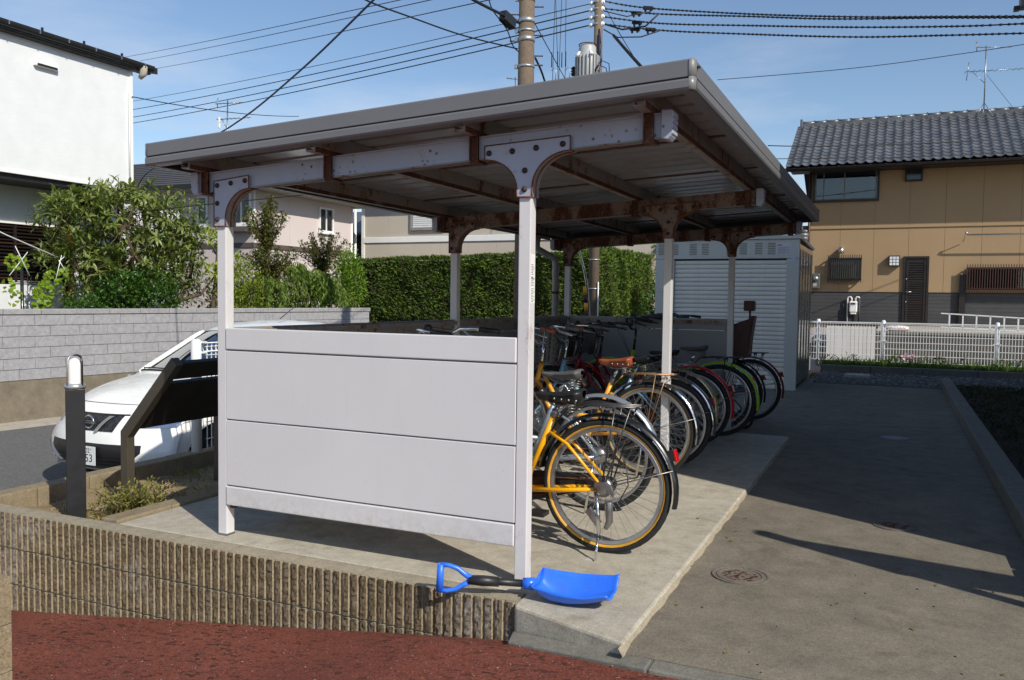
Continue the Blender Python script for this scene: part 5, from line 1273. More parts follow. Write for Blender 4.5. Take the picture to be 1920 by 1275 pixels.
jk.tube([(-6.1, 18.1, 7.42), (-5.7, 18.2, 7.28), (-5.2, 18.3, 7.32), (-4.9, 18.3, 7.56)], .02, 5); jk.tube([(-6.1, 18.1, 7.3), (-5.8, 18.2, 7.12), (-5.3, 18.3, 7.1), (-4.8, 18.3, 7.2)], .014, 5); jk.tube([(-6.1, 18.1, 7.7), (-5.6, 18.2, 7.55), (-5.1, 18.3, 7.62)], .012, 5)
jk.build('cable_joint', M['wire'], PB)
wire('lone thin wire crossing the sky toward the roof antenna', [(-4.03, 20.45, 6.56), (-1.04, 20.71, 6.60), (1.34, 20.70, 6.70), (4.0, 20.6, 6.85)], 0.008)
wire('upper of two cables crossing in front of the tiled roof', [(-3.03, 21.93, 5.20), (-1.94, 22.43, 5.20), (0.12, 23.37, 5.29), (4.5, 25.4, 5.56)], 0.013)
wire('lower of two cables crossing in front of the tiled roof', [(-3.02, 21.92, 4.87), (-1.08, 22.80, 4.92), (1.10, 23.80, 5.01), (4.5, 25.3, 5.24)], 0.010)
wire('black wire crossing in front of the pinkish house windows', [(-13.34, 11.61, 2.80), (-11.73, 11.25, 2.84), (-9.98, 10.94, 2.86), (-8.45, 10.54, 2.85), (-6.5, 10.2, 2.89)], 0.009)
wire('thick guarded stay cable slanting down right of the transformer', [(-5.90, 18.20, 7.18), (-5.06, 16.67, 6.28), (-3.97, 14.90, 5.13), (-2.5, 12.6, 3.6)], 0.02, None, 0, 14, None, True)
wire('thin wire crossing diagonally right of the farther pole', [(-6.30, 18.40, 8.12), (-5.89, 18.55, 7.35), (-5.25, 18.78, 6.27), (-4.6, 19.0, 5.2)], 0.009)
wire('thick black stay running down from the nearer pole', [(-5.19, 12.14, 5.02), (-5.44, 13.12, 4.94), (-5.62, 14.2, 4.3), (-5.66, 15.0, 3.4)], 0.018)
gw = wire('steel guy wire with yellow and black guard behind the shelter', [(-5.36, 12.14, 4.9), (-5.50, 15.15, 2.23), (-5.41, 15.5, 1.2), (-5.38, 15.6, -0.6)], 0.010, M['galv'])
ylw = paint('guard_yellow', C(226, 160, 40), 0.5, 0.05, 5)
for k in range(12):
    a = Vector((-5.452, 15.33, 1.55)).lerp(Vector((-5.385, 15.58, -0.3)), k / 12); b = Vector((-5.452, 15.33, 1.55)).lerp(Vector((-5.385, 15.58, -0.3)), (k + 1) / 12)
    MB().tube([a, b], 0.036, 10).build('guard_band', ylw if k % 2 == 0 else M['blackp'], gw)
wire('second thin guy wire left of the yellow guarded one', [(-5.4, 12.2, 4.6), (-5.75, 15.9, 2.1), (-5.62, 15.95, 0.95), (-5.55, 16, -0.6)], 0.008, M['galv'])
for k, (a, b) in enumerate((((-9.13, 22.70, 9.83), (-9.14, 22.58, 7.70)), ((-9.07, 22.73, 9.83), (-8.88, 22.70, 7.70)), ((-8.96, 22.78, 9.83), (-8.99, 22.65, 7.73)), ((-8.83, 22.84, 9.83), (-8.78, 22.75, 7.73)))):
    a = Vector(a) + (Vector(a) - Vector(b)) * 0.5; b2 = Vector(b) - Vector((0, 0, 2.2))
    o = wire(('leftmost', 'third', 'second', 'rightmost')[k] + ' of the near vertical wires between the two poles', (tuple(a), tuple(b2)), 0.009, None, 0, 4, 'near vertical wires between the two poles')
    if k in (0, 3): MB().tube([tuple(Vector(b) + Vector((.0, 0, .1))), tuple(Vector(b) + Vector((.07, 0, .18))), tuple(Vector(b) + Vector((.13, 0, .1))), tuple(Vector(b) + Vector((.12, 0, -.15)))], .011, 5).build('wire_hook', M['galv'], o)
    MB().tube([tuple(Vector(b) + Vector((0, 0, .2))), tuple(Vector(b) + Vector((0, 0, .62)))], .016, 5).build('sleeve', M['wire'], o)
wire('thin slanting wire between the poles', [(-5.28, 12.2, 5.65), (-5.90, 15.14, 5.57), (-6.1, 16.5, 5.4)], 0.008)
wire('service wire from the white house wall to the right', [(-13.55, 11.92, 5.10), (-16.97, 21.18, 6.84)], 0.010, None, 0.10)
# roof antennas
def yagi(mb, a, b, n, ln, rr=.006, vert=False):
    a, b = Vector(a), Vector(b); mb.tube([a, b], rr * 1.6, 5); d = (b - a).normalized(); s_ = Vector((0, 0, 1)) if vert else d.cross(Vector((0, 0, 1))).normalized()
    for k in range(n):
        p = a.lerp(b, (k + .3) / n); q = ln * (1 - .35 * k / n); mb.tube([p - s_ * q / 2, p + s_ * q / 2], rr, 4)
an = thing('roof_antenna', 'television antenna on tripod mast above the tan house ridge', 'antenna', (2.26, 29.62, 7.2))
mb = MB(); mb.tube([(2.26, 29.62, 7.2), (2.26, 29.62, 9.18)], .018, 6); mb.build('mast', M['steel'], an)
mb = MB()
for dx, dy in ((-.2, -.25), (.22, -.2), (.05, .3), (-.05, -.3)): mb.tube([(2.26, 29.62, 7.48), (2.26 + dx, 29.62 + dy, 7.02)], .010, 5)
mb.build('leg', M['steel'], an)
mb = MB(); yagi(mb, (1.70, 29.5, 8.42), (3.5, 30.1, 8.5), 11, .42); mb.tube([(1.75, 29.5, 8.15), (1.80, 29.5, 8.70)], .012, 5); mb.tube([(1.9, 29.55, 8.42), (2.26, 29.62, 8.05)], .010, 5); mb.build('lower_aerial', M['steel'], an)
mb = MB(); yagi(mb, (2.0, 29.55, 9.14), (2.95, 29.9, 9.14), 9, .14); mb.tube([(2.0, 29.5, 9.0), (1.98, 29.5, 9.3)], .014, 5); mb.build('upper_aerial', M['steel'], an)
wire('thin stay wire of the roof antenna', [(2.3, 29.6, 8.3), (3.1, 29.6, 7.15)], .006)
an = thing('roof_antenna', 'small antenna with white panel above the left roof slope', 'antenna', (-19, 20.25, 5.5))
mb = MB(); mb.tube([(-19.0, 20.25, 4.9), (-18.98, 20.28, 7.3)], .02, 6); mb.build('mast', M['steel'], an)
mb = MB(); yagi(mb, (-19.3, 20.1, 7.18), (-18.6, 20.5, 7.26), 7, .2, .008); mb.tube([(-19.22, 20.1, 7.05), (-19.2, 20.1, 7.35)], .014, 5); mb.build('upper_aerial', M['steel'], an)
mb = MB(); yagi(mb, (-19.25, 20.1, 6.70), (-18.35, 20.6, 6.80), 8, .34, .008); mb.tube([(-19.1, 20.15, 6.7), (-18.98, 20.25, 6.45)], .012, 5); mb.build('lower_aerial', M['steel'], an)
MB().box(-19.22, -19.16, 20.10, 20.16, 6.45, 6.78).build('aerial_panel', M['white'], an)
an = thing('roof_antenna', 'tiny distant antenna just left of the nearer pole', 'antenna', (-12.7, 27.7, 5.6)); mb = MB(); yagi(mb, (-12.9, 27.6, 9.16), (-12.3, 27.8, 9.08), 5, .35, .008); mb.build('aerial', M['steel'], an); MB().tube([(-12.6, 27.7, 5.5), (-12.6, 27.7, 9.2)], .016, 5).build('mast', M['steel'], an)
# transformer corner of another pole just inside the upper right corner
op = thing('utility_pole', 'grey utility pole equipment cut off by the upper right corner', 'utility pole', (2.0, 14.1, -0.05)); MB().tube([(2.06, 14.1, -0.05), (2.06, 14.1, 7.5)], [.13, .09], 14).build('pole_shaft', M['conc_pole'], op)
MB().box(1.47, 1.95, 14.0, 14.2, 5.52, 5.95).build('equipment_box', paint('equip_grey', C(120, 122, 120), 0.5), op, bevel=0.02)
MB().box(1.40, 1.47, 14.05, 14.15, 5.50, 5.56).build('box_bracket', M['blackp'], op)
# ------------------------------------------------------------------ road with crossfall (car side)
mb = MB(); mb.hexa([(-11.05, -20, -0.9), (-5.325, -20, -0.9), (-5.325, 60, -0.9), (-8.0, 60, -0.9), (-11.25, -20, -0.612), (-5.325, -20, -0.475), (-5.325, 60, -0.475), (-6.6, 60, -0.612)])
mb = MB(); mb.add([(-11.9, 3.36, -0.616), (-5.322, 3.36, -0.60), (-5.322, 18.6, -0.60), (-10.2, 18.6, -0.616), (-11.9, 3.36, -0.8), (-5.322, 3.36, -0.8), (-5.322, 18.6, -0.8), (-10.2, 18.6, -0.8)], [(0, 1, 2, 3), (4, 5, 1, 0), (6, 7, 3, 2), (5, 6, 2, 1)])
struct(mb, 'road', M['asphalt'])

# ------------------------------------------------------------------ white hatchback
M['carw'] = paint('pearl_white_paint', C(236, 236, 233), 0.25, 0.012, 3, coat=0.3)
M['carglass'] = glassmat('windscreen_glass', (0.80, 0.90, 0.88, 1), 0.42, 0.01)
M['carblk'] = paint('car_black_plastic', (0.012, 0.012, 0.014, 1), 0.35, 0.2, 12)
M['mesh'] = None
t = NT('grille_mesh'); w_ = t.n('ShaderNodeTexVoronoi'); w_.inputs['Scale'].default_value = 42; w_.feature = 'DISTANCE_TO_EDGE'; t.l(t.vec((1, 1, 1.3)), w_.inputs['Vector'])
M['mesh'] = t.out(t.ramp(w_.outputs['Distance'], [(0.05, (0.05, 0.05, 0.055, 1)), (0.16, (0.004, 0.004, 0.004, 1))]), 0.4)
KS = 1.03
car = thing('parked_car', 'white compact hatchback parked behind the planter, bonnet toward the camera', 'car', (-6.80, 5.43, -0.595), rotz=PI / 2)
# local: x backwards along the car, y to the picture's left, z up   (empty rotated so that local x = world (0.089, 0.996))
CTR = [(0.14, .215, .72, .24, 0), (0.05, .28, .79, .25, 0), (0.0, .40, .815, .26, 0), (0.012, .52, .81, .28, 0), (0.04, .62, .79, .32, 0), (0.08, .73, .77, .38, 0), (0.15, .81, .74, .40, .0), (0.38, .90, .735, .26, .02), (0.72, .975, .745, .10, .035), (0.96, 1.02, .75, .10, .04), (1.08, 1.05, .73, .14, .02), (1.50, 1.27, .64, .12, .02), (1.86, 1.455, .58, .10, .03), (2.2, 1.53, .56, 0, .045), (2.7, 1.555, .55, 0, .05), (3.3, 1.49, .54, 0, .05), (3.62, 1.31, .55, -.1, .03), (3.72, 1.0, .66, -.15, 0), (3.80, .604, .72, -.25, 0), (3.74, .26, .70, -.25, 0)]
def cr(tab, v):
    n = len(tab) - 1; q = min(max(v, 0), 1) * n; i = min(int(q), n - 1); u = q - i
    p0, p1, p2, p3 = tab[max(i - 1, 0)], tab[i], tab[i + 1], tab[min(i + 2, n)]
    return [0.5 * ((2 * b) + (c - a) * u + (2 * a - 5 * b + 4 * c - d) * u * u + (-a + 3 * b - 3 * c + d) * u ** 3) for a, b, c, d in zip(p0, p1, p2, p3)]
NVC = 115; NUC = 31
def rib_pt(u, v):
    x, z, W, dx, dz = cr(CTR, v); a = abs(u)
    return (KS * (x + dx * a ** 2.6), KS * u * W, KS * (z - dz * a * a - 0.03 * a ** 8 * (1 if v > .3 else 0)))
body = MB(); wind = MB(); rearg = MB()
NV_ = len(CTR) - 1
for j in range(NVC - 1):
    v0, v1 = j / (NVC - 1), (j + 1) / (NVC - 1)
    for i in range(NUC - 1):
        u0, u1 = -1 + 2 * i / (NUC - 1), -1 + 2 * (i + 1) / (NUC - 1); q = v0 * NV_
        isg = 10.05 < q < 11.9 and abs((u0 + u1) / 2) < 0.80
        isr = 15.2 < q < 16.8 and abs((u0 + u1) / 2) < 0.85
        tgt = wind if isg else rearg if isr else body
        tgt.add([rib_pt(u0, v0), rib_pt(u0, v1), rib_pt(u1, v1), rib_pt(u1, v0)], [(0, 1, 2, 3)], 0, True)
sideg = MB()
def side_pt(v, s, sg):
    x, y, z = rib_pt(1, v); x0, z0 = x / KS, z / KS; W = y / KS; q = v * NV_
    zb = 0.20; z_ = z0 + (zb - z0) * s
    yb = 0.80 + 0.035 * math.sin(PI * min(max((z_ - .15) / .9, 0), 1)) - (0.03 if z_ < .26 else 0)
    # taper body to the nose and tail
    if x0 < .9: yb -= .10 * (1 - x0 / .9) ** 2
    if x0 > 3.2: yb -= .10 * ((x0 - 3.2) / .6) ** 2
    if 9.6 < q < 16.6:
        belt = .985
        if z_ > belt: y_ = W + (yb - .02 - W) * ((z0 - z_) / max(z0 - belt, .02))
        else: y_ = yb
    else:
        k = min(1, (z0 - z_) / .16); k = k * k * (3 - 2 * k); y_ = W + (yb - W) * k
    return (KS * x0, KS * sg * y_, KS * z_)
NS = 24
for sg in (-1, 1):
    for j in range(NVC - 1):
        v0, v1 = j / (NVC - 1), (j + 1) / (NVC - 1)
        for k in range(NS):
            s0, s1 = k / NS, (k + 1) / NS
            p = [side_pt(v0, s0, sg), side_pt(v0, s1, sg), side_pt(v1, s1, sg), side_pt(v1, s0, sg)]
            cx_ = sum(a[0] for a in p) / 4 / KS; cz_ = sum(a[2] for a in p) / 4 / KS
            if math.hypot(cx_ - .74, cz_ - .30) < .345 or math.hypot(cx_ - 3.15, cz_ - .30) < .345: continue
            if sg < 0: p = p[::-1]
            tgt = sideg if (cz_ > 1.04 and 1.55 < cx_ < 3.3 and cz_ < 1.45 and abs(cx_ - 2.35) > .05) else body
            tgt.add(p, [(3, 2, 1, 0)], 0, True)
bo = body.build('body', M['carw'], car, local=True)
def weld(o, d=0.0005):
    import bmesh
    bm = bmesh.new(); bm.from_mesh(o.data); bmesh.ops.remove_doubles(bm, verts=bm.verts, dist=d); bm.to_mesh(o.data); bm.free(); o.data.update()
weld(bo)
for mbx, nm in ((wind, 'windscreen'), (rearg, 'rear_window'), (sideg, 'side_window')):
    o = mbx.build(nm, M['carglass'], car, local=True); weld(o)
def fx(y, z):
    # front surface x at lateral y, height z (unscaled)
    lo, hi = 0.0, 7 / NV_
    for _ in range(40):
        m_ = (lo + hi) / 2
        if cr(CTR, m_)[1] < z: lo = m_
        else: hi = m_
    x, zz, W, dx, dz = cr(CTR, lo); return x + dx * min(abs(y / W), 1) ** 2.6
def fpatch(name, mat, yl, yr, z0, z1, off=.006, nu=24, nv=8, parent=None):
    def fn(u, v):
        z = z0 + (z1 - z0) * v; a, b = yl(v), yr(v); y = a + (b - a) * u
        return (KS * (fx(y, z) - off), KS * y, KS * z)
    return MB().grid(fn, nu, nv).build(name, mat, parent or car, local=True)
gr = fpatch('grille', M['mesh'], lambda v: -.27 - .07 * v, lambda v: .27 + .07 * v, .600, .745, .004)
fpatch('grille_lip', M['carblk'], lambda v: -.385, lambda v: .34, .745, .757, .006)
for sg in (-1, 1):
    mb = MB(); p = [(sg * (.10 + .09 * k / 6 * (1 + k / 12)), .604 + .138 * k / 6) for k in range(7)]
    mb.add([q for (y, z) in p for q in ((KS * (fx(y - .022, z) - .022), KS * (y - .022), KS * z), (KS * (fx(y, z) - .034), KS * y, KS * z), (KS * (fx(y + .022, z) - .022), KS * (y + .022), KS * z))], [f for k in range(6) for f in ((3 * k, 3 * k + 1, 3 * k + 4, 3 * k + 3), (3 * k + 1, 3 * k + 2, 3 * k + 5, 3 * k + 4))], 0, False)
    mb.build('chrome_blade', M['galv'], gr, local=True)
mb = MB(); bx = KS * (fx(0, .680) - .030)
mb.tube([(bx + .02 * math.sin(2 * PI * k / 24) * .15, KS * .062 * math.cos(2 * PI * k / 24), KS * (.680 + .055 * math.sin(2 * PI * k / 24))) for k in range(24)], .0085, 6, closed=True)
mb.box(bx - .010, bx + .004, -.085, .085, KS * .680 - .014, KS * .680 + .014)
bdg = mb.build('badge', M['chrome'], gr, local=True)
text('NISSAN', 'badge_text', M['blackp'], bdg, (bx - .011, 0, KS * .680), .026, (PI / 2, 0, -PI / 2))
lo_ = fpatch('lower_intake', M['carblk'], lambda v: -(.36 + .20 * min(1, v * 1.4)), lambda v: (.36 + .20 * min(1, v * 1.4)), .255, .495, .004)
for z in (.285, .32, .355): fpatch('intake_slat', M['blackp'], lambda v: -.44, lambda v: .44, z, z + .010, .014, parent=lo_)
fpatch('front_lip', M['carw'], lambda v: -.50, lambda v: .50, .225, .250, .012)
for sg in (-1, 1):
    a, b = (.70, .755)
    if sg > 0: fpatch('fog_recess', M['carblk'], lambda v: a, lambda v: b, .30, .46, .004)
    a2, b2 = .47, .755; fpatch('headlight', M['chrome'], (lambda v: -b2) if sg < 0 else (lambda v: a2 + .05 * (1 - v)), (lambda v: -a2 - .05 * (1 - v)) if sg < 0 else (lambda v: b2), .64, .75, .006)
for sg in (-1, 1):
    MB().tube([tuple(Vector(rib_pt(sg * .87, (9.95 + 2.1 * k / 10) / NV_)) + Vector((-.004, sg * .006, .004))) for k in range(11)], [.012] + [.022] * 9 + [.012], 8).build('pillar', M['carw'], car, local=True)
# shut line of the bonnet
mb = MB(); pts = [rib_pt(-.93 + 1.86 * k / 30, (6.25 - .10 * (abs(-.93 + 1.86 * k / 30)) ** 2) / NV_) for k in range(31)]
mb.tube([(a - .001, b, c_ + .0015) for a, b, c_ in pts], .0035, 4); mb.build('bonnet_seam', M['blackp'], car, local=True)
mb = MB(); mb.tube([tuple(Vector(rib_pt(-.93 + 1.86 * k / 20, 10.02 / NV_)) + Vector((0, 0, .004))) for k in range(21)], .014, 5); mb.build('cowl', M['carblk'], car, local=True)
for sg in (-1, 1):
    mb = MB(); mb.tube([tuple(Vector(rib_pt(sg * (.1 + .75 * k / 6), (10.08 + .05 * k / 6) / NV_)) + Vector((-.01, 0, .014))) for k in range(7)], .008, 5); mb.build('wiper', M['blackp'], car, local=True)
# number plate: 330 x 165 mm, offset to the picture's left
PLY, PLZ = .02, .385; px_ = KS * (fx(PLY, PLZ) - .030)
pltm = paint('plate_white', C(222, 224, 222), 0.4, 0.01)
plt = MB().box(px_ - .003, px_, KS * (PLY - .170), KS * (PLY + .170), KS * (PLZ - .085), KS * (PLZ + .085)).build('number_plate', pltm, car, bevel=0.006, local=True)
ink = paint('plate_ink', (0.02, 0.03, 0.035, 1), 0.5)
text('502', 'plate_text', ink, plt, (px_ - .004, KS * (PLY - .055), KS * (PLZ + .045)), .062, (PI / 2, 0, -PI / 2))
text('+', 'plate_text', ink, plt, (px_ - .004, KS * (PLY - .115), KS * (PLZ + .058)), .03, (PI / 2, 0, -PI / 2))
text('-53', 'plate_text', ink, plt, (px_ - .004, KS * (PLY - .070), KS * (PLZ - .025)), .105, (PI / 2, 0, -PI / 2))
# wheels, interior
for (wx, sg) in ((.74, -1), (.74, 1), (3.15, -1), (3.15, 1)):
    mb = MB(); c0 = (KS * wx, KS * sg * .70, KS * .30)
    mb.lathe([(.16, -.09), (.27, -.095), (.292, -.06), (.292, .06), (.27, .095), (.16, .09)], c0, 28, 0, 'y'); wl = mb.build('wheel', M['tyre'], car, local=True)
    mb = MB(); mb.lathe([(.0005, sg * .085), (.06, sg * .09), (.15, sg * .07), (.175, sg * .095)], c0, 20, 0, 'y'); mb.build('hub_cap', M['alu'], wl, local=True)
inn = MB(); inn.box(KS * 1.0, KS * 3.4, -.66, .66, .25, KS * .96); inn.build('cabin_floor', paint('cabin_grey', C(88, 90, 92), 0.8), car, local=True)
MB().grid(lambda u, v: (KS * (1.22 + .35 * v), KS * (-.6 + 1.2 * u), KS * (1.06 - .04 * v)), 8, 4).build('dashboard', paint('dash_grey', C(104, 106, 106), 0.8), car, local=True)
sw = MB(); sw.tube([(KS * 1.72 + .07 * math.sin(2 * PI * k / 20), -.36 + .17 * math.cos(2 * PI * k / 20), KS * 1.09 + .16 * math.sin(2 * PI * k / 20)) for k in range(20)], .016, 6, closed=True); sw.tube([(KS * 1.5, -.36, KS * 1.0), (KS * 1.72, -.36, KS * 1.09)], .03, 6); sw.build('steering_wheel', M['blackp'], car, local=True)
for yy in (-.36, .36):
    s_ = MB(); s_.box(2.22, 2.36, yy - .23, yy + .23, .45, 1.26); s_.box(2.26, 2.35, yy - .13, yy + .13, 1.26, 1.44); s_.build('seat', paint('seat_cloth', C(60, 62, 66), 0.9) if 'seat_cloth' not in bpy.data.materials else bpy.data.materials['seat_cloth'], car, bevel=0.04, local=True)
MB().tube([(KS * 2.28, -.30, KS * 1.58), (KS * 2.70, -.30, KS * 1.80)], [.006, .003], 5).build('aerial', M['blackp'], car, local=True)
mi = MB(); mi.box(KS * 1.72, KS * 1.80, -.12, .12, KS * 1.36, KS * 1.42); mi.build('rear_mirror', M['blackp'], car, local=True)
for sg in (-1, 1):
    mi = MB(); mi.sphere((KS * 1.72, sg * KS * .86, KS * 1.04), (.07, .11, .075), 12, 8); mi.build('door_mirror', M['carw'], car, local=True)

# ------------------------------------------------------------------ info board, bollard light, near mesh fence
M['dkbrown'] = paint('bronze_paint', C(72, 66, 56), 0.45, 0.06, 4)
M['sgnblk'] = paint('sign_back', C(40, 37, 33), 0.4, 0.08, 4)
M['navy'] = paint('bollard_paint', C(22, 23, 27), 0.5, 0.08, 5)
sg_ = thing('information_board', 'dark lectern style information board seen from behind in the planter', 'sign', (-4.64, 4.4, -0.13))
def leg(y):
    mb = MB(); w = .030
    prof = [(-4.672, -0.6), (-4.608, -0.6), (-4.608, .345), (-4.165, .845), (-4.213, .893), (-4.672, .385)]
    mb.prism(prof, lambda a, b, c_: (a, c_, b), y - w, y + w); return mb
for y in (4.02, 4.86): leg(y).build('leg', M['dkbrown'], sg_, bevel=0.003)
def sb(a, b, th): # board between fractions a and b of the slope
    p0 = Vector((-4.622, 0, .352)); p1 = Vector((-4.185, 0, .872)); d = p1 - p0; n = Vector((d.z, 0, -d.x)).normalized()
    mb = MB(); A, B = p0 + d * a, p0 + d * b
    mb.hexa([(A.x, 4.052, A.z), (A.x, 4.828, A.z), (B.x, 4.828, B.z), (B.x, 4.052, B.z), (A.x - n.x * th, 4.052, A.z - n.z * th), (A.x - n.x * th, 4.828, A.z - n.z * th), (B.x - n.x * th, 4.828, B.z - n.z * th), (B.x - n.x * th, 4.052, B.z - n.z * th)])
    return mb
sb(.08, .69, .03).build('main_board', M['sgnblk'], sg_, bevel=0.003); sb(.745, .96, .03).build('header_board', M['sgnblk'], sg_, bevel=0.003)
bl = thing('bollard_light', 'black square bollard light with white lamp in a metal cage', 'bollard', (-4.49, 3.53, -0.13))
ba = rad(52); bx_, by_ = Vector((math.cos(ba), math.sin(ba), 0)), Vector((-math.sin(ba), math.cos(ba), 0)); MB().obox((-4.57, 3.575, 0.057), bx_ * .054, by_ * .054, (0, 0, .657)).build('post', M['navy'], bl, bevel=0.004)
rg = MB(); rg.lathe([(.045, 0.0), (.060, 0.0), (.062, .012), (.058, .028), (.044, .030)], (-4.57, 3.575, .716), 20); rg.build('ring', M['galv'], bl)
lm = MB(); lm.lathe([(.040, .03), (.040, .135), (.037, .158), (.029, .174), (.016, .183), (.0005, .186)], (-4.57, 3.575, .716), 20); lm.build('lamp', paint('opal_glass', C(236, 232, 228), 0.2, 0.01), bl)
for a in (97, 187, 277, 7):
    ca, sa = math.cos(rad(a)) , math.sin(rad(a))
    pts = [(-4.57 + ca * .056, 3.575 + sa * .056, .735), (-4.57 + ca * .056, 3.575 + sa * .056, .875), (-4.57 + ca * .048, 3.575 + sa * .048, .905), (-4.57 + ca * .026, 3.575 + sa * .026, .918), (-4.57, 3.575, .920)]
    MB().tube(pts, .006, 6).build('cage_bar', M['galv'] if a in (187, 277) else M['blackm'], bl)
nf = thing('mesh_fence', 'short white mesh fence at the planter edge behind the info board', 'fence', (-5.24, 5.8, -0.1))
for yy in (5.23, 7.2): MB().tube([(-5.24, yy, -0.1), (-5.24, yy, .915), (-5.24, yy, .935)], [.042, .042, .024], 14).build('post', M['fence'], nf)
mb = MB()
for k in range(38): y = 5.31 + k * .05; mb.box(-5.206, -5.199, y - .003, y + .003, .02, .87)
for z in (.10, .24, .38, .52, .66, .80): mb.box(-5.199, -5.193, 5.29, 7.16, z - .003, z + .003)
mb.build('mesh_panel', M['fence'], nf)
mb = MB()
for (xx, z) in ((-5.195, .90), (-5.195, .83), (-5.245, .865)): mb.tube([(xx, 5.28, z), (xx, 7.16, z)], .005, 6)
for k in range(38): y = 5.31 + k * .05; mb.tube([(-5.195, y, .83), (-5.24, y, .83), (-5.252, y, .865), (-5.24, y, .90), (-5.195, y, .90)], .0035, 5)
mb.build('top_roll', M['fence'], nf)
mb = MB(); mb.box(-5.29, -5.19, 5.25, 5.30, .815, .83); mb.box(-5.29, -5.19, 5.25, 5.30, .90, .915); mb.build('clamp', M['fence'], nf)

# ------------------------------------------------------------------ planter plants, weeds, grass
r = random.Random(77)
M['lf_scrag'] = leafmat('scraggly_leaf', C(96, 92, 44), C(136, 136, 62), 0.3, 16, 0.6, C(128, 98, 70))
def tuft(mb, c, n, h, spread, w, m=0, lean=.4):
    for _ in range(n):
        a = r.uniform(0, 6.28); q = spread * math.sqrt(r.random()); p = Vector((c[0] + q * math.cos(a), c[1] + q * math.sin(a), c[2]))
        d = Vector((math.cos(a) * lean * r.uniform(.2, 1.4), math.sin(a) * lean * r.uniform(.2, 1.4), 1)); leaf(mb, p, d, (r.uniform(-1, 1), r.uniform(-1, 1), .2), h * r.uniform(.5, 1.1), w, m, .15)
sh_ = thing('azalea_shrub', 'scraggly half dry low shrub in the sandy planter', 'shrub', (-4.42, 3.86, -0.13)); mb = MB(); tk = MB()
for k in range(46):
    a = r.uniform(0, 6.28); e = r.uniform(.3, 1.3); b0 = Vector((-4.42 + r.uniform(-.10, .10), 3.86 + r.uniform(-.14, .14), -.12)); d = Vector((math.cos(a) * .16 * e, math.sin(a) * .20 * e, r.uniform(.06, .22)))
    tk.tube([b0, b0 + d * .5 + Vector((0, 0, .02)), b0 + d], [.006, .004, .002], 4)
    for q in range(5):
        c_ = b0 + d * (.35 + .65 * q / 4); clump(mb, c_, .035, 7 if e < 1.0 else 3, .03, .012, r, 0, .3)
tk.build('stems', M['bark'], sh_); mb.build('crown', M['lf_scrag'], sh_, kind='stuff')
mb = MB()
for k in range(150):
    x, y = r.uniform(-5.1, -4.15), r.uniform(3.5, 5.4); tuft(mb, (x, y, -.125), r.randint(3, 9), r.uniform(.02, .07), .04, .008, 0, .8)
for k in range(40):
    x, y = r.uniform(-4.8, -4.15), r.uniform(3.5, 3.95); tuft(mb, (x, y, -.125), r.randint(4, 10), r.uniform(.03, .08), .05, .012, 0, .9)
for k in range(60):
    x, y = r.uniform(-5.05, -4.2), r.uniform(4.7, 6.5); tuft(mb, (x, y, -.125), 8, r.uniform(.05, .12), .08, .012, 0, .6)
mb.build('planter_weeds', M['lf_dry'])['kind'] = 'stuff'
mb = MB()
for k in range(220):
    x, y = r.uniform(-5.1, -4.15), r.uniform(3.45, 5.2); a = r.uniform(0, 3.14); l_ = r.uniform(.02, .09); mb.tube([(x, y, -.112), (x + l_ * math.cos(a), y + l_ * math.sin(a), -.108 + r.uniform(0, .02))], .0022, 4)
mb.build('dry_twigs', paint('twig', C(176, 152, 116), 0.8, 0.25, 20))['kind'] = 'stuff'
fl = thing('pink_flower', 'single small pink flower at the planter corner', 'flower', (-4.10, 3.46, -0.12))
for k in range(5):
    a = 2 * PI * k / 5; mb = MB(); c0 = Vector((-4.10, 3.44, -.02)); d = Vector((math.cos(a), math.sin(a) * .5 - .3, .6 * math.sin(a) + .2)); leaf(mb, c0, d, (0, -1, .3), .04, .035); mb.build('petal', paint('petal_pink', C(236, 160, 176), 0.6) if k == 0 else bpy.data.materials['petal_pink'], fl)
MB().tube([(-4.10, 3.46, -.13), (-4.10, 3.44, -.02)], .003, 4).build('stem', M['lf_mid'], fl)
mb = MB()
for k in range(1500):
    x = r.uniform(-1.3, 3.4); y = r.uniform(17.55, 19.0) if r.random() < .8 else r.uniform(17.5, 17.7)
    tuft(mb, (x, y, .04), 6, r.uniform(.05, .17) * (1.6 if r.random() < .08 else 1), .06, .02, 0, .6)
for k in range(10): clump(mb, (r.uniform(-1.25, 3), r.uniform(18.0, 18.8), .14), (.16, .12, .14), 60, .07, .03, r)
mb.build('fence_grass', M['lf_grass'])['kind'] = 'stuff'
mb = MB()
for k in range(1500):
    x = r.uniform(.95, 2.2); y = r.uniform(4.2, 15.4); tuft(mb, (x, y, -.02), 5, r.uniform(.02, .07), .07, .016, 0, .9)
M['lf_dim'] = leafmat('dim_ground_leaf', C(52, 58, 30), C(84, 86, 46), 0.2, 6, 0.7)
mb.build('bed_ground_cover', M['lf_dim'])['kind'] = 'stuff'
fl = thing('pale_flower', 'small pale pink flowers in the grass at the foot of the right fence', 'flower', (.22, 18.35, .05)); mb = MB()
for k in range(5): clump(mb, (.18 + .05 * k, 18.35, .24 + .03 * math.sin(k * 2)), .035, 10, .05, .045, r)
mb.build('petals', paint('pale_pink', C(226, 190, 206), 0.6), fl); mb = MB()
for k in range(5): mb.tube([(.2, 18.36, .05), (.18 + .05 * k, 18.35, .24)], .005, 4)
mb.build('stems', M['lf_grass'], fl)
mb = MB()
for k in range(170):
    x = r.uniform(-4.6, -.8); y = r.uniform(2.2, 3.2); z = pave_z(x, y)
    s_ = r.uniform(.0018, .0042); mb.sphere((x, y, z + .004), (s_, s_ * .8, s_ * .7), 5, 4, r.randint(0, 1))
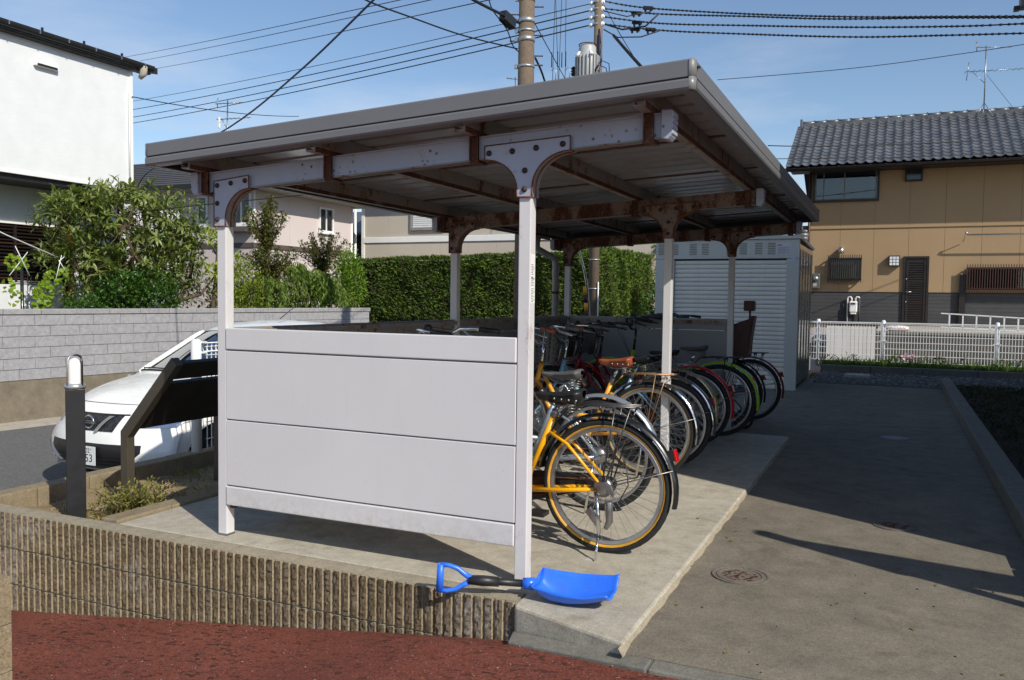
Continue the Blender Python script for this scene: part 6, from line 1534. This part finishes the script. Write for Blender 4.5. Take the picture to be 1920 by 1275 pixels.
mb.build('pavement_grit', [paint('pale_grit', C(150, 138, 130), 0.8, 0.2, 30), paint('dark_grit', C(60, 48, 44), 0.9, 0.2, 30)])['kind'] = 'stuff'
mb = MB()
for k in range(26):
    x, y = (r.uniform(-.88, -.80), r.uniform(3.1, 6.5)) if k < 8 else (r.uniform(.55, .69), r.uniform(3.6, 9)) if k < 18 else (r.uniform(-1.3, .6), r.uniform(3.05, 5)); a = r.uniform(0, 6.28)
    leaf(mb, (x, y, -.027 if x > -.9 else .004), (math.cos(a), math.sin(a), .12), (0, 0, 1), r.uniform(.02, .04), .014, 0, .3)
mb.build('fallen_leaves', M['lf_dry'])['kind'] = 'stuff'
# little stones and grit on the lane
mb = MB()
for k in range(18):
    x, y = r.uniform(-.75, .6), r.uniform(3.05, 4.6); s_ = r.uniform(.003, .007); mb.sphere((x, y, -.031), (s_, s_ * .8, s_ * .7), 5, 4)
mb.build('grit', M['dsoil'])['kind'] = 'stuff'

# ------------------------------------------------------------------ off camera to the right: the building whose shade falls on the lane, and an unseen board shaped to cast the pointed shadow there
nb = thing('neighbour_building', 'unseen dark grey building right of the lane, shaped to shade it', 'building', (3.4, 10, -0.05))
MB().box(2.25, 4.5, 4.18, 15.2, -0.3, 8.4).build('wall', paint('neighbour_render', C(96, 94, 90), 0.8, 0.05, 1), nb)  # footprint, height and dark grey chosen for the shade it throws
MB().box(2.25, 4.5, 4.17, 15.21, 8.403, 8.6).build('roof_slab', M['slate'], nb)
MB().box(2.25, 3.2, 15.22, 16.95, -0.3, 2.15).build('shade_annex', bpy.data.materials['neighbour_render'], nb)  # unseen low block added to shade the gravel and far kerb
for k in range(3):
    for z in (1.0, 4.2): MB().box(2.22, 2.249, 5.0 + k * 2.7, 6.2 + k * 2.7, z, z + 1.2).build('window', M['pane'], nb)
sbd = thing('board_on_posts', 'unseen grey board on posts, shaped to cast the pointed lane shadow', 'board', (2.6, 3.5, -0.05))
c0 = Vector((1.64, 3.65, 0)); dd = Vector((.986, -.166, 0))
mb = MB(); p1 = c0 + dd * 2.2
mb.bar((c0.x, c0.y, 1.67), (p1.x, p1.y, 1.67), .03, .66); mb.build('panel', M['shed'], sbd)
for f in (0.03, 2.15):
    p = c0 + dd * f; MB().box(p.x - .03, p.x + .03, p.y + .02, p.y + .08, -0.3, 2.0).build('post', M['galv'], sbd)
# ------------------------------------------------------------------ bicycles
WR = 0.345
def wheel_meshes():
    tw = MB(); tw.tube([(WR * 0.945 * math.cos(2 * PI * k / 44), 0, WR * 0.945 * math.sin(2 * PI * k / 44)) for k in range(44)], .0195, 10, closed=True)
    tyre = tw.mesh('tyre', [M['tyre']])
    sw = MB()
    for sg in (-1, 1):
        vs = []
        for k in range(44):
            a = 2 * PI * k / 44
            for rr, yy in ((.304, .0125), (.307, .0165), (.311, .0190), (.3155, .0198)): vs.append((rr * math.cos(a), sg * yy, rr * math.sin(a)))
        fs = []
        for k in range(44):
            k2 = (k + 1) % 44
            for q in range(3):
                f = (k * 4 + q, k * 4 + q + 1, k2 * 4 + q + 1, k2 * 4 + q); fs.append(f if sg > 0 else f[::-1])
        sw.add(vs, fs, 0, True)
    rim = MB(); rim.lathe([(.284, -.009), (.283, .009), (.296, .0115), (.306, .0115), (.306, -.0115), (.296, -.0115), (.284, -.009)], (0, 0, 0), 44, 0, 'y')
    sp = MB()
    for k in range(36):
        a = 2 * PI * k / 36; sg = 1 if k % 2 else -1; b = a + (0.62 if (k // 2) % 2 else -0.62)
        sp.tube([(.026 * math.cos(b), sg * .026, .026 * math.sin(b)), (.288 * math.cos(a), sg * .003, .288 * math.sin(a))], .0013, 3, cap=False)
    hub = MB(); hub.tube([(0, -.034, 0), (0, -.026, 0), (0, -.020, 0), (0, .020, 0), (0, .026, 0), (0, .034, 0)], [.012, .030, .018, .018, .030, .012], 14); hub.tube([(0, -.075, 0), (0, .075, 0)], .006, 8)
    dr = MB(); dr.lathe([(.0005, -.062), (.046, -.058), (.052, -.046), (.052, -.030)], (0, 0, 0), 18, 0, 'y')
    return tyre, sw, rim, sp, hub, dr
TYRE, SWM, RIMM, SPM, HUBM, DRM = wheel_meshes()
SW_GUM = SWM.mesh('sidewall', [M['gum']]); SW_BLK = SWM.mesh('sidewall', [M['tyre']]); SW_TAN = SWM.mesh('sidewall', [paint('tan_sidewall', C(150, 124, 84), 0.6, 0.15, 12)])
RIM_ME = RIMM.mesh('rim', [M['alu']]); SP_ME = SPM.mesh('spokes', [M['chrome']]); HUB_ME = HUBM.mesh('hub', [M['steel']]); DR_ME = DRM.mesh('drum_brake', [M['steel']])
def add_wheel(bk, name, x, z, sw, rear):
    w = inst(TYRE, name, bk, ORG[bk.name] + Vector((x, 0, z)))
    w.rotation_euler = (0, rnd.uniform(0, 6), 0); ORG[w.name] = Vector((0, 0, 0))
    for me, nm in ((sw, 'sidewall'), (RIM_ME, 'rim'), (SP_ME, 'spokes'), (HUB_ME, 'hub')):
        o = inst(me, nm, w, (0, 0, 0))
        if nm == 'spokes': o['kind'] = 'stuff'
    if rear: o = inst(DR_ME, 'drum_brake', w, (0, 0, 0))
    return w
def fender(bk, name, x, z, a0, a1, mat, R_=.375, wd_=.030, parent=None):
    n = 34; prof = [(-wd_, -.016), (-wd_ * .8, -.004), (-wd_ * .3, .003), (wd_ * .3, .003), (wd_ * .8, -.004), (wd_, -.016)]
    mb = MB(); vs = []
    for k in range(n + 1):
        a = rad(a0 + (a1 - a0) * k / n)
        for yy, dr_ in prof: vs.append((x + (R_ + dr_) * math.cos(a), yy, z + (R_ + dr_) * math.sin(a)))
    mb.add(vs, [(k * 6 + q, k * 6 + q + 1, (k + 1) * 6 + q + 1, (k + 1) * 6 + q) for k in range(n) for q in range(5)], 0, True)
    return mb.build(name, mat, bk, local=True)
def saddle(bk, x, z, mat, leather=False, springs=True):
    mb = MB()
    def fn(u, v):
        # v: along length nose(-x) to rear(+x); u around
        a = 2 * PI * u; s_ = v; w = .022 + .075 * max(0, (s_ - .35) / .65) ** .75 if s_ > .35 else .022 + .006 * s_
        if s_ > .93: w *= math.sqrt(max(0, 1 - ((s_ - .93) / .07) ** 2)) * .25 + .75
        e = .45 if s_ in (0.0, 1.0) else 1
        h = (.020 + .022 * s_) * e; top = .012 * math.sin(PI * s_) * -1 + .018 * s_
        cz_ = math.sin(a); zz = (h * .6 if cz_ > 0 else (h * 1.5 if leather else h)) * cz_
        return (x - .16 + .27 * s_, w * e * math.cos(a) * (1.0 if cz_ > -.2 else .88), z + top + zz)
    mb.grid(fn, 18, 16, 0, True, True)
    vs = mb.v
    s_ = mb.build('saddle', mat, bk, local=True)
    m2 = MB()
    if springs:
        for sg in (-1, 1): m2.tube([(x + .06 + .022 * math.cos(q * 1.1), sg * .055 + .022 * math.sin(q * 1.1), z - .03 - .0028 * q) for q in range(22)], .004, 5)
    m2.tube([(x - .14, 0, z - .01), (x - .05, .02, z - .055), (x + .07, .05, z - .05)], .005, 5); m2.tube([(x - .14, 0, z - .01), (x - .05, -.02, z - .055), (x + .07, -.05, z - .05)], .005, 5)
    m2.build('saddle_spring', M['steel'], s_, local=True)
    if leather:
        m3 = MB()
        for sg in (-1, 1):
            for q in range(4): m3.sphere((x - .04 + .045 * q, sg * (.042 + .014 * q), z - .018), .006, 6, 4)
        m3.build('rivet', M['alu'], s_, local=True)
    return s_
def bicycle(label, loc, rotz, fr, fend, seat, sw=SW_BLK, rack=None, basket=None, bar='steel', stand='center', reflector=True, sz=.83, leather=False, grip='blackp', hx=0.0, chaincase='blackp', fendr=None, lean=0.0, bz=0.0, grey_basket=False):
    o = thing('bicycle', label, 'bicycle', loc, 'bicycles parked side by side under the shelter', rotz)
    o.rotation_euler = (lean, 0, rotz); ORG[o.name] = Vector((0, 0, 0)); H = WR
    F = M[fr]; FX = -1.12
    mb = MB()
    bb = (-.46, 0, .285); sc_ = (-.315, 0, .62); st = (-.285, 0, .70)
    hb, ht = (-.905, 0, .655), (-.865, 0, .80)
    mb.tube([bb, st], .0165, 10); mb.tube([hb, ht], .0205, 10)
    mb.tube([(-.90, 0, .67), (-.80, 0, .47), (-.66, 0, .335), bb], .020, 10)
    mb.tube([(-.875, 0, .765), (-.76, 0, .57), (-.58, 0, .42), (-.40, 0, .415)], .0165, 10)
    mb.tube([(bb[0], -.045, bb[2]), (bb[0], .045, bb[2])], .024, 12)
    for sg in (-1, 1):
        mb.tube([(bb[0] + .03, sg * .030, bb[2] + .002), (-.24, sg * .042, .305), (-.02, sg * .062, H - .008)], [.013, .012, .010], 8)
        mb.tube([(sc_[0] + .01, sg * .020, sc_[2] - .02), (-.20, sg * .040, .55), (-.005, sg * .064, H + .012)], [.010, .009, .008], 8)
        mb.obox((-.004, sg * .064, H), (.022, 0, 0), (0, .003, 0), (0, 0, .022))
    fo = mb.build('frame', F, o, local=True)
    fk = MB(); fk.tube([hb, (-.915, 0, .63)], .018, 8)
    for sg in (-1, 1): fk.tube([(-.912, sg * .012, .635), (-.93, sg * .050, .60), (-.99, sg * .055, .48), (FX + .03, sg * .055, .38), (FX, sg * .058, H)], [.014, .014, .012, .009, .008], 8)
    fk.build('fork', F, o, local=True)
    rw = add_wheel(o, 'rear_wheel', 0, H, sw, True); add_wheel(o, 'front_wheel', FX, H, sw, False)
    fr_ = fender(o, 'rear_fender', 0, H, -12, 170, M[fendr or fend]); ff_ = fender(o, 'front_fender', FX, H, 30, 190, M[fend])
    for sg in (-1, 1):
        MB().tube([(0, sg * .07, H), (.372 * math.cos(rad(18)), sg * .028, H + .372 * math.sin(rad(18)))], .0028, 5).build('fender_stay', M['steel'], fr_, local=True)
        MB().tube([(FX, sg * .065, H), (FX - .372, sg * .028, H + .02)], .0028, 5).build('fender_stay', M['steel'], ff_, local=True)
    # seat post and saddle
    MB().tube([st, (st[0] + .045, 0, sz - .05)], .0125, 8).build('seat_post', M['chrome'], o, local=True)
    MB().tube([(st[0] - .006, 0, st[2] - .02), (st[0] + .004, 0, st[2] + .02)], .021, 8).build('seat_clamp', M['steel'], o, local=True)
    saddle(o, st[0] + .05, sz, M[seat], leather)
    # stem, bar, grips, levers
    BX, BZ_ = -.845 + hx, .955 + bz
    hbm = MB(); hbm.tube([ht, (BX, 0, BZ_)], .0125, 8)
    for sg in (-1, 1):
        hbm.tube([(BX, 0, BZ_), (BX - .03, sg * .07, BZ_ + .01), (BX - .055, sg * .15, BZ_ + .085), (BX - .02, sg * .23, BZ_ + .125), (BX + .06, sg * .275, BZ_ + .125), (BX + .20, sg * .29, BZ_ + .11)], .0115, 8)
    hb_ = hbm.build('handlebar', M['chrome'] if bar == 'steel' else M['blackm'], o, local=True)
    for sg in (-1, 1):
        MB().tube([(BX + .09, sg * .279, BZ_ + .123), (BX + .21, sg * .291, BZ_ + .109)], .0165, 8).build('grip', M[grip], hb_, local=True)
        mb = MB(); mb.tube([(BX - .00, sg * .245, BZ_ + .118), (BX + .03, sg * .26, BZ_ + .085), (BX + .15, sg * .29, BZ_ + .060)], [.009, .007, .006], 6); mb.build('brake_lever', M['alu'] if bar == 'steel' else M['blackp'], hb_, local=True)
        mb = MB(); mb.tube([(BX - .01, sg * .235, BZ_ + .115), (BX - .16, sg * .16, BZ_ + .13), (BX - .17, sg * .05, BZ_ - .02), (-.89, 0, .72)], .0026, 5); mb.build('brake_cable', M['blackp'], hb_, local=True)
    MB().sphere((BX + .02, -.20, BZ_ + .14), (.028, .028, .022), 10, 6).build('bell', M['blackp'], hb_, local=True)
    # crank, pedals, chain case
    ck = MB()
    ck.tube([(bb[0], -.075, bb[2]), (bb[0], .075, bb[2])], .008, 8); ck.bar((bb[0], -.072, bb[2]), (bb[0] + .14, -.078, bb[2] - .09), .010, .018); ck.bar((bb[0], .072, bb[2]), (bb[0] - .14, .078, bb[2] + .09), .010, .018)
    ck = ck.build('crank', M['steel'], o, local=True)
    for sx, sz_, sg in ((.14, -.09, -1), (-.14, .09, 1)):
        c0 = (bb[0] + sx, sg * .125, bb[2] + sz_); MB().obox(c0, (.045, 0, 0), (0, .042, 0), (0, 0, .012)).build('pedal', M['blackp'], ck, bevel=.004, local=True)
    cc = MB()
    pth = [(bb[0] - .085, bb[2]), (bb[0] - .06, bb[2] + .065), (bb[0], bb[2] + .088), (-.10, H + .045), (.03, H + .035), (.045, H), (.03, H - .035), (-.10, H - .045), (bb[0], bb[2] - .082), (bb[0] - .06, bb[2] - .06)]
    cc.prism(pth, lambda a, b, c_: (a, c_, b), .045, .066); cc.build('chain_case', M[chaincase], o, bevel=.006, local=True)
    ch = MB(); ch.tube([(bb[0], .040, bb[2] + .05), (-.02, .040, H + .028)], .004, 5); ch.tube([(bb[0], .040, bb[2] - .05), (-.02, .040, H - .028)], .004, 5); ch.build('chain', M['chain'], o, local=True)
    # rack
    if rack:
        rk_ = MB(); z = H + .415
        for yy in (-.055, 0, .055): rk_.tube([(-.20, yy * .5, z - .015), (-.10, yy, z), (.17, yy, z + .004)], .005, 6)
        rk_.tube([(.17, -.055, z + .004), (.195, -.03, z + .006), (.195, .03, z + .006), (.17, .055, z + .004)], .005, 6)
        for xx in (-.08, .03, .13): rk_.tube([(xx, -.06, z - .002), (xx, .06, z - .002)], .004, 5)
        rk_.tube([(-.20, 0, z - .015), (-.26, 0, z - .08), (sc_[0] + .01, 0, sc_[2] + .03)], .006, 6)
        for sg in (-1, 1):
            rk_.tube([(.06, sg * .058, z), (.0, sg * .072, H)], .0042, 6); rk_.tube([(.14, sg * .058, z), (.012, sg * .072, H)], .0042, 6)
            for xx in (-.02, .05, .14): rk_.tube([(xx, sg * .055, z), (xx, sg * .050, z - .022)], .006, 6)
        rk_.build('rear_rack', M[rack], o, local=True)
    # kick stand
    ks = MB()
    if stand == 'center':
        for sg in (-1, 1): ks.tube([(-.02, sg * .078, H - .02), (-.03, sg * .10, .18), (-.05, sg * .13, .006)], .008, 8)
        ks.tube([(-.05, -.13, .006), (-.05, .13, .006)], .008, 8)
    else:
        ks.tube([(-.03, -.075, H - .02), (-.01, -.085, .22), (.0, -.10, .12)], .011, 8); ks.tube([(.0, -.10, .13), (.006, -.17, -.005)], .007, 8); ks.obox((-.035, -.085, .20), (.03, 0, -.035), (0, .012, 0), (.012, 0, .012))
    ks.build('kick_stand', M['chrome'], o, local=True)
    if stand == 'side':
        mb = MB(); mb.lathe([(.0005, -.084), (.026, -.083), (.036, -.076), (.036, -.060)], (0.0, 0, H), 16, 0, 'y'); mb.prism([(-.04, .028), (.015, .038), (.05, .02), (.068, -.02), (.058, -.045), (.044, -.022), (.02, .0), (-.036, -.02)], lambda a, b, c_: (a + .005, c_, H + b), -.084, -.070)
        mb.tube([(.045, -.085, H - .06), (.05, -.085, H - .16), (.03, -.085, H - .20)], [.022, .020, .012], 8); mb.build('hub_cover', M['steel'], o, bevel=.003, local=True)
        mb = MB(); mb.tube([(-.015, -.088, H), (-.015, -.10, H)], .011, 8); mb.build('axle_nut', M['rust'], o, local=True)
        mb = MB(); mb.tube([(.02, -.08, H + .05), (.0, -.07, H + .12), (.06, -.06, H + .16), (.13, -.07, H + .12), (.14, -.07, H + .03), (.10, -.08, H - .05)], .003, 5); mb.build('gear_cable', M['blackp'], o, local=True)
    if reflector:
        a = rad(28); c0 = (.395 * math.cos(a), 0, H + .395 * math.sin(a)); rb_ = MB().obox((c0[0] - .01, 0, c0[2]), (.014, 0, .004), (0, .018, 0), (-.006, 0, .026)).build('reflector_mount', M['blackp'], o, local=True)
        MB().obox((c0[0] + .012, 0, c0[2] + .002), (.006, 0, .002), (0, .020, 0), (-.008, 0, .030)).build('reflector', M['reflex'], rb_, bevel=.003, local=True)
    # lamp and basket
    if basket:
        bm = MB(); x0, x1, xb0, xb1 = BX - .36, BX - .06, BX - .31, BX - .10; z1, z0 = BZ_ + .08, BZ_ - .17
        def ring(f, rr): # horizontal ring at fraction f from bottom
            xa = xb0 + (x0 - xb0) * f; xb_ = xb1 + (x1 - xb1) * f; hw = .12 + .05 * f; z = z0 + (z1 - z0) * f
            return [(xa, -hw, z), (xb_, -hw, z), (xb_, hw, z), (xa, hw, z)]
        if grey_basket:
            for f in range(8): q = ring(f / 7, 0); bm.tube(q, .008 if f < 7 else .012, 6, closed=True, smooth=False)
            for k in range(4):
                for q in range(7):
                    a, b = Vector(ring(0, 0)[k]), Vector(ring(0, 0)[(k + 1) % 4]); c_, d = Vector(ring(1, 0)[k]), Vector(ring(1, 0)[(k + 1) % 4]); p0, p1 = a.lerp(b, q / 7), c_.lerp(d, q / 7); bm.bar(p0, p1, .022, .004)
        else:
            for f in range(9): bm.tube(ring(f / 8, 0), .0022 if f < 8 else .006, 5, closed=True, smooth=False)
            for k in range(4):
                for q in range(14):
                    a, b = Vector(ring(0, 0)[k]), Vector(ring(0, 0)[(k + 1) % 4]); c_, d = Vector(ring(1, 0)[k]), Vector(ring(1, 0)[(k + 1) % 4]); bm.tube([a.lerp(b, q / 14), c_.lerp(d, q / 14)], .002, 4)
        q = ring(0, 0); bm.add(q, [(0, 1, 2, 3)], 0)
        bk_ = bm.build('basket', M[basket], o, local=True)
        MB().tube([(BX - .05, 0, BZ_ - .03), (BX - .08, 0, z0)], .010, 6).build('basket_stay', M['steel'], bk_, local=True)
    return o
A_ = PI
# local frame: rear wheel hub at x = 0, front wheel toward -x (toward the back wall)
b1 = bicycle('nearest yellow bicycle with black mudguards and black leather saddle beside the blue shovel', (-1.325, 4.10, .002), 0.0, 'yellow', 'blackm', 'vinyl', SW_GUM, 'dsteel', None, 'steel', 'side', True, .80, True, hx=-.12, bz=.04)
fr1 = bicycle('silver grey bicycle with grey padded saddle second from the front', (-1.63, 4.92, .002), 0.02, 'greyf', 'greyf', 'gvinyl', SW_BLK, None, None, 'black', 'center', False, .83, bz=-.06)
bicycle('amber bicycle with brown leather saddle and rusty rack', (-1.625, 6.02, .002), -0.02, 'orange', 'chrome', 'leather', SW_TAN, 'bronze', None, 'steel', 'center', False, .845, True, grip='leather')
bicycle('light blue bicycle with grey plastic basket and white reflector', (-1.60, 6.48, .002), 0.01, 'sblue', 'chrome', 'vinyl', SW_BLK, None, 'gvinyl', 'steel', 'center', True, .83, grip='gvinyl', grey_basket=True)
bicycle('dark red bicycle with black wire basket and champagne mudguards', (-1.70, 7.12, .002), 0.0, 'maroon', 'gold', 'vinyl', SW_BLK, 'steel', 'blackp', 'black', 'center', False, .80)
bicycle('dark red bicycle with bright red mudguard and red tail reflector', (-1.64, 7.52, .002), 0.01, 'maroon', 'redp', 'vinyl', SW_BLK, None, 'blackp', 'black', 'center', True, .83)
bicycle('lime green bicycle with lime rear mudguard', (-1.52, 8.20, .002), -0.01, 'lime', 'lime', 'gvinyl', SW_BLK, 'blackm', None, 'black', 'center', False, .84, bz=.05)
bicycle('matt black bicycle squeezed between the lime one and the child seat bicycle', (-1.66, 8.86, -.032), 0.01, 'blackm', 'blackm', 'vinyl', SW_BLK, None, 'blackp', 'black', 'center', True, .82, bz=.05)
b8 = bicycle('black bicycle with brown child seat just outside the far end of the shelter', (-1.60, 9.22, -.032), 0.02, 'blackm', 'blackm', 'vinyl', SW_BLK, 'blackm', None, 'black', 'center', True, .82, bz=.10)
b9 = bicycle('wine red bicycle with wine mudguard farthest back, in front of the shed', (-1.47, 9.72, -.032), -0.02, 'wine', 'wine', 'vinyl', SW_BLK, 'blackm', None, 'black', 'center', True, .80, bz=.08)
# child seat on the rack of the black bicycle
cs = MB(); z = .765
cs.box(-.10, .20, -.12, .12, z, z + .05); cs.hexa([(.14, -.13, z + .05), (.20, -.13, z + .05), (.20, .13, z + .05), (.14, .13, z + .05), (.21, -.11, z + .42), (.25, -.11, z + .42), (.25, .11, z + .42), (.21, .11, z + .42)])
for sg in (-1, 1): cs.hexa([(-.12, sg * .13 - .01, z - .08), (.20, sg * .13 - .01, z - .02), (.20, sg * .13 + .01, z - .02), (-.12, sg * .13 + .01, z - .08), (-.04, sg * .13 - .01, z + .30), (.23, sg * .12 - .01, z + .40), (.23, sg * .12 + .01, z + .40), (-.04, sg * .13 + .01, z + .30)])
cso = cs.build('child_seat', paint('seat_brown', C(74, 40, 34), 0.5, 0.15, 8), b8, bevel=.012, local=True)
MB().box(.13, .24, -.075, .075, z + .47, z + .58).build('head_rest', bpy.data.materials['seat_brown'], cso, bevel=.012, local=True)
for sg in (-1, 1): MB().tube([(.19, sg * .045, z + .30), (.19, sg * .045, z + .50)], .006, 6).build('head_rest_rod', M['blackm'], cso, local=True)
# small training wheel on its far end
tw = MB(); tw.tube([(-.02 + .085 * math.cos(2 * PI * k / 20), -.20, .10 + .085 * math.sin(2 * PI * k / 20)) for k in range(20)], .020, 8, closed=True)
two = tw.build('training_wheel', M['tyre'], b8, local=True); two.location = (.20, -.02, 0.0)
mb = MB(); mb.lathe([(.0005, -.02), (.03, -.022), (.066, -.010), (.072, -.016)], (-.02, -.20, .10), 16, 0, 'y'); mb.build('hub_cap', M['white'], two, local=True)
MB().tube([(-.02, -.20, .10), (-.06, -.12, .22), (-.20, -.07, .345)], .008, 6).build('training_arm', M['blackm'], two, local=True)

# ------------------------------------------------------------------ blue snow shovel
sv = thing('snow_shovel', 'blue plastic snow shovel with black shaft lying at the foot of the near post', 'shovel', (-1.30, 3.30, 0.0))
# blade: scoop whose axis runs from the handle socket (left) to the cutting edge (right); it lies on one side so the open face looks at the camera and up
B0, B1 = Vector((-1.385, 3.335, .075)), Vector((-1.045, 3.345, .115))
ax = (B1 - B0).normalized(); upv = Vector((0, .25, 1)); side = ax.cross(upv).normalized(); upv = side.cross(ax).normalized()
def blade(u, v):
    # u along from socket to cutting edge, v across from the camera-side lip to the far lip
    x = -1.385 + .345 * u; t_ = 2 * v - 1; yc = 3.338 + .010 * u
    hw = .070 + .026 * math.sin(PI * min(1, u * 1.15) * .5) - .014 * u * u
    bot = .006 + .050 * (1 - min(1, u / .30)) ** 2 + .050 * max(0, (u - .42) / .58) ** 1.5
    back = .112 - .012 * math.sin(PI * u) + .010 * u; front = .070 - .010 * math.sin(PI * u) + .016 * max(0, u - .7) / .3
    lip = front if t_ < 0 else back; z = bot + (lip - bot) * abs(t_) ** 2.6
    y = yc + hw * (math.copysign(abs(t_) ** .75, t_))
    if .2 < v < .8: z += .005 * max(0, math.sin((v - .2) / .6 * 4 * 2 * PI)) * max(0, min(1, (u - .5) * 4))
    if u > .94: z += .006 * (u - .94) / .06 * (1 if t_ > 0 else -.6)
    return (x, y, z)
mb = MB()
NU_, NV2 = 30, 26
mb.grid(blade, NU_, NV2)
bl_ = mb.build('blade', M['bluep'], sv); so = bl_.modifiers.new('solid', 'SOLIDIFY'); so.thickness = .006; so.offset = 0
# back wall of the scoop at the socket end
mb = MB(); rim_ = [blade(0.0, k / 20) for k in range(21)]
cen = (-1.388, 3.338, .085); mb.add(rim_ + [cen], [(k, k + 1, 21) for k in range(20)], 0, True); o = mb.build('blade_back', M['bluep'], sv)
mb = MB(); mb.tube([(-1.39, 3.33, .062), (-1.44, 3.318, .060)], [.028, .024], 12); mb.build('socket', M['bluep'], sv)
mb = MB(); mb.tube([(-1.43, 3.32, .060), (-1.62, 3.232, .072)], [.0165, .0165], 12); mb.build('shaft', M['blackp'], sv)
mb = MB(); mb.tube([(-1.535, 3.272, .066), (-1.60, 3.24, .071), (-1.655, 3.214, .075)], [.0215, .024, .020], 12); mb.build('shaft_grip', M['blackp'], sv)
# D grip
hd = Vector((-1.62, 3.232, .072)); dv = Vector((-.20, -.088, .012)).normalized(); e0 = Vector((-1.645, 3.219, .075))
up2 = Vector((0.02, -.05, 1)); up2 = (up2 - dv * up2.dot(dv)).normalized()
T_ = e0 + dv * .135
mb = MB(); mb.tube([e0 - dv * .02, e0 + dv * .012], [.021, .019], 12)
for sg in (-1, 1): mb.tube([e0 + dv * .002 + up2 * sg * .008, e0 + dv * .030 + up2 * sg * .024, e0 + dv * .062 + up2 * sg * .047, e0 + dv * .10 + up2 * sg * .058, T_ + up2 * sg * .058], [.014, .012, .011, .010, .011], 8)
mb.tube([T_ - up2 * .062, T_ + up2 * .062], [.0155, .0155], 12); mb.build('d_grip', M['bluep'], sv)
t_ = thing('small_label', 'little clear tag lying on the slab under the yellow bicycle', 'tag', (-1.36, 3.93, 0)); MB().box(-1.375, -1.335, 3.93, 3.97, .001, .003).build('sheet', paint('tag_clear', C(196, 196, 198), 0.3), t_)
